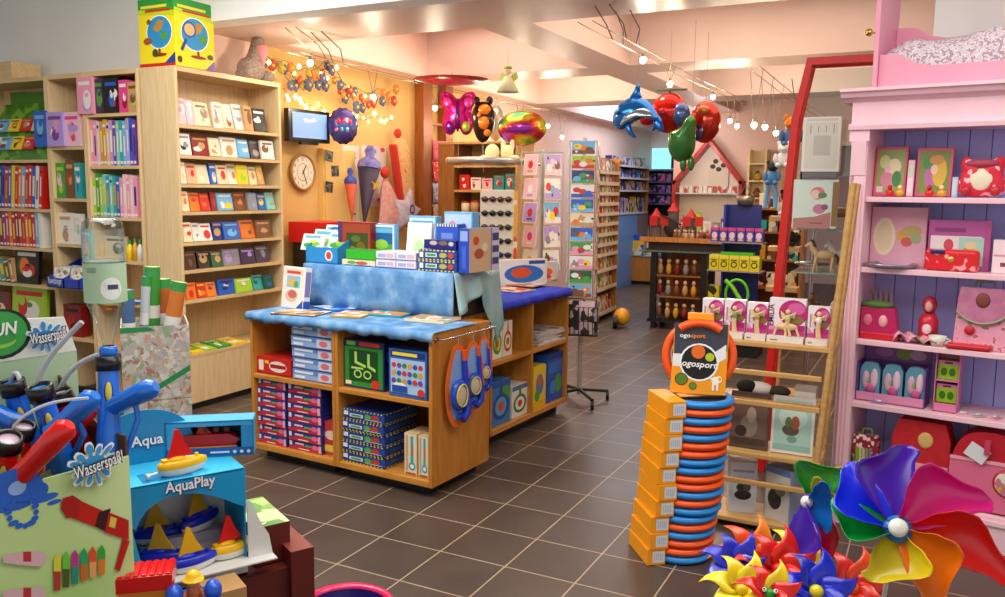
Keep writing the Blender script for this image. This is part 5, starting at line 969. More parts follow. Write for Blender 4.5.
# ---- dark glass topped table with figures
r = thing('display_table', 'black framed display table with a lit wooden interior and glass top', 'table', (-3.02, 9.9, 0), .06)
DK = M('#140f0d', .35)
for x in (0, .61):
    for y in (0, .55): MB().box(x, x+.07, y, y+.07, .08, .93, DK).build('leg', r)
MB().box(-.02, .7, -.02, .64, .08, .12, DK).build('bottom_board', r); MB().box(.07, .61, .56, .6, .12, .93, OAK).build('back_panel', r)
for z in (.4, .66): MB().box(.07, .61, .03, .56, z-.02, z, OAK).build('shelf', r)
MB().box(-.14, .86, -.06, .7, .94, .955, M('#5a6a62', .08)).build('glass_top', r, bevel=.002); MB().box(-.1, .8, -.03, .66, .93, .94, DK).build('top_frame', r)
for k in range(4): MB().cyl((.05+.58*(k % 2), .05+.52*(k//2), .0), .04, .08, BLACK, 12).build('caster', r)
for i, z in enumerate((.12, .4, .66)):
    for j in range(5):
        c = ['brown', 'dark red', 'tan', 'grey', 'gold'][(i+j*2) % 5]; t = thing('toy_figure', 'small {} figure, {} from the aisle end, {} tier of black table'.format(c, ORD[j], ('bottom', 'middle', 'upper')[i]), 'figurine', (-2.92+j*.105, 9.98, z+.002), 0, 'figures inside the black table')
        MB().ell((0, 0, .07), (.035, .03, .07), M(PAL[c], .5), 8, 6).build('figure_body', t); MB().ell((0, 0, .165), (.025, .025, .03), M('#d8b090', .5), 8, 6).build('figure_head', t)
tag(MB().box(0, 1.2, 0, .5, 0, .03, noisy('tray_wood', [(.3, '#b0662a'), (.7, '#c98444')], 5)).box(0, 1.2, -.01, .0, 0, .06, RW).box(0, 1.2, .5, .51, 0, .06, RW).build('wooden_tray', loc=(-3.2, 10.0, 1.055), rot=0), 'long wooden tray full of little knights above the black table', 'tray')
tag(MB().box(.08, 1.1, .1, .45, 0, .098, M('#3a2a20', .5)).build('tray_stand', loc=(-3.2, 10.0, .956)), 'dark low stand under the tray of knights', 'stand')
rng = random.Random(31)
for i in range(30):
    c = rng.choice(['brown', 'dark brown', 'tan', 'dark red', 'red', 'grey', 'black', 'peach']); x, y = .42+.75*(i % 10)/10+rng.uniform(-.02, .02), .06+.13*(i//10)+rng.uniform(-.02, .02)
    t = thing('toy_knight', 'tiny {} toy knight, {} along the {} row on the wooden tray'.format(c, ORD[i % 10], ('front', 'middle', 'back')[i//10]), 'figurine', (-3.2+x, 10.0+y, 1.086), 0, 'toy knights on the tray')
    MB().ell((0, 0, .045), (.024, .02, .045), M(PAL[c], .5), 8, 6).ell((0, 0, .105), (.016, .016, .02), M('#c8a080', .5), 8, 5).build('knight_body', t); MB().tube([(.025, 0, .02), (.03+rng.uniform(-.02, .02), 0, .15)], .004, M('#8a8a8a', .4, .6), 5).build('lance', t)
r = thing('toy_castle', 'red toy castle with a dark round gate and flags on the wooden tray', 'toy castle', (-3.12, 10.12, 1.086), 0)
RDC = M('#b3161a', .45); GRS = M('#5a5250', .6)
MB().box(.0, .5, .1, .26, 0, .14, GRS).build('castle_wall', r)
for x in (.03, .25, .47): MB().cyl((x, .18, 0), .07, .26 if x != .25 else .34, GRS, 12).build('tower', r); tw_ = r.children[-1]; MB().lathe([(.085, 0), (0, .12)], RDC, (x, .18, .26 if x != .25 else .34), 12).build('tower_roof', tw_)
MB().ell((.25, .09, .14), (.09, .03, .12), M('#191514', .5), 16, 8).build('gate', r)
for x in (-.02, .12, .4, .55): MB().box(x, x+.1, .06, .07, .16, .28, RDC).tube([(x, .07, 0), (x, .07, .3)], .005, DK, 5).build('banner', r)
MB().tube([(.12, .04, .3), (.4, .0, .18)], .01, DK).tube([(.2, .1, .44), (.12, .05, .48)], .008, RDC).build('catapult_arm', r)
t = thing('toy_vehicle', 'yellow and black toy machine on the floor beside the black table', 'toy', (-3.32, 9.75, 0), .3)
MB().ell((0, 0, .13), (.1, .14, .11), M('#d89a1c', .4)).build('body_shell', t)
for y in (-.1, .12): MB().cyl((-.1, y, .08), .08, .05, BLACK, 16, Matrix.Rotation(PI/2, 4, 'Y')).build('wheel', t)
# ---- blue display stand with boxes
r = thing('display_stand', 'dark blue display stand of purple and yellow boxes in the aisle', 'display stand', (-1.86, 8.6, 0), 0)
NV = M('#16206e', .4)
MB().box(0, .33, .12, .16, .1, 1.54, NV).build('back_panel', r); MB().box(-.02, .0, 0, .16, .1, 1.54, M('#2a3a9a', .4)).build('side_panel', r); MB().box(-.05, .38, -.05, .3, 0, .1, BLACK).build('base', r)
for z in (.42, .88, 1.17): MB().box(-.14, .4, -.12, .12, z-.012, z, M('#8a8aa0', .3)).build('shelf', r)
for j in range(6):
    mb = MB(); mb.box(0, .08, 0, .1, 0, .14, M('#4a3a9a', .4)); mb.art((0, 0, 0), (1, 0, 0), (0, 0, 1), .08, .14, [('r', 0, .8, 1, 1, '#c8407a'), ('e', .5, .45, .35, .25, '#d8c0d8'), ('r', .2, .08, .8, .2, '#d8b84a')])
    tag(mb.build('candle_box', loc=(-1.98+j*.087, 8.5, 1.171)), 'little purple box, {} from the castle side on the blue stand'.format(ORD[j]), 'box', 'purple boxes on the blue stand')
for j in range(5):
    mb = MB(); mb.box(0, .095, 0, .14, 0, .155, M('#d8c81e', .4)); mb.art((0, 0, 0), (1, 0, 0), (0, 0, 1), .095, .155, [('r', .0, .8, 1, 1, '#e8dc50'), ('e', .5, .4, .34, .2, '#2a2a18'), ('e', .5, .4, .22, .13, '#d8d02a'), ('r', .2, .62, .8, .72, '#5a7a1c')])
    tag(mb.build('toy_box', loc=(-1.98+j*.1, 8.49, .881)), 'yellow toy box with a black ring, {} from the castle side on the blue stand'.format(ORD[j]), 'toy box', 'yellow boxes on the blue stand')
tag(MB().box(0, .32, 0, .1, 0, .03, M('#49b81e', .4)).build('toy_tray', loc=(-1.87, 8.51, 1.037)), 'bright green flat tray lying on the yellow toy boxes', 'tray')
t = thing('toy_racket', 'bright green net toy hanging on the blue stand below the yellow boxes', 'toy', (-1.68, 8.44, .43), 0)
MB().tube([(.11*math.cos(a), 0, .22+.15*math.sin(a)) for a in [2*PI*k/20 for k in range(20)]], .014, M('#5ac81e', .35), closed=True).build('hoop', t); MB().tube([(-.12, 0, .36), (-.05, 0, .3), (.1, -.02, .08), (.16, -.02, .03)], .022, M('#7ad02a', .35)).build('handle', t); MB().box(.02, .15, -.02, .02, .0, .1, M('#d8d41e', .4)).build('yellow_grip', t)
tag(MB().box(0, .11, 0, .1, 0, .3, printed(['#d8c01e', '#2a2a1c', '#5a8a2a'], 12, 6)).build('toy_box', loc=(-1.98, 8.5, .421)), 'tall yellow and black box at the side of the green net toy', 'toy box')
t = thing('metal_basket', 'little metal crown basket on the top of the blue stand', 'basket', (-1.69, 8.7, 1.541), 0)
MB().lathe([(0, 0), (.12, 0), (.15, .12), (.14, .12), (.11, .01)], M('#8a8078', .3, .7), seg=18).build('bowl', t); t.scale = (.62, .62, .75); MB().tube([(-.13, 0, .12), (-.05, 0, .19), (0, 0, .27), (.05, 0, .19), (.13, 0, .12)], .008, M('#6a6460', .3, .7)).build('handle', t)
# ---- house shaped shelf on the partition
r = thing('house_shelf', 'white house shaped wall shelf with a red roof outline', 'wall shelf', (-3.55, 12.85, 0), 0)
RED = M('#b8201c', .4); HW = 1.0; hs = [(0, .76), (HW, .76), (HW, 1.82), (HW/2, 2.44), (0, 1.82)]
MB().prism(hs, .11, .148, M('#eee6da', .6)).build('back_panel', r)
def bar(a, b, t=.05, d0=-.16, d1=.1):
    a = Vector((a[0], a[1])); b = Vector((b[0], b[1])); q = (b-a).normalized(); n = Vector((-q.y, q.x))*t/2; return [tuple(a-n-q*t/2), tuple(b-n+q*t/2), tuple(b+n+q*t/2), tuple(a+n-q*t/2)]
for a, b in zip(hs, hs[1:]+hs[:1]): MB().prism(bar(a, b), -.16, .108, RED).build('frame_bar', r)
for z in (1.10, 1.66): MB().box(.03, HW-.03, -.15, .108, z-.02, z, M('#d8e0da', .1)).build('shelf', r)
for j in range(12):
    tag(MB().box(0, .055, 0, .05, 0, .1, M('#f2ece4', .5), front=printed(['#f2ece4', '#f2ece4', '#c84a4a'], 12, j)).build('letter_block', loc=(-3.47+j*.073, 12.73, 1.661)), 'white little block, {} from the castle side on the house shelf'.format(ORD[j]), 'block', 'white blocks on the house shelf')
for j, (c, w_, h) in enumerate([('red', .07, .16), ('lime', .22, .26), ('white', .12, .14), ('grey', .1, .12), ('purple', .1, .18), ('tan', .1, .24)]):
    tag(MB().box(0, w_, 0, .04, 0, h, M(PAL[c], .4)).art((0, 0, 0), (1, 0, 0), (0, 0, 1), w_, h, [('r', .2, .3, .8, .7, '#d8d8c8')] if c != 'lime' else [('r', .1, .1, .9, .9, '#c8e02a')]).build('picture_book', loc=(-3.45+[0, .1, .36, .5, .62, .8][j], 12.75, 1.101), rot=(-.1, 0, 0)), '{} book standing on the lower shelf of the red house'.format(c), 'book')
t = thing('flower_picture', 'white picture with small dark flowers under the red gable', 'picture', (-2.98, 12.92, 1.72), 0)
MB().box(-.1, .2, .01, .035, 0, .5, M('#e4dccc', .5)).build('picture_board', t)
for x, z in [(0, .42), (.1, .46), (.05, .3), (-.04, .34), (.12, .36)]: MB().ell((x, 0, z), (.04, .012, .035), M('#4a3f3a', .6), 8, 5).build('flower', t)
tag(MB().box(.55, 1.0, -.6, -.1, 0, .98, M('#e6ded2', .5)).build('white_counter', loc=(-3.55, 12.8, 0)), 'plain white counter in front of the red house shelf', 'counter')
point((-3.05, 12.2, 2.3), 9, (1, .95, .88), .1, 'house_shelf_fill')  # added fill with no lamp body, brightens the house shelf
# ---- lit shelf unit and white doorway
r = thing('lit_shelf', 'slim cream shelf unit glowing beside the white doorway', 'shelf unit', (-2.46, 12.7, 0), 0)
LC = M('#f0dcae', .5)
for x in (0, .24): MB().box(x, x+.03, 0, .28, 0, 2.3, LC).build('side_panel', r)
MB().box(.03, .24, .26, .28, 0, 2.3, LC).build('back_panel', r)
for z in (.6, 1.0, 1.3, 1.6, 1.85, 2.1): MB().box(.03, .24, 0, .26, z-.02, z, LC).build('shelf', r)
for j, z in enumerate((1.0, 1.3, 1.6, 1.85)): tag(MB().ell((0, 0, .06), (.06, .06, .06), M(('#b8782a', '#5a7a3a', '#8a4a2a', '#c8a03a')[j], .5), 10, 6).lathe([(.03, .1), (.02, .14), (0, .14)], M('#4a3a20', .5)).build('ornament', loc=(-2.33, 12.82, z+.001)), 'small round ornament on the {} visible tier of the slim cream shelf'.format(('lowest', 'second', 'third', 'top')[j]), 'ornament', 'ornaments on the cream shelf')
struct(MB().box(-1.80, -1.75, 12.96, 13.15, 0, 2.4, M('#e8e2da', .5)).box(-1.05, -1.0, 12.96, 13.15, 0, 2.4, M('#e8e2da', .5)).box(-1.75, -1.05, 12.96, 13.15, 2.35, 2.4, M('#e8e2da', .5)), 'trim_doorway')
# ================================================================== pink cabinet
FP = Fr((-.366, 4.4), -9)
PW, PD = 1.3, .36
BAYS[id(FP)] = [(1.95, [(.079, PW-.079)])]
r = thing('display_cabinet', 'tall pale pink cabinet with periwinkle boarded back and open shelves', 'cabinet', FP.W(0, 0, 0), FP.yaw)
PERI = noisy('periwinkle_boards', [(.3, '#acb2fa'), (.7, '#b6bcfc')], 3, rough=.5)
PSH = [1.64, 1.30, .945, .63, .19]
for xx in (0, PW-.075):
    mb = MB(); mb.box(xx, xx+.075, 0, PD, .0, 2.0, PINKP)
    mb.build('pilaster', r, bevel=.003)
    mb = MB(); mb.box(xx-.008, xx+.083, -.018, 0, 1.90, 1.96, PINKP).prism([(-.02, 1.90), (-.004, 1.74), (0, 1.74), (0, 1.90)], xx+.004, xx+.071, PINKP, plane='yz').box(xx, xx+.075, -.014, 0, 1.885, 1.90, PINKP)
    for k in range(3): mb.box(xx+.016+k*.018, xx+.024+k*.018, -.006, 0, .3, 1.7, PINKP)
    mb.box(xx-.006, xx+.081, -.014, 0, 0, .25, PINKP); mb.build('pilaster_carving', r, bevel=.002)
MB().box(0, .02, .0, PD, 0, 2.0, PINKP).build('side_panel', r)
mb = MB(); n = 12; bw = (PW-.15)/n
for i in range(n): mb.box(.075+i*bw+.002, .075+(i+1)*bw-.002, PD-.022, PD-.012, .17, 1.97, PERI)
mb.box(.075, PW-.075, PD-.012, PD, .0, 2.0, M('#4f5696', .6)); mb.build('boarded_back', r)
for z in PSH: MB().box(.075, PW-.075, .012, PD-.022, z-.026, z, PINKP).build('shelf', r, bevel=.003)
MB().box(.075, PW-.075, .0, .02, .02, .166, PINKP).box(.06, PW-.06, -.012, .0, .15, .175, PINKP).build('apron', r, bevel=.003)
MB().box(-.005, PW+.005, -.01, PD, 1.965, 2.09, PINKP).build('frieze', r, bevel=.003)
mb = MB(); mb.prism([(0, 1.955), (-.03, 1.955), (-.034, 1.975), (-.012, 1.985), (0, 1.985)], -.012, PW+.012, PINKP, plane='yz')
mb.prism([(PD, 2.085), (-.012, 2.085), (-.03, 2.1), (-.05, 2.105), (-.06, 2.125), (-.075, 2.13), (-.075, 2.145), (PD, 2.145)], -.05, PW+.05, PINKP, plane='yz'); mb.build('cornice', r)
# cradle
r = thing('doll_cradle', 'pink doll cradle with speckled bedding standing on the tall pink cabinet', 'cradle', FP.W(0, 0, 2.146), FP.yaw)
CP = noisy('cradle_pink', [(.3, '#e190ac'), (.7, '#e89cb6')], 3, rough=.4)
for x in (.085, 1.1): MB().prism([(-.05, 0), (.32, 0), (.34, .3), (.36, .62), (-.06, .62), (-.055, .3)], x, x+.02, CP, plane='yz').build('end_board', r, bevel=.004)
rp = [(.107, .0), (1.098, .0), (1.098, .15), (1.02, .145), (.95, .10), (.88, .085), (.33, .085), (.26, .10), (.19, .145), (.107, .15)]
MB().prism(rp, -.03, -.012, CP).build('side_rail', r, bevel=.003)
MB().prism([(x, z+.17) if z > 0 else (x, z) for x, z in rp], .30, .318, CP).build('side_rail', r, bevel=.003)
MB().box(.107, 1.098, -.012, .30, .02, .04, CP).build('base_board', r)
BED = noisy('speckled_bedding', [(.42, '#c9b8c0'), (.5, '#e4dade'), (.56, '#a48c9c')], 75, rough=.9, detail=1)
g = [[(.115+.975*i/24, -.005+.295*j/8, .04+(.2+.02*math.sin(i*.7)*math.sin(j*.8)+.02*(i < 4))*math.sin(PI*min(1, max(0, (j+.6)/8*1.0)))**.4*(math.sin(PI*min(1, (i+1.2)/26))**.25)) for i in range(25)] for j in range(9)]
g = [[(x, y, .045) for x, y, z in g[0]]]+g+[[(x, y, .045) for x, y, z in g[-1]]]
MB().sheet(g, BED).box(.115, 1.09, .0, .285, .041, .1, BED).build('bedding', r)
MB().ell((.06, -.058, .25), (.017, .017, .017), M('#c8a048', .2, .9)).tube([(.085, -.05, .25), (.07, -.057, .25)], .006, M('#c8a048', .2, .9)).build('brass_knob', r)
# ---- contents of the pink cabinet
def pk(z, a, b, pt, y=.06): x0, x1 = bay(FP, FP.sx(a, z, y), FP.sx(b, z, y), y, z); return x0, x1, max(.02, FP.hit((a+b)/2, pt, y)[1]-z)
def pbx(z, a, b, pt, depth, col, name, label, cat, its, y=.06, lean=0, yaw=0, grp=None):
    x0, x1, h = pk(z, a, b, pt, y); return pbox(FP, x0, x1, z+.001+depth*math.sin(lean), z+h+depth*math.sin(lean), y, depth, M(col, .35), name, label, cat, its, grp, rx=-lean, yaw=yaw)
z = 1.64
fr = lambda: [('r', .0, .0, 1, 1, '#d8547c')]
pbx(z, 872, 904.5, 147, .03, '#d8547c', 'framed_picture', 'pink framed fairy picture on the top shelf, nearest the pilaster', 'picture', [('r', .07, .06, .93, .94, '#93a85a'), ('e', .45, .35, .25, .2, '#d88aa0'), ('e', .6, .6, .22, .16, '#e8dcb0'), ('e', .3, .7, .16, .14, '#c8d890'), ('e', .7, .35, .14, .16, '#3f8a4a'), ('e', .4, .55, .1, .08, '#f0b8c8'), ('r', .1, .08, .3, .2, '#e8c8d8')], lean=.1, y=.14)
pbx(z, 914, 950, 148, .03, '#d8547c', 'framed_picture', 'pink framed fairy picture on the top shelf beside the red bear shaped bag', 'picture', [('r', .07, .06, .93, .94, '#7a8a3a'), ('e', .4, .4, .16, .26, '#b86aa0'), ('e', .65, .5, .2, .3, '#d8b03a'), ('e', .3, .7, .14, .14, '#4a8a4a'), ('e', .55, .75, .2, .1, '#c88a3a'), ('e', .5, .55, .1, .1, '#e8c8a8')], lean=.1, y=.14)
pbx(z, 905.5, 912, 160, .02, '#f0c0d0', 'gift_card', 'slim pale pink card between the two pink framed pictures', 'card', [('r', .15, .55, .85, .9, '#c8d8b0'), ('r', .15, .1, .85, .5, '#f4d4e0')], lean=.1, y=.12)
for i, (px, c) in enumerate([(889.5, 'red'), (899.5, 'gold'), (929, 'red'), (941, 'gold')]):
    x = FP.sx(px, z, .07); t = thing('toy_figure', 'little {} ball figure before the pink picture {}'.format(c, ('by the pilaster', 'by the red bag')[i//2]), 'toy', FP.W(x, .07, z+.001), FP.yaw)
    MB().ell((0, 0, .018), (.02, .018, .018), M(PAL[c], .3)).build('ball_body', t); MB().ell((0, -.004, .044), (.011, .011, .012), M('#e8c8a0' if c == 'gold' else '#b01a1c', .4)).build('ball_head', t)
x0, x1, h = pk(z, 957, 1003, 156, .08)
def bag_outline(w, h): return smooth([(-w*.5, .0), (-w*.52, h*.35), (-w*.44, h*.62), (-w*.5, h*.86), (-w*.36, h), (-w*.2, h*.86), (0, h*.82), (w*.2, h*.86), (w*.36, h), (w*.5, h*.86), (w*.44, h*.62), (w*.52, h*.35), (w*.5, 0)][::-1], 2)
r = thing('fairy_bag', 'red bear shaped bag with white spots on the top shelf of the pink cabinet', 'bag', FP.W((x0+x1)/2, .1, z+.004), FP.yaw)
ol = bag_outline(x1-x0, h); mb = MB(); mb.add(*cushion(ol, .035, 0, h*.45), noisy('red_spots', [(.5, '#d3223a'), (.6, '#d6283f'), (.64, '#f2b8c4')], 34, rough=.6, detail=0), True); mb.build('bag_body', r)
MB().ell((0, -.025, h*.42), (.05, .014, .05), M('#e4d8c0', .6)).build('fairy_patch', r); MB().ell((0, -.02, h*.8), (.07, .02, .02), M('#a63a50', .6)).build('handle', r)
for s in (-1, 1): MB().ell((s*.06, -.03, h*.14), (.022, .012, .022), M('#b01828', .4)).build('wheel_patch', r)
pbx(z, 951, 957, 177, .02, '#b8cce8', 'gift_card', 'slim pale blue card beside the red bear shaped bag', 'card', [('r', .1, .1, .9, .9, '#c8dcf0')], y=.12)
z = 1.30
pbx(z, 863, 924, 207, .05, '#dba0b4', 'doll_box', 'wide pink box with a cream shape and gold figure on the second shelf', 'box', [('r', .02, .02, .98, .98, '#dca2b6'), ('e', .25, .5, .2, .32, '#e8d8b8'), ('e', .25, .5, .15, .26, '#e2cda8'), ('e', .62, .52, .14, .12, '#d8a83a'), ('e', .74, .6, .18, .1, '#b8a06a'), ('e', .66, .42, .1, .08, '#c85a5a'), ('e', .82, .48, .1, .08, '#98a878')], y=.16)
tag(MB().lathe([(0, .008), (.1, .008), (.115, .02), (.12, .02), (.102, .002), (0, 0)], M('#9a9aa8', .25, .7), seg=24).build('metal_tray', loc=FP.W(FP.sx(891, z, .07), .075, z+.001)), 'small oval metal tray before the wide pink box', 'tray')
pbx(z, 926, 988, 220, .04, '#b0508e', 'doll_box', 'purple edged box with green and white scene behind the red purse', 'box', [('r', .04, .04, .9, .96, '#b4549a'), ('r', .04, .04, .86, .68, '#e6d8dc'), ('r', .5, .1, .9, .66, '#a8d0c0'), ('e', .66, .3, .14, .16, '#88b04a'), ('e', .34, .5, .08, .12, '#c84a5a'), ('e', .7, .5, .1, .08, '#e0c8a0'), ('r', .1, .76, .6, .84, '#8a3a7a')], y=.14)
x0, x1, h = pk(z, 924, 978, 250, .06)
r = thing('purse', 'bright red long purse with a navy bow on the second shelf', 'purse', FP.W((x0+x1)/2, .075, z+.002), FP.yaw); w = x1-x0
MB().box(-w/2, w/2, -.03, .03, 0, h, noisy('red_vinyl', [(.55, '#d81420'), (.62, '#da1824'), (.66, '#f0a0a0')], 30, rough=.3, detail=0)).build('purse_body', r, bevel=.016, seg=3); MB().box(-w*.4, -w*.12, -.04, .0, h*.8, h*.98, M('#1c2060', .4)).build('bow', r, bevel=.006); MB().ell((0, -.032, h*.55), (.014, .006, .014), M('#d8b060', .3, .6)).build('clasp', r)
pbx(z, 991, 1012, 240, .06, '#ecd4da', 'doll_box', 'white and pink box at the far end of the second shelf', 'box', [('r', .05, .5, .95, .56, '#d88aa8'), ('r', .4, .2, .95, .32, '#7a3a4a')], y=.1)
z = .945
def satchel(px0, px1, pt, z, body, flap, trim, label, name='handbag', y=.09, d=.06, extra=None, flapf=.55):
    x0, x1, h = pk(z, px0, px1, pt, y); w = x1-x0; r = thing(name, label, 'bag', FP.W((x0+x1)/2, y, z+.002), FP.yaw)
    MB().prism([(-w*.5, 0), (w*.5, 0), (w*.46, h*.8), (w*.4, h*.96), (-w*.4, h*.96), (-w*.46, h*.8)], -d/2, d/2, body).build('bag_body', r, bevel=.012, seg=3)
    f = [(-w*.47, h*flapf*1.1), (-w*.3, h*flapf*.86), (0, h*flapf*.74), (w*.3, h*flapf*.86), (w*.47, h*flapf*1.1), (w*.42, h*.99), (-w*.42, h*.99)]
    MB().prism(f, -d/2-.012, -d/2-.002, flap).build('flap', r, bevel=.003)
    MB().tube([(p[0], -d/2-.013, p[1]) for p in smooth_open(f[:5])], .005, trim).build('flap_trim', r); MB().tube([(-w*.2, 0, h*.95), (-w*.15, 0, h*1.08), (w*.15, 0, h*1.08), (w*.2, 0, h*.95)], .006, trim).build('handle', r)
    if extra: extra(r, w, h, d)
    return r
def smooth_open(p):
    for _ in range(2): p = [p[0]]+[q for a, b in zip(p, p[1:]) for q in ((a[0]*.75+b[0]*.25, a[1]*.75+b[1]*.25), (a[0]*.25+b[0]*.75, a[1]*.25+b[1]*.75))]+[p[-1]]
    return p
DOT = noisy('pink_floral', [(.5, '#e49ab4'), (.58, '#e8a4bc'), (.62, '#b8405c'), (.68, '#7a9a5a')], 32, rough=.6, detail=1)
r = thing('toy_bag', 'magenta toy bag with heart windows and a green castle top', 'bag', (0, 0, 0), FP.yaw); _a, _b, h = pk(z, 856, 898, 284, .08); w = _b-_a; r.location = FP.W((_a+_b)/2+.004, .08, z+.002)
MB().prism([(-w*.5, 0), (w*.5, 0), (w*.36, h*.58), (-w*.5, h*.58)], -.03, .04, M('#b81a5a', .35)).build('bag_body', r, bevel=.006); MB().box(-w*.5, w*.5, -.035, .045, .0, h*.12, M('#c8142c', .4)).build('lower_rim', r, bevel=.004)
MB().ell((-.02, .0, h*.62), (w*.46, .04, h*.09), M('#4a6a2c', .6)).build('green_mound', r)
for i in range(5): MB().lathe([(.012, 0), (.01, h*(.16+.05*(i % 2))), (0, h*(.3+.05*(i % 2)))], M('#6a4a5a', .5), (-w*.32+i*w*.14, .0, h*.62), 10).build('turret', r)
for s in (-1, 1): MB().ell((s*w*.2-.02, -.03, h*.34), (w*.12, .008, h*.11), M('#e8a8a8' if s > 0 else '#d86a8a', .4), 12, 6).build('heart_window', r)
r = thing('toy_doll', 'red little bottle doll with a pink hood on the third shelf', 'doll', FP.W(FP.sx(927, z, .14), .14, z+.002), FP.yaw); _a, _b, h = pk(z, 917, 937, 296, .14); w = (_b-_a)/2
MB().lathe([(0, 0), (w, 0), (w, h*.45), (w*.7, h*.6), (w*.4, h*.62)], M('#c41f38', .3)).build('doll_body', r); MB().ell((0, 0, h*.8), (w*.75, w*.75, h*.2), M('#b0223c', .4)).build('hood', r); MB().ell((0, -w*.5, h*.78), (w*.42, w*.35, h*.12), M('#e0a8a0', .5)).build('doll_face', r); MB().ell((0, -w*.8, h*.3), (w*.5, w*.3, h*.14), M('#e4c8d0', .5)).build('apron_patch', r)
g = [[(-.09+.2*i/12, -.04+.1*j/5, .004+.05*abs(math.sin(i*.8+j*.5))*(1-i/20)) for i in range(13)] for j in range(6)]
tag(MB().sheet(g, DOT).build('pink_scarf', loc=FP.W(FP.sx(915, z, .06), .06, z+.002), rot=FP.yaw, solid=.006), 'crumpled pink printed cloth lying before the red bottle doll', 'cloth')
tag(MB().lathe([(0, 0), (.028, 0), (.04, .045), (.036, .045), (.025, .006)], M('#d8dccc', .3), seg=20).tube([(.036, 0, .036), (.056, 0, .03), (.032, 0, .012)], .005, M('#d8dccc', .3)).build('tea_cup', loc=FP.W(FP.sx(937, z, .06), .06, z+.002), rot=FP.yaw), 'small pale cup on the third shelf before the pink satchel', 'cup')
def ex(r, w, h, d): MB().ell((-w*.2, -d/2-.006, h*.3), (.022, .01, .022), M('#c4182c', .5), 12, 6).build('flower', r); MB().ell((0, -d/2-.014, h*.8), (.03, .006, .035), M('#7a3a30', .6), 12, 6).build('fairy_patch', r)
satchel(953, 1008, 287, z, DOT, noisy('lilac_flap', [(.4, '#b8688e'), (.6, '#c27a9c')], 20, rough=.6), M('#8fa07a', .5), 'pink flowered satchel with a lilac flap and green trim', 'satchel', extra=ex)
tag(MB().box(-.09, .09, -.03, .03, 0, .025, M('#c81428', .35)).build('pencil_case', loc=FP.W(FP.sx(968, z, .028), .038, z+.001), rot=FP.yaw+.05, bevel=.008), 'flat red pencil case lying before the pink satchel', 'case')
z = .63
x0, x1, h = pk(z, 852, 925, 347, .1); w = x1-x0
r = thing('counter_display', 'purple display box with three pink and turquoise packs on the fourth shelf', 'display', FP.W(x0, .06, z+.002), FP.yaw)
mb = MB(); VI = M('#6c3f8c', .4); mb.box(0, w, .14, .146, 0, h, VI).box(0, w, 0, .146, 0, .006, VI).box(0, w, 0, .005, 0, .045, M('#d88ab0', .4)).box(0, .005, 0, .146, 0, h*.7, VI).box(w-.005, w, 0, .146, 0, h*.7, VI)
mb.art((0, .14, h*.68), (1, 0, 0), (0, 0, 1), w, h*.3, [('r', .02, .05, .98, .95, '#86529c'), ('e', .6, .5, .12, .35, '#8a9a4a'), ('e', .8, .5, .12, .3, '#c89ac8'), ('e', .3, .5, .14, .25, '#a86ab0')]); mb.build('display_box', r)
for i in range(3):
    ww = w/3-.012; hh = h*.66; ol = [(-ww/2, .0), (ww/2, 0), (ww/2, hh*.8), (ww*.34, hh*.97), (0, hh), (-ww*.34, hh*.97), (-ww/2, hh*.8)]
    t = thing('toy_pack', 'rounded turquoise and pink pack, {} from the pilaster in the purple display'.format(ORD[i]), 'pack', FP.W(x0+.01+ww/2+i*(w/3), .09, z+.012), FP.yaw, 'turquoise packs in the purple display')
    MB().prism(ol, 0, .03, M('#5f9fb8', .35)).build('pack_card', t, bevel=.003)
    for x, zz, a, b, c in [(-.2, .5, .2, .26, '#d8a8c0'), (.22, .56, .2, .28, '#e6c4d4'), (.05, .28, .28, .16, '#c85a94'), (-.12, .5, .12, .14, '#9aa86a')]: MB().ell((x*ww, -.002, zz*hh), (a*ww, .01, b*hh), M(c, .4), 12, 6).build('trinket', t)
x0, x1, h = pk(z, 933, 957, 350, .08); w = x1-x0
r = thing('counter_display', 'small pink display box with two lime green parcels', 'display', FP.W(x0, .06, z+.002), FP.yaw)
mb = MB(); KP = M('#d87aa8', .4); mb.box(0, w, .1, .105, 0, h, KP).box(0, .004, 0, .1, 0, h, KP).box(w-.004, w, 0, .1, 0, h, KP).box(0, w, 0, .005, 0, h*.14, KP).box(0, w, .0, .1, h*.5, h*.52, KP).box(0, w, 0, .1, h*.97, h, KP).box(0, w, 0, .1, 0, .005, KP); mb.build('display_box', r)
for i in range(2):
    tag(MB().box(.008, w-.008, .02, .09, 0, h*.3, M('#8fb81e', .4)).art((.008, .02, 0), (1, 0, 0), (0, 0, 1), w-.016, h*.3, [('r', 0, .8, 1, 1, '#d87aa8'), ('r', .3, .84, .7, .94, '#4a1a3a'), ('e', .3, .4, .16, .22, '#3f6a1c'), ('e', .7, .4, .16, .22, '#3f6a1c')]).build('gift_parcel', loc=FP.W(x0, .06, z+.002+h*(.145 if i == 0 else .525)), rot=FP.yaw), 'lime green parcel in the {} tier of the small pink display'.format(('lower', 'upper')[i]), 'parcel', 'lime parcels')
for i, (a, px) in enumerate([(0, 878), (1, 963), (2, 978), (3, 995)]):
    x = FP.sx(px, z, .05); t = thing('hair_clip', 'pink hair clip lying on the fourth shelf {}'.format(('before the purple display', 'beside the small pink display', 'second from the small pink display', 'third from the small pink display')[i]), 'hair clip', FP.W(x, .05+.01*i, z+.001), FP.yaw+.4*i, 'hair clips on the fourth shelf')
    MB().box(-.03, .03, -.015, .015, 0, .006, M(('#a07aa8', '#e0b0b8', '#b8a8a8', '#d88aa0')[i], .4)).build('card_back', t); MB().ell((0, 0, .012), (.022, .01, .008), M('#c8c0c8', .3, .3), 10, 5).build('bow', t)
z = .19
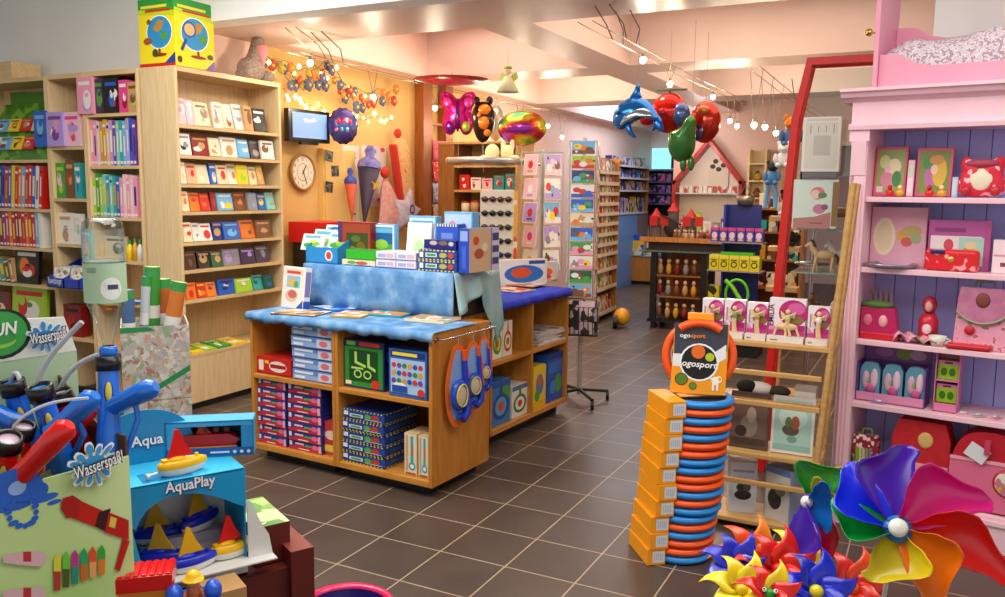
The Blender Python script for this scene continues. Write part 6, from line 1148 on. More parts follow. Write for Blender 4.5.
def ex2(r, w, h, d):
    for i in range(5): MB().tube([(-w*.3+i*w*.13, -d/2-.016, h*.75), (-w*.25+i*w*.12, -d/2-.02, h*.5), (-w*.3+i*w*.14, -d/2-.018, h*.25)], .008, M(('#7a9a3a', '#b8c84a', '#c8a8b8', '#7a9a3a', '#8a6a9a')[i], .6), 5).build('ribbon', r)
satchel(843, 877, 432, z, noisy('red_dots', [(.5, '#a8182c'), (.58, '#ac1c30'), (.62, '#e8d0d0')], 60, rough=.6, detail=0), noisy('red_dots_dark', [(.5, '#8c1426'), (.58, '#90182a'), (.62, '#e8d0d0')], 60, rough=.6, detail=0), M('#6a8a3a', .5), 'dark red dotted bag with green ribbons on the bottom shelf', extra=ex2)
x0, x1, h = pk(z, 890, 947, 417, .1); w = x1-x0
r = thing('toy_suitcase', 'red toy suitcase with a lace band behind the violet pinwheel blade', 'suitcase', FP.W((x0+x1)/2, .12, z+.002), FP.yaw)
MB().prism([(-w*.5, 0), (w*.5, 0), (w*.5, h*.75), (w*.4, h*.97), (-w*.4, h*.97), (-w*.5, h*.75)], -.06, .08, noisy('red_felt', [(.4, '#b8121c'), (.6, '#c41a24')], 20, rough=.6)).build('case_body', r, bevel=.02, seg=3)
MB().box(-w*.5, w*.5, -.064, -.058, h*.36, h*.44, M('#e0a0a8', .6)).box(-w*.5, w*.5, -.064, -.058, h*.05, h*.32, noisy('lace', [(.45, '#c83a50'), (.55, '#e0a0ac')], 60, rough=.7)).build('lace_band', r); MB().ell((.02, -.062, h*.74), (.035, .006, .04), M('#d8b06a', .6), 12, 6).build('fairy_patch', r)
x0, x1, h = pk(z, 946, 1024, 427, .1); w = x1-x0
r = thing('toy_suitcase', 'large red and pink rounded suitcase with a paper tag', 'suitcase', FP.W((x0+x1)/2, .1, z+.002), FP.yaw)
MB().prism(smooth([(-w*.5, 0), (w*.5, 0), (w*.5, h*.6), (w*.36, h*.97), (-w*.3, h*.97), (-w*.5, h*.55)], 2), -.06, .1, M('#b8142a', .45)).build('case_body', r, bevel=.012)
MB().prism([(-w*.47, .01), (w*.48, .01), (w*.48, h*.62), (-w*.47, h*.62)], -.068, -.061, M('#d8688c', .5)).build('pink_front', r, bevel=.003); MB().box(-w*.47, w*.48, -.072, -.066, h*.6, h*.64, M('#e8a0b4', .5)).build('piping', r)
MB().box(-.045, .045, -.085, -.082, -.035, .035, M('#d8d8dc', .5)).build('paper_tag', r, loc=(-.04, 0, h*.72), rot=(0, .5, 0)); MB().box(-.012, .012, -.094, -.086, h*.72, h*.9, M('#b83a60', .5)).build('strap', r)
MB().lathe([(0, .07), (.07, .07), (.078, .06)], M('#b01828', .5), (.1, 0, h*.4), 24, RX).lathe([(0, .073), (.062, .073)], printed(['#e0d4b8', '#c8708c', '#c8a84a', '#e8e0d0'], 40, 3), (.1, 0, h*.4), 24, RX).build('round_badge', r)
# ================================================================== wooden stand with boxed figures
FS = Fr((-.95, 4.08), 0)
r = thing('shelf_stand', 'light wooden ladder stand with shelves beside the pink cabinet', 'shelf stand', FS.W(0, 0, 0), 0)
for y in (0, .23): MB().tube([(.52, y, .0), (.628, y, 1.7)], .016, LATH, 4).build('upright', r)
for y in (.0, .23): MB().tube([(-.03, y, .0), (-.03, y, .95)], .017, LATH, 4).build('upright', r)
for z in (.94, .39, .05): MB().box(-.05, .56+.03*(z > .5), -.01, .26, z-.022, z, LATH).build('shelf', r, bevel=.003)
for z in (.79, .64, .24): MB().box(-.04, .545, -.008, .012, z-.012, z+.012, LATH).build('rail', r, bevel=.003)
MB().box(.06, .53, .08, .25, .63, .642, LATH).build('narrow_shelf', r)
MAGE = '#b8246e'
def emilia(a, b, pt, big, label, fig):
    x0, x1 = FS.sx(a, .94, .08), FS.sx(b, .94, .08); w = x1-x0; h = FS.hit((a+b)/2, pt, .08)[1]-.94
    r = thing('figure_box', label, 'boxed figure', FS.W(x0, .08, .941), 0, 'boxed fairy figures on the wooden stand')
    mb = MB(); mb.box(0, w, .0, .05, .03, h, M('#e8dce4', .35)); its = [('r', .0, .0, 1, 1, '#e9dfe6'), ('e', .66, .62, .40, .36, MAGE), ('e', .74, .74, .24, .16, '#d060a0'), ('r', .3, .0, 1, .3, '#b02a72'), ('e', .74, .44, .22, .1, '#8a7a3a'), ('r', .0, 0, 1, .14, '#c03a80'), ('p', [(.0, .14), (.0, .34), (.3, .14)], '#d888b4')]
    mb.art((0, 0, .03), (1, 0, 0), (0, 0, 1), w, h-.03, its); mb.box(0, w, -.045, .05, 0, .03, M('#ddd6cc', .4)).box(.1*w, .3*w, -.0465, -.045, .01, .016, M('#8a8278', .5))
    if big: mb.text('EMILIA', (w*.13, 0, h*.36), (0, 0, 1), (-1, 0, 0), .03, M('#7a2a5a', .4), width=h*.5, off=.003)
    else: mb.box(.1*w, .15*w, -.002, 0, h*.45, h*.8, M('#b06a94', .5))
    mb.build('card_box', r)
    sk = M('#e0c090', .5); mb = MB(); mb.tube([(w*.5, -.02, .032), (w*.48, -.02, .07), (w*.52, -.02, .1)], [.006, .007, .01], sk).tube([(w*.62, -.02, .032), (w*.56, -.02, .07), (w*.53, -.02, .1)], [.006, .007, .01], sk).ell((w*.53, -.02, .115), (.014, .011, .02), M(fig, .5), 10, 7).ell((w*.53, -.02, .147), (.011, .011, .013), sk, 10, 7).tube([(w*.53, -.02, .125), (w*.53-.03, -.025, .105)], .005, sk).tube([(w*.53, -.02, .125), (w*.53+.03, -.025, .14)], .005, sk)
    sk = M('#d8b888', .5)
    if big: mb.ell((w*.52, -.015, .075), (.05, .013, .018), sk, 12, 7).tube([(w*.52-.045, -.015, .075), (w*.52-.06, -.015, .032)], .006, sk).tube([(w*.52+.04, -.015, .075), (w*.52+.055, -.015, .032)], .006, sk)
    mb.build('fairy_figure', r)
    for s in (-1, 1): MB().prism([(0, 0), (s*.035, .03), (s*.03, -.005)][::s], -.008, -.006, M('#d8d0a0', .3)).build('wing', r, loc=(w*.53, 0, .12))
emilia(701.5, 722, 299, 0, 'white and magenta boxed figure nearest the orange discs', '#9a6a8a')
emilia(723.5, 744, 300, 0, 'white and magenta boxed figure with a green dress, second from the orange discs', '#7a9a6a')
emilia(746, 766.5, 303, 0, 'white and magenta boxed figure with tan dress beside the wide box', '#b89a5a')
emilia(768, 804, 299, 1, 'wide white and magenta boxed horse figure lettered on its side', '#c8b87a')
emilia(806.5, 828, 307, 0, 'white and magenta boxed figure with white dress by the wooden upright', '#e4dcd0')
r = thing('plush_animal', 'black and white plush animal lying on the narrow shelf of the ladder stand', 'plush toy', FS.W(FS.sx(757, .64, .16), .16, .643), .1)
MB().ell((0, 0, .035), (.08, .05, .035), M('#ded6cc', .9)).build('plush_body', r); MB().ell((-.05, -.02, .045), (.05, .045, .035), M('#17120f', .9)).ell((.1, 0, .03), (.06, .04, .028), M('#3a2c24', .9)).build('dark_patch', r)
tag(MB().box(-.05, .05, 0, .08, 0, .07, M('#a09488', .4)).box(-.05, .05, -.002, 0, .02, .05, M('#d8ccc0', .4)).build('grey_box', loc=FS.W(.46, .13, .643)), 'small grey box beside the wooden upright on the narrow shelf', 'box')
def fpic(a, b, pt, zz, cols, its, label, name='framed_picture', cat='picture', depth=.02, lean=.12, y=.06, yaw=0, top=None):
    x0, x1 = FS.sx(a, zz, y), FS.sx(b, zz, y); h = FS.hit((a+b)/2, pt, y)[1]-zz
    return pbox(FS, x0, x1, zz+.001+depth*math.sin(lean), zz+h, y, depth, M(cols, .4), name, label, cat, its, rx=-lean, yaw=yaw, top=top)
fpic(728, 767, 393, .39, '#5a463c', [('r', .06, .06, .94, .94, '#6a5448'), ('e', .5, .4, .22, .2, '#8a7a70'), ('e', .55, .6, .12, .14, '#a8988a'), ('e', .3, .3, .15, .1, '#3a2c26'), ('r', .06, .06, .94, .18, '#4a3830')], 'dim brown picture of a small animal leaning on the ladder stand')
fpic(769.5, 812, 398, .39, '#d8d8d0', [('r', .06, .06, .94, .94, '#a4c8bc'), ('e', .5, .65, .34, .2, '#c4dccf'), ('e', .46, .42, .2, .1, '#5a4a3a'), ('e', .56, .55, .1, .12, '#a8503a'), ('e', .4, .55, .08, .1, '#5a7a3a'), ('e', .5, .26, .12, .06, '#6f9a8a'), ('r', .06, .06, .94, .16, '#88b4a8')], 'pale turquoise picture of an elf rider leaning on the ladder stand')
fpic(729, 755, 462, .05, '#c8ccd4', [('r', .0, .0, 1, 1, '#ccd0d8'), ('e', .5, .35, .32, .1, '#2a2624'), ('e', .4, .5, .16, .08, '#3a342c'), ('e', .65, .52, .14, .1, '#544a40'), ('r', .1, .8, .9, .85, '#9aa0ac')], 'white box with a dark animal picture on the lowest shelf of the stand', 'picture_box', 'box', .14, 0, .08, .3, [('r', 0, 0, 1, 1, '#e6e4de')])
fpic(760, 792, 468, .05, '#7c90ae', [('r', .04, .0, .96, 1, '#c8c4bc'), ('e', .4, .4, .26, .2, '#2c2a28'), ('e', .6, .6, .2, .12, '#5a6a5a'), ('r', .04, .88, .96, 1, '#5a7ab0')], 'blue topped box with a dark picture on the lowest shelf of the stand', 'picture_box', 'box', .12, 0, .05, -.5)
# ================================================================== red frame, white box, horses on glass shelves
r = thing('red_frame_shelf', 'tall red wooden frame shelf behind the pink cabinet', 'shelf frame', (0, 5.0, 0), 0)
RD = M('#cf1c14', .35)
for y in (0, .12): MB().prism([(-.83, 0), (-.79, 0), (-.745, 1.2), (-.70, 2.06), (-.645, 2.36), (-.1, 2.36), (-.1, 2.4), (-.672, 2.4), (-.74, 2.06), (-.785, 1.2)], y, y+.04, RD).build('frame_post', r, bevel=.003)
for x, z in ((-.655, 2.36), (-.1, 2.36)): MB().box(x, x+.04, .04, .12, z, z+.04, RD).build('cross_bar', r)
MB().box(-.66, -.12, .08, .086, 1.75, 2.34, GLASS).build('glass_panel', r)
for z in (1.445, 1.2, .9): MB().box(-.7, -.12, .0, .4, z, z+.008, M('#bcd8cc', .05, trans=.6)).build('glass_shelf', r)
MB().tube([(-.61, .2, 0), (-.61, .2, 1.44)], .014, STEEL).build('chrome_pole', r); MB().lathe([(0, 0), (.1, 0), (.1, .01), (.02, .02)], M('#8a908c', .2, .6), (-.61, .2, 1.24), 20).build('pole_disc', r)
r = thing('white_panel_box', 'white plastic box with a grey screen hanging on the red frame shelf', 'box', (-.665, 4.93, 1.77), 0)
MB().box(0, .2, 0, .06, 0, .3, M('#e2e0d4', .4)).build('casing', r, bevel=.006); mb = MB(); mb.art((0, 0, 0), (1, 0, 0), (0, 0, 1), .2, .3, [('r', .08, .06, .92, .9, '#d4d2c6'), ('r', .3, .3, .74, .66, '#bcbab0'), ('r', .1, .92, .9, .97, '#cfcbc0'), ('r', .2, .7, .22, .86, '#8a8a80'), ('r', .4, .72, .42, .84, '#8a8a80'), ('r', .6, .72, .62, .84, '#8a8a80'), ('r', .8, .7, .82, .86, '#8a8a80')]); mb.build('front_plate', r)
MB().box(.01, .19, .0, .055, -.03, -.002, M('#6a6a6c', .4)).build('lower_grille', r)
r = thing('flower_picture', 'pale turquoise picture panel with a pink flower under the white box', 'picture', (-.70, 4.95, 1.46), 0)
MB().box(0, .235, 0, .03, 0, .27, M('#cfe0d2', .3)).build('panel_board', r, bevel=.003); mb = MB(); mb.art((0, 0, 0), (1, 0, 0), (0, 0, 1), .235, .27, [('r', .03, .2, .86, .98, '#cfe2d4'), ('e', .55, .72, .16, .13, '#d87a7a'), ('e', .5, .7, .1, .09, '#e8c8c0'), ('e', .66, .68, .1, .06, '#5a8a5a'), ('e', .6, .4, .14, .1, '#c87a9a'), ('e', .72, .44, .08, .06, '#8a5a7a'), ('p', [(.03, .0), (.86, .0), (.86, .34), (.5, .24), (.03, .2)], '#b07a72'), ('r', .4, .1, .7, .12, '#7a4a44'), ('r', .88, .05, 1, .95, '#8a6a3a')]); mb.build('printed_face', r)
def horse(label, loc, s, c1, c2, yaw):
    r = thing('toy_horse', label, 'figurine', loc, yaw, 'toy horses on the glass shelves'); a = M(c1, .4); b = M(c2, .5)
    mb = MB(); mb.ell((0, 0, .11*s), (.07*s, .03*s, .035*s), a, 12, 8).tube([(.05*s, 0, .12*s), (.085*s, 0, .165*s), (.09*s, 0, .19*s)], [.026*s, .018*s, .016*s], a).tube([(.085*s, 0, .192*s), (.125*s, 0, .165*s)], [.017*s, .011*s], a)
    for x, y, dx in ((.05, .016, .02), (.05, -.016, -.01), (-.055, .016, .01), (-.055, -.016, -.015)): mb.tube([(x*s, y*s, .1*s), ((x+dx*.5)*s, y*s, .055*s), ((x+dx)*s, y*s, 0)], [.014*s, .009*s, .007*s], a)
    mb.build('horse_body', r); MB().tube([(.06*s, 0, .16*s), (.08*s, 0, .2*s), (.09*s, 0, .21*s)], [.012*s, .014*s, .006*s], b).build('mane', r); MB().tube([(-.068*s, 0, .12*s), (-.09*s, 0, .09*s), (-.085*s, 0, .05*s)], [.008*s, .012*s, .004*s], b).build('tail', r)
HS = [(820, 1.454, 'white', '#e8e2d6', '#b89a6a'), (834, 1.454, 'brown spotted', '#8a6a4a', '#2a1c14'), (822, 1.209, 'tan', '#c8a878', '#4a3420'), (836, 1.209, 'white', '#e6e0d8', '#d8d0c0'), (818, .909, 'brown', '#6a4a30', '#20140c'), (834, .909, 'cream', '#d8c8a8', '#8a6a44')]
for i, (px, z, n, c1, c2) in enumerate(HS):
    x = on_y(px, 300, 5.12).x; horse('{} toy horse on the {} glass shelf behind the ladder stand'.format(n, ('upper', 'middle', 'lower')[i//2]), (x, 5.1+.1*(i % 2), z), .85, c1, c2, 2.4+.5*i)
# ================================================================== plush toys on the stepped wooden post
r = thing('stepped_post', 'pale wooden post with small step shelves of plush toys before the doorway', 'post shelf', (0, 7.0, 0), 0)
PX = on_y(783, 240, 7.0).x
MB().box(PX-.03, PX+.03, .0, .06, 0, 2.2, LATH).build('post', r, bevel=.003); MB().box(PX-.18, PX+.18, -.12, .2, 0, .04, LATH).build('foot', r)
STZ = [on_y(785, y, 6.95).z for y in (216, 246, 286)]
for z in STZ: MB().box(PX-.09, PX+.15, -.16, .0, z-.04, z, LATH).build('step', r, bevel=.003)
def plush(name, label, px, py, Y, body, c1, c2, s=1, sit=None):
    o = on_y(px, py, Y); z = sit if sit is not None else o.z; r = thing(name, label, 'plush toy', (o.x, Y, z), 0)
    a = noisy('plush_'+c1.strip('#'), [(.3, c1), (.7, c1)], 50, rough=.95); b = noisy('plush_'+c2.strip('#'), [(.3, c2), (.7, c2)], 50, rough=.95)
    MB().ell((0, 0, .08*s), (.065*s, .055*s, .08*s), a).build('plush_body', r); MB().ell((0, -.02*s, .19*s), (.055*s, .05*s, .05*s), b).build('plush_head', r)
    for q in (-1, 1):
        MB().ell((q*.045*s, -.01, .235*s), (.02*s, .012*s, .024*s), b, 10, 6).build('ear', r); MB().ell((q*.07*s, -.03*s, .09*s), (.022*s, .022*s, .05*s), a, 10, 6).build('arm', r); MB().ell((q*.04*s, -.06*s, .025*s), (.028*s, .05*s, .025*s), a, 10, 6).build('leg', r)
    MB().ell((0, -.068*s, .18*s), (.022*s, .015*s, .018*s), b, 10, 6).build('muzzle', r)
    return r
plush('plush_toy', 'white and black plush sitting on the top step of the wooden post', 786, 214, 6.9, 0, '#e4dcd4', '#1c1816', .8, STZ[0]+.002)
plush('plush_toy', 'black plush with white face on the middle step of the wooden post', 789, 246, 6.9, 0, '#1c1816', '#e4dcd4', .8, STZ[1]+.002)
plush('plush_toy', 'cream plush sitting on the lowest step of the wooden post', 780, 285, 6.9, 0, '#e0cca8', '#ead8b8', .7, STZ[2]+.002)
plush('hanging_puppet', 'orange haired puppet hung at the top of the wooden post', 791, 148, 6.9, 0, '#4a6a9a', '#c8741c', 1.0)
plush('hanging_puppet', 'white bird puppet hung beside the orange haired puppet', 783, 168, 6.85, 0, '#e8e8ea', '#f0eee8', .8)
r = plush('hanging_puppet', 'blue and white puppet hanging with dangling legs before the doorway', 772, 185, 6.9, 0, '#5f9ad0', '#2a3038', .75)
for q in (-1, 1): MB().tube([(q*.02, -.02, .02), (q*.035, -.02, -.09), (q*.04, -.04, -.18)], [.018, .02, .016], M('#7ab0dc', .9)).build('dangling_leg', r)
r = thing('brown_rack', 'dark brown shelf rack of small goods below the hanging puppets', 'rack', (on_y(752, 240, 9.3).x, 9.3, 0), 0)
for x in (0, .5): MB().box(x, x+.03, 0, .3, 0, 1.55, OAK).build('side_panel', r)
MB().box(.03, .5, .28, .3, 0, 1.55, OAK).build('back_panel', r)
for z in (.3, .65, .95, 1.25, 1.5): MB().box(.03, .5, 0, .28, z-.02, z, OAK).build('shelf', r)
for i, z in enumerate((.65, .95, 1.25, 1.5)):
    for j in range(4):
        c = ['red', 'cream', 'dark blue', 'gold', 'brown', 'white', 'teal', 'grey'][(i*3+j) % 8]
        tag(MB().box(0, .09, 0, .08, 0, .12+.04*((i+j) % 2), M(PAL[c], .4), front=printed([PAL[c], '#d8c8a8', '#2a201c'], 16, i+j)).build('small_box', loc=(r.location.x+.045+j*.113, 9.36, z+.001)), 'small {} box, {} from the blue stand, {} tier of brown rack'.format(c, ORD[j], ('lowest', 'second', 'third', 'top')[i]), 'box', 'boxes on the brown rack')
struct(MB().box(on_y(935, 10, 5.0).x, 2.0, 5.0, 5.1, 0, ZC, WHITEWALL), 'wall_behind_cabinet')
# ================================================================== stack of throwing disc packs
SO = M('#ef9a12', .4); D_B = M('#1d86d6', .3); D_O = M('#f2560f', .3); NET = M('#141416', .7)
def disc_rim(mb, mat, z=0, R=.138, rr=.0172, seg=40):
    return mb.lathe([(R+rr*1.15*math.cos(2*PI*k/12), z+rr*math.sin(2*PI*k/12)) for k in range(13)], mat, seg=seg)
SX, SY = -.93, 3.66; CR = Vector((_r.x, _r.y, 0))
PR = .0742
def pack(i, z, cols, off):
    yaw = math.radians(38+1.5*math.sin(i*2.1)); p = Vector((SX, SY, 0))+CR*off
    o = ('blue over orange', 'orange over blue')[cols[0] == 'O']
    r = thing('disc_pack', '{} throwing disc pack, {} from the bottom of the leaning stack'.format(o, ORD[i]), 'disc pack', (p.x, p.y, z), yaw, 'throwing disc packs in the leaning stack')
    mb = MB(); mb.box(-.195, -.11, -.12, .12, .001, PR-.001, SO); mb.box(-.1, .12, -.03, .03, PR-.003, PR-.001, SO).build('card_sleeve', r, bevel=.002)
    mb = MB(); mb.art((-.195, -.12, 0), (1, 0, 0), (0, 0, 1), .085, PR, [('r', .3, .16, .95, .86, '#d4d8e0')]+[('r', .4+k*.1, .3, .43+k*.1, .72, '#a4a8b2') for k in range(5)]); mb.build('barcode_label', [c for c in r.children if c.name.startswith('card_sleeve')][0])
    for k in range(2):
        zz = PR*(.75 if k == 0 else .25); c = D_B if cols[k] == 'B' else D_O; nm = 'blue_disc' if cols[k] == 'B' else 'orange_disc'
        mb = disc_rim(MB(), c, zz); mb.lathe([(0, zz-.002), (.13, zz-.002), (.13, zz+.002), (0, zz+.002)], NET, seg=32); mb.build(nm, r)
    return r
for i, c in enumerate(['OB', 'BO', 'BO', 'OB', 'OB', 'BO', 'OB', 'BO', 'BO', 'BO']): pack(i, .002+i*(PR+.0005), c, -.012+.0075*i+(.008 if i in (3, 4) else 0))
p = Vector((SX, SY, 0))+CR*.05; ZT = .002+10*(PR+.0005)
r = thing('display_disc_pack', 'orange throwing disc in a black and orange card standing on the leaning stack', 'disc pack', (p.x, p.y, ZT+.004), (-.1, 0, .25)); r.scale = (.94, .94, .94)
rot = Matrix.Rotation(PI/2, 4, 'X')
mb = MB(); mb.lathe([(.155+.021*math.cos(2*PI*k/12), .021*math.sin(2*PI*k/12)) for k in range(13)], D_O, (0, 0, .18), 44, rot); mb.build('orange_disc', r)
MB().lathe([(0, -.003), (.14, -.003), (.14, .003), (0, .003)], NET, (0, 0, .18), 40, rot).build('disc_net', r)
MB().lathe([(.128, -.004), (.136, -.004), (.136, .004), (.128, .004)], M('#e8e4e0', .5), (0, 0, .18), 40, rot).build('white_ring', r)
cw, ch = .246, .335
mb = MB(); card = [(-cw/2-.008, 0), (cw/2+.002, .0), (cw/2+.012, ch), (-cw/2+.005, ch)]; mb.prism(card, -.034, -.03, SO)
its = [('p', [(.02, 1), (1.02, 1), (1.02, .62), (.02, .5)], '#3a3d4c'), ('p', [(0, .38), (0, .56), (.2, .56), (.2, .38)], '#e6e6e8'), ('p', [(1.0, .72), (1.0, .52), (.78, .42), (.78, .6)], '#e6e6e8'),
       ('e', .5, .45, .37, .27, '#f2f2f2'), ('e', .5, .45, .335, .245, '#101014'), ('e', .48, .6, .13, .1, '#e26a1a'), ('e', .7, .53, .085, .06, '#b8c42a'), ('e', .18, .2, .125, .09, '#1c1c14'), ('e', .18, .2, .11, .08, '#5a7a1e'), ('e', .4, .11, .075, .055, '#1c1c14'), ('e', .4, .11, .065, .047, '#5a8a22'),
       ('e', .82, .2, .075, .06, '#f4efe8'), ('e', .89, .22, .05, .05, '#f4efe8'), ('e', .9, .225, .028, .028, '#efa030'), ('r', .76, .06, .8, .18, '#f4efe8'), ('r', .84, .06, .88, .18, '#f4efe8'), ('p', [(.7, .24), (.76, .2), (.76, .24)], '#f4efe8')]
mb.art((-cw/2, -.034, 0), (1, 0, 0), (0, 0, 1), cw, ch, its, off=.0004)
mb.text('ogosport', (-cw*.32, -.044, ch*.395), (1, 0, -.04), (.04, 0, 1), .03, M('#f0f0f0', .4), width=cw*.66, bold=.02, shear=.2)
mb.text('ogo', (-cw*.38, -.044, ch*.80), (1, 0, 0), (0, 0, 1), .02, M('#f0f0f0', .4), width=cw*.2, bold=.02).text('sport', (-cw*.17, -.044, ch*.80), (1, 0, 0), (0, 0, 1), .02, M('#f08018', .4), width=cw*.27, bold=.02)
mb.build('printed_card', r)
MB().tube([(.16*math.cos(a), -.04, .18+.158*math.sin(a)) for a in [PI*(.3+.4*k/10) for k in range(11)]], .02, D_O).build('grip_rim', r); MB().box(-.06, .06, -.03, .03, .35, .385, SO).build('card_tab', r, bevel=.004)
# ================================================================== pinwheels in the front corner
def basis(nrm, up=Vector((0, 0, 1))):
    n = Vector(nrm).normalized(); x = up.cross(n).normalized(); y = n.cross(x); return Matrix((x, y, n)).transposed()
PROFW = [(0, .16), (.12, .42), (.28, .8), (.45, 1.0), (.58, .98), (.68, .8), (.77, .56), (.85, .44), (.92, .42), (.97, .3), (1, .04)]
def interp(p, t):
    for (a, x), (b, y) in zip(p, p[1:]):
        if t <= b: u = (t-a)/(b-a); u = u*u*(3-2*u); return x+(y-x)*u
    return p[-1][1]
def blade(mb, B, ang, L, W, mat, z0=0, beta=1.15, side=1):
    """One foil vane: broad, rolled towards the hub along one edge, ending in a small rounded lobe."""
    nr, ns = 22, 10; g = []
    for i in range(nr+1):
        t = i/nr; w = W*interp(PROFW, t); off = W*side*(.34*math.sin(PI*min(1, t*1.1))-.55*max(0, t-.62)); row = []
        for j in range(ns+1):
            s = j/ns*2-1; bt = beta*(1-.55*t); ph = (s+side*.55)*bt; ra = Vector((math.cos(ang), math.sin(ang), 0)); ta = Vector((-math.sin(ang), math.cos(ang), 0))
            lat = w*math.sin(ph)/max(.35, bt)*.98; up = w*(1-math.cos(ph))/max(.35, bt)*.95
            row.append(tuple(B @ (ra*(L*t)+ta*(lat+off-side*w*.3)+Vector((0, 0, z0+up+.10*L*t*(1-t)-.03*L*t)))))
        g.append(row)
    mb.sheet(g, mat); return mb
def pinwheel(name, label, hub_px, d, nrm, blades, hubc, hubr, stick=None, R0=None, grp=None):
    o = at_d(*hub_px, d); B = basis(nrm); r = thing(name, label, 'pinwheel', o, 0, grp)
    for (cn, ang, L, W, z0) in blades:
        mb = MB(); blade(mb, B, math.radians(ang), L, W, M(cn, .28, coat=.2), z0=z0); mb.build('vane', r, solid=.0012)
    rot = B.to_4x4()
    MB().lathe([(0, .0), (hubr*1.5, .0), (hubr*1.5, .008), (hubr*.9, .014)], M(hubc, .3), B @ Vector((0, 0, .012)), 20, rot).build('hub', r); hb_ = r.children[-1]
    MB().lathe([(hubr, 0), (hubr, .01), (hubr*.7, .015), (0, .016)], M('#e9e6de', .35), B @ Vector((0, 0, .022)), 20, rot).build('hub_button', hb_)
    if stick: MB().tube([tuple(B @ Vector((0, 0, .01))), tuple(B @ Vector((0, 0, -.035))), stick], .0045, M('#e6e2da', .4)).build('stick', r)
    return r
tocam = lambda px, py, d: (CAM-at_d(px, py, d)).normalized()
D1 = 1.75; k = D1/FPX
n1 = tocam(897, 531, D1)+_r*.1+_u*.25
POT = at_d(850, 700, 1.9)
def stk(px, py, d): o = at_d(px, py, d); return Vector((POT.x+(o.x-POT.x)*.2, POT.y+(o.y-POT.y)*.2, .36))-o
pinwheel('pinwheel', 'big rainbow pinwheel with a white hub button facing the shop front', (897, 531), D1, n1,
 [('#1228d8', 132, 80*k, 33*k, .008), ('#3d0ca4', 88, 92*k, 38*k, .0), ('#d80a80', 31, 94*k, 36*k, .008), ('#d80c0a', -14, 106*k, 30*k, .0), ('#e86e08', -60, 78*k, 32*k, .008), ('#d8c008', -108, 58*k, 34*k, .0), ('#0a8c32', 166, 66*k, 27*k, .010), ('#38089a', -64, 80*k, 12*k, -.03), ('#d8a008', 116, 80*k, 18*k, -.03)], '#1a6ab0', 9*k, stk(897, 531, D1))
D2 = 1.95; k = D2/FPX
n2 = tocam(812, 500, D2)*.75-_r*.75+_u*.1
pinwheel('pinwheel', 'second rainbow pinwheel turned sideways beside the big one', (814, 503), D2, n2,
 [('#0a8c24', 62, 46*k, 26*k, .0), ('#e0c808', 50, 66*k, 14*k, -.03), ('#e86e08', 34, 46*k, 14*k, -.05), ('#1478d4', -20, 34*k, 30*k, .02), ('#3d0ca4', -84, 62*k, 34*k, .03), ('#c00a34', -62, 60*k, 22*k, -.02), ('#e0c808', 20, 30*k, 20*k, .0)], '#6a2ab0', 6*k, stk(836, 506, D2))
def spiky(label, px, py, d, rad, cols, nrm, seed, hub='#e8c81c', n=7, grp=None, eye=False):
    rng = random.Random(seed); o = at_d(px, py, d); B = basis(nrm); r = thing('foil_windmill', label, 'windmill', o, 0); s = rad*1.12*d/FPX
    for i in range(n):
        a = 2*PI*i/n+rng.uniform(-.1, .1); c = cols[i % len(cols)]; g = []
        for q in range(8):
            t = q/7; w = s*.5*min(1, .5+t*2.2)*(1-t)**.9+.0004; row = []
            for j in range(5):
                u = j/4*2-1; aa = a+.5*t*t; ra = Vector((math.cos(aa), math.sin(aa), 0)); ta = Vector((-math.sin(aa), math.cos(aa), 0)); row.append(tuple(B @ (ra*(s*t*(1+.1*(i % 2)))+ta*(u*w*.9)+Vector((0, 0, s*(.34*math.sin(t*2.2)+.22*u*(1-t)))))))
            g.append(row)
        MB().sheet(g, M(c, .3, coat=.2)).build('petal', r, solid=.001)
    MB().ell(B @ Vector((0, 0, s*.12)), (s*.17,)*3, M(hub, .35), 14, 9).build('hub', r)
    if eye:
        for e in (-1, 1): MB().ell(B @ Vector((e*s*.16, s*.05, s*.27)), (s*.07,)*3, M('#efefe8', .3), 10, 7).ell(B @ Vector((e*s*.17, s*.05, s*.33)), (s*.03,)*3, BLACK, 8, 6).build('eye', r)
    MB().tube([tuple(B @ Vector((0, 0, 0))), stk(px, py, d)], .004, M('#d8c8a8', .5)).build('stick', r)
    return r
c_ = lambda px, py, dx=0, dy=0: tocam(px, py, 1.8)+_r*dx+_u*dy
SP = [('yellow spiky foil windmill lowest at the edge of the pinwheel bunch', 742, 592, 1.72, 34, ['#eed60f', '#f0dc1c', '#e6c80c'], (-.1, .5), '#e0c010'),
 ('dark blue spiky foil windmill between the yellow and the orange one', 736, 566, 1.9, 30, ['#1a23b4', '#2430c8'], (-.3, .4), '#6a2a9a'),
 ('orange spiky foil windmill behind the dark blue one', 752, 560, 2.02, 36, ['#ee6a10', '#f08018', '#e04a14'], (.1, .3), '#7a2ab0'),
 ('bright red spiky foil windmill in the middle of the bunch', 778, 572, 1.88, 38, ['#e01a0e', '#e8240f', '#d0140e'], (.1, .4), '#e01a0e'),
 ('yellow spiky foil windmill behind the bright red one', 797, 561, 2.06, 32, ['#f0cc12', '#e8d420'], (.1, .2), '#e8902a'),
 ('dark blue spiky foil windmill with a yellow hub beside the bright red one', 816, 594, 1.74, 38, ['#1224c0', '#1a2cd0', '#1020a8'], (.1, .5), '#e8d81c'),
 ('red and orange spiky foil windmill under the big rainbow pinwheel', 852, 590, 2.0, 36, ['#d8240f', '#e04414', '#c81a10'], (.1, .4), '#e0661a'),
 ('red windmill with a green parrot head and white eyes', 770, 596, 1.66, 30, ['#d61a12', '#e6c81a', '#d61a12'], (0, .55), '#158a2a')]
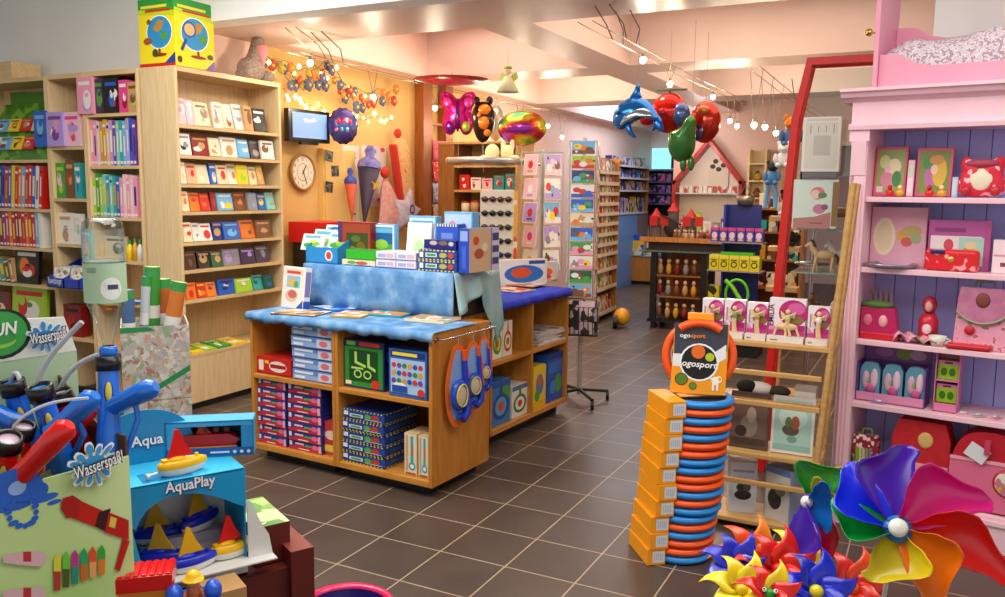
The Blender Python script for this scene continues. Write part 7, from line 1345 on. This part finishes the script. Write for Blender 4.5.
for i, (l, px, py, d, rad, cs, (dx, dy), hb) in enumerate(SP): spiky(l, px, py, d, rad, cs, c_(px, py, dx, dy), i+3, hb, 7, eye=(i == 7))
r = thing('flower_pot', 'dark grey pot holding the pinwheel sticks', 'pot', (POT.x, POT.y, 0), 0)
MB().lathe([(0, 0), (.15, 0), (.19, .42), (.2, .42), (.2, .45), (.18, .45), (.17, .38)], M('#4a4a4e', .5), seg=28).build('pot_body', r); MB().lathe([(0, .37), (.172, .375)], M('#5a4632', .9), seg=28).build('filling', r)
# ================================================================== display of water guns, boats and cartons by the entrance
TZ = .55
PA, PB = on_z(128.5, 489, .86), on_z(245, 468, .86)
FQ = Fr(PA, math.degrees(math.atan2(PB.y-PA.y, PB.x-PA.x))); AW = (PB-PA).length
PC, PD_ = on_z(0, 491, 1.0), on_z(129, 456, 1.0)
FG = Fr(PC, math.degrees(math.atan2(PD_.y-PC.y, PD_.x-PC.x))); GW = (PD_-PC).length
r = thing('display_table', 'low dark table carrying the water gun box and the boat display', 'table', FG.W(.12, 0, 0), FG.yaw-.1)
for x in (-.4, GW+.03):
    for y in (-.2, .28): MB().box(x, x+.04, y, y+.04, 0, TZ-.03, DK).build('leg', r)
MB().box(-.42, GW+.09, -.22, .34, TZ-.03, TZ-.001, DK).build('table_top', r, bevel=.003)
# ---- water gun box
BLU = M('#1070dc', .25, coat=.3); REDG = M('#d8140f', .25, coat=.3); KB = M('#111114', .3); GRN = noisy('green_fade_print', [(.35, '#a9cf76'), (.65, '#cfe2a8')], 2.2, rough=.4, detail=1)
r = thing('gun_display', 'large printed carton display full of blue and red water guns', 'display', FG.W(0, 0, 0), FG.yaw)
GX0, GD = -.34, .30
mb = MB(); mb.box(GX0, GW, 0, .006, TZ, 1.0, GRN)
def splash(cx, cy, s, col, grow=0):
    out = [('e', cx, cy, s*.27+grow, s*.19+grow, col)]
    for k_, (deg, r1, wd) in enumerate([(92, .52, .085), (62, .44, .06), (35, .54, .05), (128, .46, .07), (152, .5, .05), (-20, .46, .045), (-52, .46, .06), (-82, .5, .05), (-112, .44, .06), (-146, .48, .05), (-170, .42, .04), (8, .44, .035)]):
        a_ = math.radians(deg); dx, dy = math.cos(a_), math.sin(a_)*.86; nx, ny = -dy, dx; pts = []
        for j in range(13):
            t = j/12; r_ = .08+(r1-.08)*t; w_ = wd*(.45+.55*math.sin(PI*min(1, max(0, (t-.45)/.55)))) if t < .97 else wd*.25; pts.append((r_+grow*(t > .9), w_+grow*.8))
        out.append(('p', [(cx+s*(dx*r_-nx*w_), cy+s*(dy*r_-ny*w_)) for r_, w_ in pts]+[(cx+s*(dx*r_+nx*w_), cy+s*(dy*r_+ny*w_)) for r_, w_ in pts[::-1]], col))
    return out
H = 1.0-TZ; w = GW-GX0; fx = lambda px: (FG.sx(px, .85)-GX0)/w
fa = lambda px, py: ((FG.hit(px, py)[0]-GX0)/w, (FG.hit(px, py)[1]-TZ)/H)
its = []
def spot(pxy, rx, ry, c): x, y = fa(*pxy); its.append(('e', x, y, rx, ry, c))
for q, a, b in [((18, 490), .085, .10), ((34, 492), .05, .05), ((6, 500), .06, .06), ((10, 478), .05, .04), ((44, 498), .05, .02), ((28, 478), .03, .03), ((54, 502), .025, .012)]: spot(q, a, b, '#2a62c8')
spot((17, 488), .03, .035, '#8fb4e8')
for k_ in range(14): a_ = 2*PI*k_/14; spot((22+14*math.cos(a_), 512+14*math.sin(a_)), .009+.004*(k_ % 3), .014, '#2a62c8')
def quadp(pts, c): its.append(('p', [fa(*p) for p in pts][::-1], c))
quadp([(60, 502), (70, 496), (110, 514), (104, 530), (66, 516)], '#c02018'); quadp([(62, 498), (72, 495), (80, 500), (78, 516), (66, 518), (60, 508)], '#a81a14'); quadp([(98, 512), (110, 508), (106, 532), (94, 526)], '#3a1414'); quadp([(108, 512), (128, 520), (128, 540), (104, 532)], '#b81c16'); quadp([(122, 538), (129, 541), (119, 571), (114, 569)], '#b81c16'); quadp([(110, 516), (116, 518), (114, 528), (108, 526)], '#d8c84a')
for k_, (c1, c2) in enumerate([('#d8d23a', '#b03a2a'), ('#6ac23a', '#4a5a2a'), ('#b83a8a', '#2a8a7a'), ('#2aa06a', '#c86a2a'), ('#d8522a', '#e8a060'), ('#3aa03a', '#e07a2a')]):
    x0, y0, y1 = 53+k_*8.8, 590-k_*3.2, 552-k_*1.6; quadp([(x0, y1+6), (x0+3.5, y1), (x0+7, y1+6), (x0+7, (y0+y1)/2), (x0, (y0+y1)/2)], c1); quadp([(x0, (y0+y1)/2), (x0+7, (y0+y1)/2), (x0+6.5, y0), (x0+.5, y0)], c2)
for y_ in (554, 590):
    quadp([(2, y_), (40, y_-4), (46, y_+2), (40, y_+12), (16, y_+10), (2, y_+8)], '#d8b0b8'); quadp([(22, y_-3), (30, y_-3), (30, y_+7), (22, y_+7)], '#b8303a')
mb.art((GX0, 0, TZ), (1, 0, 0), (0, 0, 1), w, H, its, off=.00035)
mb.build('printed_front', r)
BRC = M('#5a3a26', .7)
mb = MB(); mb.box(GX0, GX0+.005, .006, GD, TZ, 1.06, BRC).box(GW-.005, GW, .006, GD, TZ, 1.05, BRC).box(GX0, GW, .006, GD, TZ, TZ+.005, BRC).prism([(.006, 1.0), (GD, 1.03), (GD, 1.16), (.2, 1.1)], GW-.005, GW, BRC, plane='yz'); mb.build('carton_side', r)
xr = FG.sx(73, 1.17, GD)
hz = lambda px, py: FG.hit(px, py, GD)
mb = MB(); a, b, c, d = hz(-60, 305), hz(64, 317), hz(75, 352), hz(75, 420); zf = hz(72, 351)[1]
mb.prism([(a[0], TZ), (xr+.01, TZ), (xr+.012, zf), (a[0], zf)], GD, GD+.006, noisy('pale_green_print', [(.3, '#a7c9a0'), (.7, '#bcd8b2')], 2, rough=.4, detail=1)); mb.prism([(a[0], zf), (xr+.012, zf), (b[0], b[1]), (a[0], b[1]+.02)], GD-.001, GD+.006, M('#e4e7e0', .4))
ox, oz = hz(2, 334); rx = hz(31, 334)[0]-ox
mb.art((0, GD-.001, 0), (1, 0, 0), (0, 0, 1), 1, 1, [('e', ox, oz, rx*1.02, .062, '#14251a'), ('e', ox-.004, oz+.001, rx*.94, .055, '#3aa04a'), ('e', ox-.01, oz-.018, rx*.6, .018, '#8fd04a'), ('e', ox-.01, oz-.012, rx*.62, .014, '#3aa04a')], off=.0008)
tx = hz(-16, 329)[0]; mb.text('FUN', (tx, GD-.005, oz-.004), (1, 0, .05), (-.05, 0, 1), .03, M('#f2f6f0', .4), width=hz(17, 329)[0]-tx, bold=.03, shear=.2)
def logo(mb, x, y, z, W, tilt, back='#2f8fd0'):
    """The splash badge: blue drops behind outlined lettering."""
    mb.art((x, y, z), (1, 0, tilt), (-tilt, 0, 1), W, W, splash(.5, .5, 1.0, '#f0f4f4', .03)+splash(.5, .5, .96, back), off=.0005)
    for s, c, o in ((.075, '#1a2350', .012), (.012, '#f4f4f0', .0145)): mb.text('Wasserspaß!', (x+.02*W, y-.001, z+W*.40), (1, 0, tilt), (-tilt, 0, 1), .03, M(c, .4), width=W*.98, bold=s, off=o)
lx, lz = hz(27, 342); lw = hz(65, 336)[0]-lx; logo(mb, lx, GD-.001, lz-lw*.47, lw, .08)
mb.build('header_panel', r)
lx, lz = FG.hit(68, 480); lw = (FG.hit(118, 470)[0]-lx); mb = MB(); logo(mb, lx, -.012, lz-lw*.36, lw, .12, '#3a9ad4'); mb.box(lx+lw*.2, lx+lw*.8, -.011, -.005, lz-.02, lz+.05, M('#cfe0a8', .4)); mb.build('splash_badge', r)
def gun(label, A, Bp, C, D, dA, dB, col, inner, R=.0265, loop=True, rim=None):
    """A pump water gun: round body with a black screw collar, window, side grip and trigger guard."""
    a, b = at_d(A[0], A[1], dA), at_d(Bp[0], Bp[1], dB); r = thing('water_gun', label, 'water gun', a); o = a; b = b-o; ax = b.normalized(); L = b.length
    MB().tube([ax*.035, ax*L*.5, ax*(L*.62), ax*L], [R*.9, R*.95, R*1.12, R*1.05], col, 18).build('gun_body', r)
    rot = Vector((0, 0, 1)).rotation_difference(-ax).to_matrix().to_4x4()
    MB().lathe([(R*.8, -.036), (R*1.1, -.034), (R*1.14, .0), (R*.86, .002), (R*.8, -.006), (R*.8, -.014)], KB, (0, 0, 0), 24, rot).build('screw_collar', r); sc_ = [c for c in r.children if c.name.startswith('screw_collar')][0]
    MB().lathe([(0, -.008), (R*.8, -.007)], inner, (0, 0, 0), 20, rot).build('filler_disc', sc_)
    c, d = at_d(C[0], C[1], dA-.01)-o, at_d(D[0], D[1], dA-.03)-o
    MB().tube([c, c.lerp(d, .4), c.lerp(d, .75), d, d+(d-c).normalized()*.012], [R*.95, R*.88, R*.98, R*.95, R*.5], col, 16).build('side_grip', r)
    tv = (CAM-o).normalized(); tv = (tv-ax*tv.dot(ax)).normalized(); rv = ax.cross(tv)
    rt = Matrix((rv, tv, -ax)).transposed().to_4x4()
    wr_ = MB().ell(ax*.085+tv*R*.82, (.011, .005, .028), M('#2a3f7a' if col == BLU else '#6a1414', .3), 14, 8, rt).build('window_rim', r); MB().ell(ax*.085+tv*R*.9, (.008, .005, .024), M('#dccb52', .25), 14, 8, rt).build('window_badge', wr_)
    if loop:
        e = c.lerp(d, .55); f = ax*(L*.98); MB().tube([e, e+ax*.06+(e-c)*.15, f+(e-c)*.62-ax*.03, f+(e-c)*.1], .007, col, 8).build('trigger_guard', r)
    return r
PNK = M('#b89ab0', .3)
def smooth3(p):
    for _ in range(2): p = [p[0]]+[q for a, b in zip(p, p[1:]) for q in (a.lerp(b, .25), a.lerp(b, .75))]+[p[-1]]
    return p
gun('blue water gun standing upright beneath the upturned clear bottle', (108, 357), (110, 482), (113, 406), (152, 388), 2.06, 2.04, BLU, M('#1a5ac0', .3))
gun('blue water gun tilted beside the green oval header', (11, 381), (38, 470), (20, 425), (-14, 410), 2.0, 2.08, BLU, M('#2a6ac0', .3))
gun('blue water gun with a raised grip in the middle of the carton', (39, 386), (66, 476), (52, 434), (92, 398), 1.95, 2.03, BLU, M('#2f80c8', .3))
gun('dark collared red water gun with a lilac cap behind the middle blue gun', (60, 391), (84, 470), (70, 436), (88, 410), 2.06, 2.13, REDG, PNK, .024)
gun('bright red water gun lowest in the carton with its grip raised', (9, 437), (-6, 520), (14, 482), (66, 428), 1.84, 1.93, REDG, PNK, .027)
gun('red water gun half hidden behind the lowest red one', (24, 425), (10, 500), (20, 452), (-6, 440), 1.95, 2.02, REDG, PNK, .024, False)
for i, (pts, d, rr, l) in enumerate([([(39, 386), (40, 374), (50, 356), (66, 338), (82, 322)], 1.99, .0065, 'straight grey drinking tube standing in the middle blue water gun'), ([(60, 389), (66, 376), (78, 364), (92, 357), (99, 355)], 2.1, .0065, 'bent clear tube between the lilac capped gun and the upright gun'), ([(8, 436), (18, 420), (40, 406), (64, 400), (88, 398)], 1.87, .0035, 'thin clear tube arching from the lowest red water gun'), ([(10, 382), (14, 372), (19, 375), (20, 386)], 2.02, .006, 'short clear tube bent over the tilted blue gun')]):
    P3 = [at_d(x, y, d-.005*j) for j, (x, y) in enumerate(pts)]
    tag(MB().tube(smooth3([p-P3[0] for p in P3]), rr, M('#c4c8cc', .15, alpha=.75) if i != 2 else M('#dfe6ea', .1, alpha=.6), 8).build('clear_tube', loc=P3[0]), l, 'tube')
# ---- upturned bottle
o = at_d(108.5, 349, 2.06); kx = 2.06/FPX; hb = (349-222)*kx*1.02
r = thing('plastic_bottle', 'large clear bottle with a pale green label upturned on the upright gun', 'bottle', o+Vector((0, 0, .004)))
PET = clear('pet_plastic', '#f3f8f7', .3, .08)
Rb = 19.5*kx
MB().lathe([(.013, 0), (.013, .012), (.018, hb*.1), (.026, hb*.2), (Rb*.86, hb*.32), (Rb, hb*.38), (Rb*1.0, hb*.68), (Rb*.97, hb*.70), (Rb, hb*.72), (Rb, hb*.9), (Rb*.92, hb*.965), (Rb*.7, hb*.995), (Rb*.3, hb*.985), (0, hb*.95)], PET, seg=28).build('bottle_body', r)
mb = MB(); mb.lathe([(Rb*1.008, hb*.36), (Rb*1.008, hb*.66)], noisy('label_print', [(.3, '#a9cfa8'), (.7, '#c3e0c0')], 3, rough=.4), seg=28)
def onlab(a, z, rad=1.02): return Vector((Rb*rad*math.cos(a), Rb*rad*math.sin(a), z))
va = math.atan2(-o.y, -o.x)
g = [[tuple(onlab(va+.28+.52*math.cos(t)*q, hb*(.47)+hb*.085*math.sin(t)*q, 1.014)) for t in [2*PI*j/20 for j in range(21)]] for q in (.02, .5, 1)]; mb.sheet(g, M('#eef3ee', .4))
g = [[tuple(onlab(va-.9+.5*j/4, hb*(.59+.04*i), 1.014)) for j in range(5)] for i in range(2)]; mb.sheet(g, M('#8fa596', .4))
g = [[tuple(onlab(va+.1+.5*j/4, hb*(.465+.035*i), 1.022)) for j in range(5)] for i in range(2)]; mb.sheet(g, M('#3a4a66', .4)); mb.build('paper_label', r)
MB().lathe([(0, hb*.665), (Rb*.97, hb*.67)], M('#c8dde6', .1, alpha=.6), seg=28).build('water_line', r)
MB().lathe([(.014, -.03), (.021, -.03), (.022, -.004), (.019, .002), (.013, .004)], BLU, seg=20).build('screw_neck', r)
# ---- boat display
AQ = M('#0f94cc', .35); AQL = M('#35b4e4', .35); WHI = M('#dcdcd8', .5)
r = thing('boat_display', 'turquoise carton display of toy sailing boats with an arched opening', 'display', FQ.W(0, 0, 0), FQ.yaw)
AD = .20; zt = .86
arch = [(0, zt), (0, FQ.hit(128.5, 527)[1])]+[FQ.hit(*q) for q in [(136, 531), (139, 522), (146, 512), (155, 504), (166, 498), (180, 494), (196, 493), (210, 495), (224, 499), (236, 504)]]+[(AW, FQ.hit(245, 507)[1]), (AW, zt)]
zb = TZ+.045
mb = MB(); mb.prism(arch, 0, .005, AQ); tx0, tz0 = FQ.hit(165, 493); tw = FQ.hit(215, 485)[0]-tx0
for s, c, o_, dx in ((.055, '#0a3a7c', .003, .002), (.022, '#f0f4f6', .0045, 0)): mb.text('AquaPlay', (tx0+dx, 0, tz0-dx), (1, 0, 0), (0, 0, 1), .03, M(c, .4), width=tw, bold=s, off=o_)
mb.build('arched_front', r)
mb = MB(); mb.box(0, AW, .0, AD, zt-.005, zt, AQL).box(0, .005, .005, AD, zb, zt-.005, AQ).box(AW-.005, AW, .005, AD, zb, zt-.005, AQ).box(.005, AW-.005, AD-.005, AD, zb, zt-.005, WHI).box(0, AW, 0, AD, TZ+.001, zb, WHI); mb.box(.04, .17, .02, .1, zt, zt+.0008, M('#0a7cb4', .35)); mb.build('carton_body', r)
MB().prism([(AW, zt-.09), (AW, zb), (AW+.07, zb), (AW+.06, zb+.06), (AW+.035, zt-.16), (AW+.012, zt-.1)][::-1], -.012, -.006, WHI).box(.0, AW+.07, -.05, .0, zb-.003, zb+.001, WHI).prism([(0, zt-.1), (-.0, zb), (.035, zb), (.02, zt-.2)], -.012, -.006, AQL).build('side_flap', r)
hd = [(-.05, zt)]+[(-.05+(.27)*(1-math.cos(PI*j/16))/2, zt+.03+.125*math.sin(PI*j/16)**.75) for j in range(17)]+[(.22, zt)]
mb = MB(); mb.prism(hd[::-1], AD, AD+.005, M('#1489c0', .35)); tx0, tz0 = FQ.hit(131, 447, AD); tw = FQ.hit(163, 440, AD)[0]-tx0
for s, c, o_, dx in ((.055, '#0a4a8c', .003, .002), (.022, '#f0f4f6', .0045, 0)): mb.text('Aqua', (tx0+dx, AD, tz0-dx), (1, 0, 0), (0, 0, 1), .03, M(c, .4), width=tw, bold=s, off=o_)
mb.build('header_panel', r)
YB = M('#f2bd0c', .3); BB2 = M('#1a2ec0', .3); WB = M('#eceae4', .3)
def boat(label, loc, yaw, deck, sailc, s=1.0, tilt=0, tail=False):
    r = thing('toy_boat', label, 'toy boat', loc, (0, tilt, yaw), 'toy sailing boats'); L, Wd = .062*s, .024*s
    def ring(k, z): return [(L*k*math.cos(t)*(1+.18*max(0, math.cos(t))), Wd*k*math.sin(t)*(1-.35*max(0, math.cos(t))**2), z*s) for t in [2*PI*j/28 for j in range(28)]]
    def hull(rows, mat, nm, cap=True):
        mb = MB(); n = 28; vs = [p for q in rows for p in q]; fs = [(i*n+j, i*n+(j+1) % n, (i+1)*n+(j+1) % n, (i+1)*n+j) for i in range(len(rows)-1) for j in range(n)]; mb.add(vs, fs, mat, True); mb.add(rows[-1], [tuple(range(n))], mat); mb.add(rows[0], [tuple(range(n-1, -1, -1))], mat); return mb.build(nm, r)
    hull([ring(.72, 0), ring(.9, .006), ring(.98, .02)], M('#eceae4', .3), 'hull'); hull([ring(1.0, .0201), ring(1.02, .027), ring(.98, .036), ring(.8, .04)], deck, 'deck')
    MB().ell((-.012*s, 0, .042*s), (.026*s, .014*s, .008*s), deck, 14, 7).build('cabin', r); MB().box(-.05*s, -.03*s, -.01*s, .01*s, .036*s, .046*s, deck).build('stern_seat', r); MB().cyl((.045*s, 0, .036*s), .005*s, .012*s, deck, 10).build('bow_post', r)
    MB().prism([(-.036*s, .0), (.034*s, .004*s), (.014*s, .036*s), (-.002*s, .076*s), (-.012*s, .078*s), (-.024*s, .036*s)], -.003*s, .003*s, sailc).cyl((-.004*s, 0, -.008*s), .003*s, .08*s, sailc, 8).build('sail', r, loc=(0, 0, .046*s), bevel=.0012*s)
    if tail: MB().tube([(-L*1.0, 0, .014*s), (-L*1.25, .004, .012*s), (-L*1.5, 0, .01*s)], [.004*s, .003*s, .009*s], M('#eceae4', .3), 8).build('pull_cord', r)
    return r
def bpos(px, py, z): return on_z(px, py, z)
RS = M('#de1010', .35); YS = M('#e6b010', .35); YS2 = M('#c89a14', .4)
sx = FQ.yaw
boat('yellow and white toy boat with a red sail on the top of the boat display', bpos(181, 473, zt+.001), sx+.15, YB, RS, 1.02, tail=True)
zi = zb+.002
ip = lambda x, y, z=zi: FQ.W(x, y, z)
boat('yellow and white toy boat with a red sail inside the arched display', ip(FQ.sx(231, zi+.02, .03), .03), sx+.1, YB, RS, 1.0)
boat('dark blue toy boat with a golden sail at the front of the arch', ip(FQ.sx(192, zi+.02, .0), .005), sx+.12, BB2, YS, 1.0)
boat('dark blue toy boat with a golden sail propped up at the back of the arch', ip(FQ.sx(199, zi+.05, .13), .13, zi+.062), sx+.5, BB2, YS2, 1.05)
boat('dark blue toy boat with a narrow golden sail nearest the printed gun carton', ip(FQ.sx(163, zi+.02, .06), .075), sx-.55, BB2, YS, 1.0)
boat('dark blue toy boat with golden sail deep in the shadowed end of the arch', ip(FQ.sx(158, zi+.05, .15), .15, zi+.04), sx-.2, BB2, YS2, 1.0)
tag(MB().box(.05, .28, .08, .185, zb+.001, zb+.038, M('#b8b8c4', .6)).box(.1, .26, .1, .185, zb+.038, zb+.062, M('#b8b8c4', .6)).build('white_insert', loc=FQ.W(0, 0, 0), rot=FQ.yaw), 'pale stepped card insert under the boats inside the arch', 'card insert')
# red boat in its window box
c0 = on_z(177, 459, zt); c1 = on_z(254, 455, zt); fb = Fr(c0, math.degrees(math.atan2(c1.y-c0.y, c1.x-c0.x))); bw = (c1-c0).length; bh = fb.hit(250, 420)[1]-zt
r = thing('boat_box', 'light blue window box with a red speedboat beside the yellow boat', 'toy box', fb.W(0, .0, zt+.001), fb.yaw)
LB = M('#3aa6dc', .35); x0 = -.03
mb = MB(); mb.box(x0, bw, .08, .084, 0, bh, M('#1a2a4a', .5)).box(x0, bw, 0, .08, 0, .004, LB).box(x0, bw, 0, .08, bh-.004, bh, LB).box(x0, x0+.004, 0, .08, .004, bh-.004, LB).box(bw-.004, bw, 0, .08, .004, bh-.004, LB)
mb.box(x0, bw, 0, .003, 0, bh*.24, M('#1a56a8', .35)).box(x0, bw, 0, .003, bh*.86, bh, LB).box(x0, x0+.03, 0, .003, bh*.24, bh*.86, LB).box(bw-.035, bw, 0, .003, bh*.24, bh*.86, M('#2a8cc8', .35)); mb.art((x0, 0, 0), (1, 0, 0), (0, 0, 1), bw-x0, bh*.24, [('r', .5, .4, .72, .62, '#dfe8f0'), ('e', .78, .5, .022, .2, '#dfe8f0'), ('e', .86, .5, .022, .2, '#dfe8f0'), ('e', .94, .5, .022, .2, '#dfe8f0')]); mb.build('window_carton', r)
mb = MB(); RB2 = M('#c4141a', .3); mb.prism([(x0+.05, .025), (bw-.06, .025), (bw-.04, .045), (bw-.07, .062), (x0+.045, .062)], .02, .065, RB2).prism([(x0+.08, .062), (bw-.12, .062), (bw-.14, .085), (x0+.09, .085)], .028, .058, RB2).box(x0+.045, bw-.05, .018, .067, .02, .026, M('#d8b060', .4)); mb.build('speedboat', r, bevel=.003)
for k_ in range(3): MB().box(x0+.1+k_*.03, x0+.115+k_*.03, .026, .028, .068, .08, M('#6a1014', .4)).build('cabin_window', r)
# ---- cartons
MAR = M('#5c150c', .5)
def carton(label, pr, zlo, zhi, w, d, yaw, topm=None, mat=MAR, name='carton', inset=0):
    p = on_z(pr[0], pr[1], zhi); q = Matrix.Rotation(yaw, 3, 'Z') @ Vector((-w/2, d/2, 0)); mb = MB(); mb.box(-w/2, w/2, -d/2, d/2, 0, zhi-zlo, mat, top=topm)
    mb.box(-w/2, w/2, -d/2-.0006, -d/2, (zhi-zlo)*.62, (zhi-zlo)*.64, M('#3a0c06', .5)) if zhi-zlo > .15 else None
    return tag(mb.build(name, loc=(p.x+q.x, p.y+q.y, zlo+.001), rot=yaw, bevel=.002), label, 'carton')
yw = FQ.yaw
carton('dark red carton with a green printed lid beside the boat display', (290, 521), .548, .665, .11, .24, yw, printed(['#7fae5a', '#a8c878', '#e0e4c0', '#5f9a4a', '#c8d8a0'], 16, 7))
carton('dark red carton directly under the boat display and the carton with green lid', (290, 567), .28, .545, .17, .27, yw)
carton('lowest dark red carton of the pile standing on the tiles', (291, 611), .0, .278, .17, .27, yw)
p_ = on_z(313, 546, .62)
carton('tall dark red carton standing against the pile of cartons', (314, 547), .0, .60, .07, .26, yw, M('#7a2c20', .5))
# ---- small red and blue vehicles at the lower edge
def zp(px, py, z): return on_z(px, py, z)
p0 = zp(172, 574, .705); yv = FQ.yaw-.35
r = thing('toy_wagon', 'red roofed toy wagon with an orange side before the gun carton', 'toy vehicle', (0, 0, 0), 0)
r.location = (p0.x, p0.y, TZ); r.rotation_euler = (0, 0, yv)
mb = MB(); mb.box(-.15, .0, .0, .09, .115, .155, REDG)
for j in range(8): mb.box(-.145+j*.0185, -.133+j*.0185, .002, .088, .155, .159, REDG)
mb.build('ridged_roof', r, bevel=.004); MB().box(-.145, -.005, .004, .086, .03, .115, M('#d8861a', .4)).build('wagon_body', r, bevel=.004)
for x in (-.12, -.035): MB().cyl((x, -.002, .03), .03, .014, BLACK, 18, Matrix.Rotation(-PI/2, 4, 'X')).build('wheel', r)
p1 = zp(136, 592, .66)
r = thing('toy_engine', 'small red toy engine with a yellow lamp at the very front', 'toy vehicle', (p1.x, p1.y, TZ), yv)
MB().tube([(-.07, .02, .07), (.035, .02, .07), (.045, .02, .07)], [.034, .034, .02], REDG, 16).box(-.09, -.04, -.02, .06, .03, .11, REDG).build('engine_body', r, bevel=.003); MB().ell((.048, .02, .085), (.014, .014, .014), M('#f0c81a', .3), 10, 7).build('lamp', r)
for x in (-.07, .02): MB().cyl((x, -.026, .026), .026, .012, BLACK, 16, Matrix.Rotation(-PI/2, 4, 'X')).build('wheel', r)
p2 = zp(193, 572, .70)
r = thing('toy_tractor', 'blue toy vehicle with a little driver in a yellow helmet', 'toy vehicle', (p2.x, p2.y, TZ), yv+.1)
B3 = M('#1450c4', .3)
MB().box(-.05, .05, -.02, .06, .02, .08, B3).ell((-.045, -.01, .1), (.022, .03, .028), B3, 12, 8).ell((.045, -.01, .1), (.022, .03, .028), B3, 12, 8).build('vehicle_body', r)
MB().ell((0, .0, .095), (.018, .016, .03), M('#c86a3a', .4), 12, 8).ell((0, -.004, .128), (.015, .015, .016), M('#d89a6a', .5), 12, 8).tube([(-.015, 0, .1), (-.03, -.02, .085)], .006, M('#c86a3a', .4)).tube([(.015, 0, .1), (.03, -.02, .085)], .006, M('#c86a3a', .4)).build('driver', r)
MB().lathe([(.026, 0), (.024, .003), (.019, .005), (.017, .014), (.009, .022), (0, .024)], M('#f2c01a', .3), (0, -.004, .133), 18).build('helmet', r)
for x in (-.05, .05): MB().cyl((x-.008, -.0, .03), .03, .016, BLACK, 16, Matrix.Rotation(PI/2, 4, 'Y')).build('wheel', r)
p3 = zp(222, 584, .60)
tag(MB().box(-.05, .05, -.05, .05, 0, .05, CARD).build('cardboard_box', loc=(p3.x, p3.y, TZ+.001), rot=FQ.yaw, bevel=.002), 'small plain tan cardboard box below the boat display', 'box')
# ---- patterned bin with rain sticks
d3 = 3.2; a_, b_ = at_d(120, 327, d3), at_d(189, 315, d3); zt3 = (a_.z+b_.z)/2; a_ = on_z(120, 328, 1.165); b_ = on_z(189, 316, 1.165)
fp = Fr(a_, 51); pw = fp.sx(189, 1.165)
r = thing('paper_bin', 'tall patterned paper covered bin holding coloured rain sticks', 'bin', fp.W(0, 0, 0), fp.yaw)
PP = printed(['#c4bcb4', '#d2ccc4', '#b4aca8', '#c9c0b8', '#b0766a', '#8ca882', '#d6d0c8', '#aca49e', '#c4a084', '#b8b0a8', '#cac4bc', '#bab2ac'], 62, 9)
mb = MB(); ZB_ = 1.165; mb.box(0, pw, 0, .004, 0, ZB_, PP).box(0, .004, .004, .24, 0, ZB_, PP).box(pw-.004, pw, .004, .24, 0, ZB_, PP).box(0, pw, .236, .24, 0, ZB_, PP).box(0, pw, 0, .24, .9, .904, CARD); mb.build('bin_walls', r)
GB = M('#1f8a4a', .5); gz = lambda t: .93+.06*t
MB().add([(0, -.001, .87), (pw, -.001, 1.0), (pw, -.001, 1.022), (0, -.001, .892)], [(0, 1, 2, 3)], GB).build('green_band', r); MB().add([(0, -.001, 1.145), (pw*.5, -.001, 1.15), (pw*.4, -.001, 1.164), (0, -.001, 1.164)], [(0, 1, 2, 3)], GB).build('green_band', r)
RSK = [(129, 290, 323, 5.5, 0, '#4a6a9a', '#a86a3a', 'slim blue and brown'), (138, 277, 320, 4, .08, '#7a8ab4', '#c8d0d8', 'slim pale blue'), (149, 267, 318, 7, .04, '#3a9a3a', '#d8782a', 'green and orange banded'), (164, 279, 317, 7.5, 0, '#5a5468', '#b86a2a', 'violet grey and orange'), (183, 282, 318, 7, .2, '#d8782a', '#4a9a3a', 'orange and green slanting')]
for i, (px, y0, y1, rr, tl, c1, c2, l) in enumerate(RSK):
    yy = .05+.03*(i % 4); x = fp.sx(px if tl < .15 else 173, 1.165, yy); zt_ = fp.hit(px, y0, yy)[1]; L = (zt_-.905)/math.cos(tl); R_ = rr*3.2/FPX
    g = thing('rain_stick', l+' rain stick standing in the patterned bin', 'rain stick', fp.W(x-(.055 if tl > .15 else 0), yy, .906), (0, tl, fp.yaw))
    for s0, s1, c in [(0, .45, c2), (.45, .6, c1), (.6, .7, '#e0e4e0'), (.7, .92, c1 if i % 2 == 0 else c2), (.92, 1.0, '#3a9a4a')]: MB().lathe([(R_, L*s0), (R_, L*s1)], M(c, .4), seg=16).build('tube_band', g)
    MB().lathe([(0, L-.004), (R_*.85, L-.002), (R_*1.02, L)], M('#8aa04a' if i > 1 else c1, .4), seg=16).build('end_cap', g)
# ---- pink bucket
p = on_z(346, 606, .2); rb = .17
r = thing('pink_bucket', 'shiny hot pink bucket with a dark blue inside on the tiles', 'bucket', (p.x, p.y, 0))
MB().lathe([(0, 0), (rb*.7, 0), (rb*.95, .18), (rb, .195), (rb*.99, .205), (rb*.9, .2), (rb*.88, .19)], M('#d81a5c', .25, coat=.4), seg=36).build('bucket_wall', r); MB().lathe([(rb*.885, .19), (rb*.66, .012), (0, .012)], M('#1a1a6a', .3), seg=36).build('bucket_lining', r)
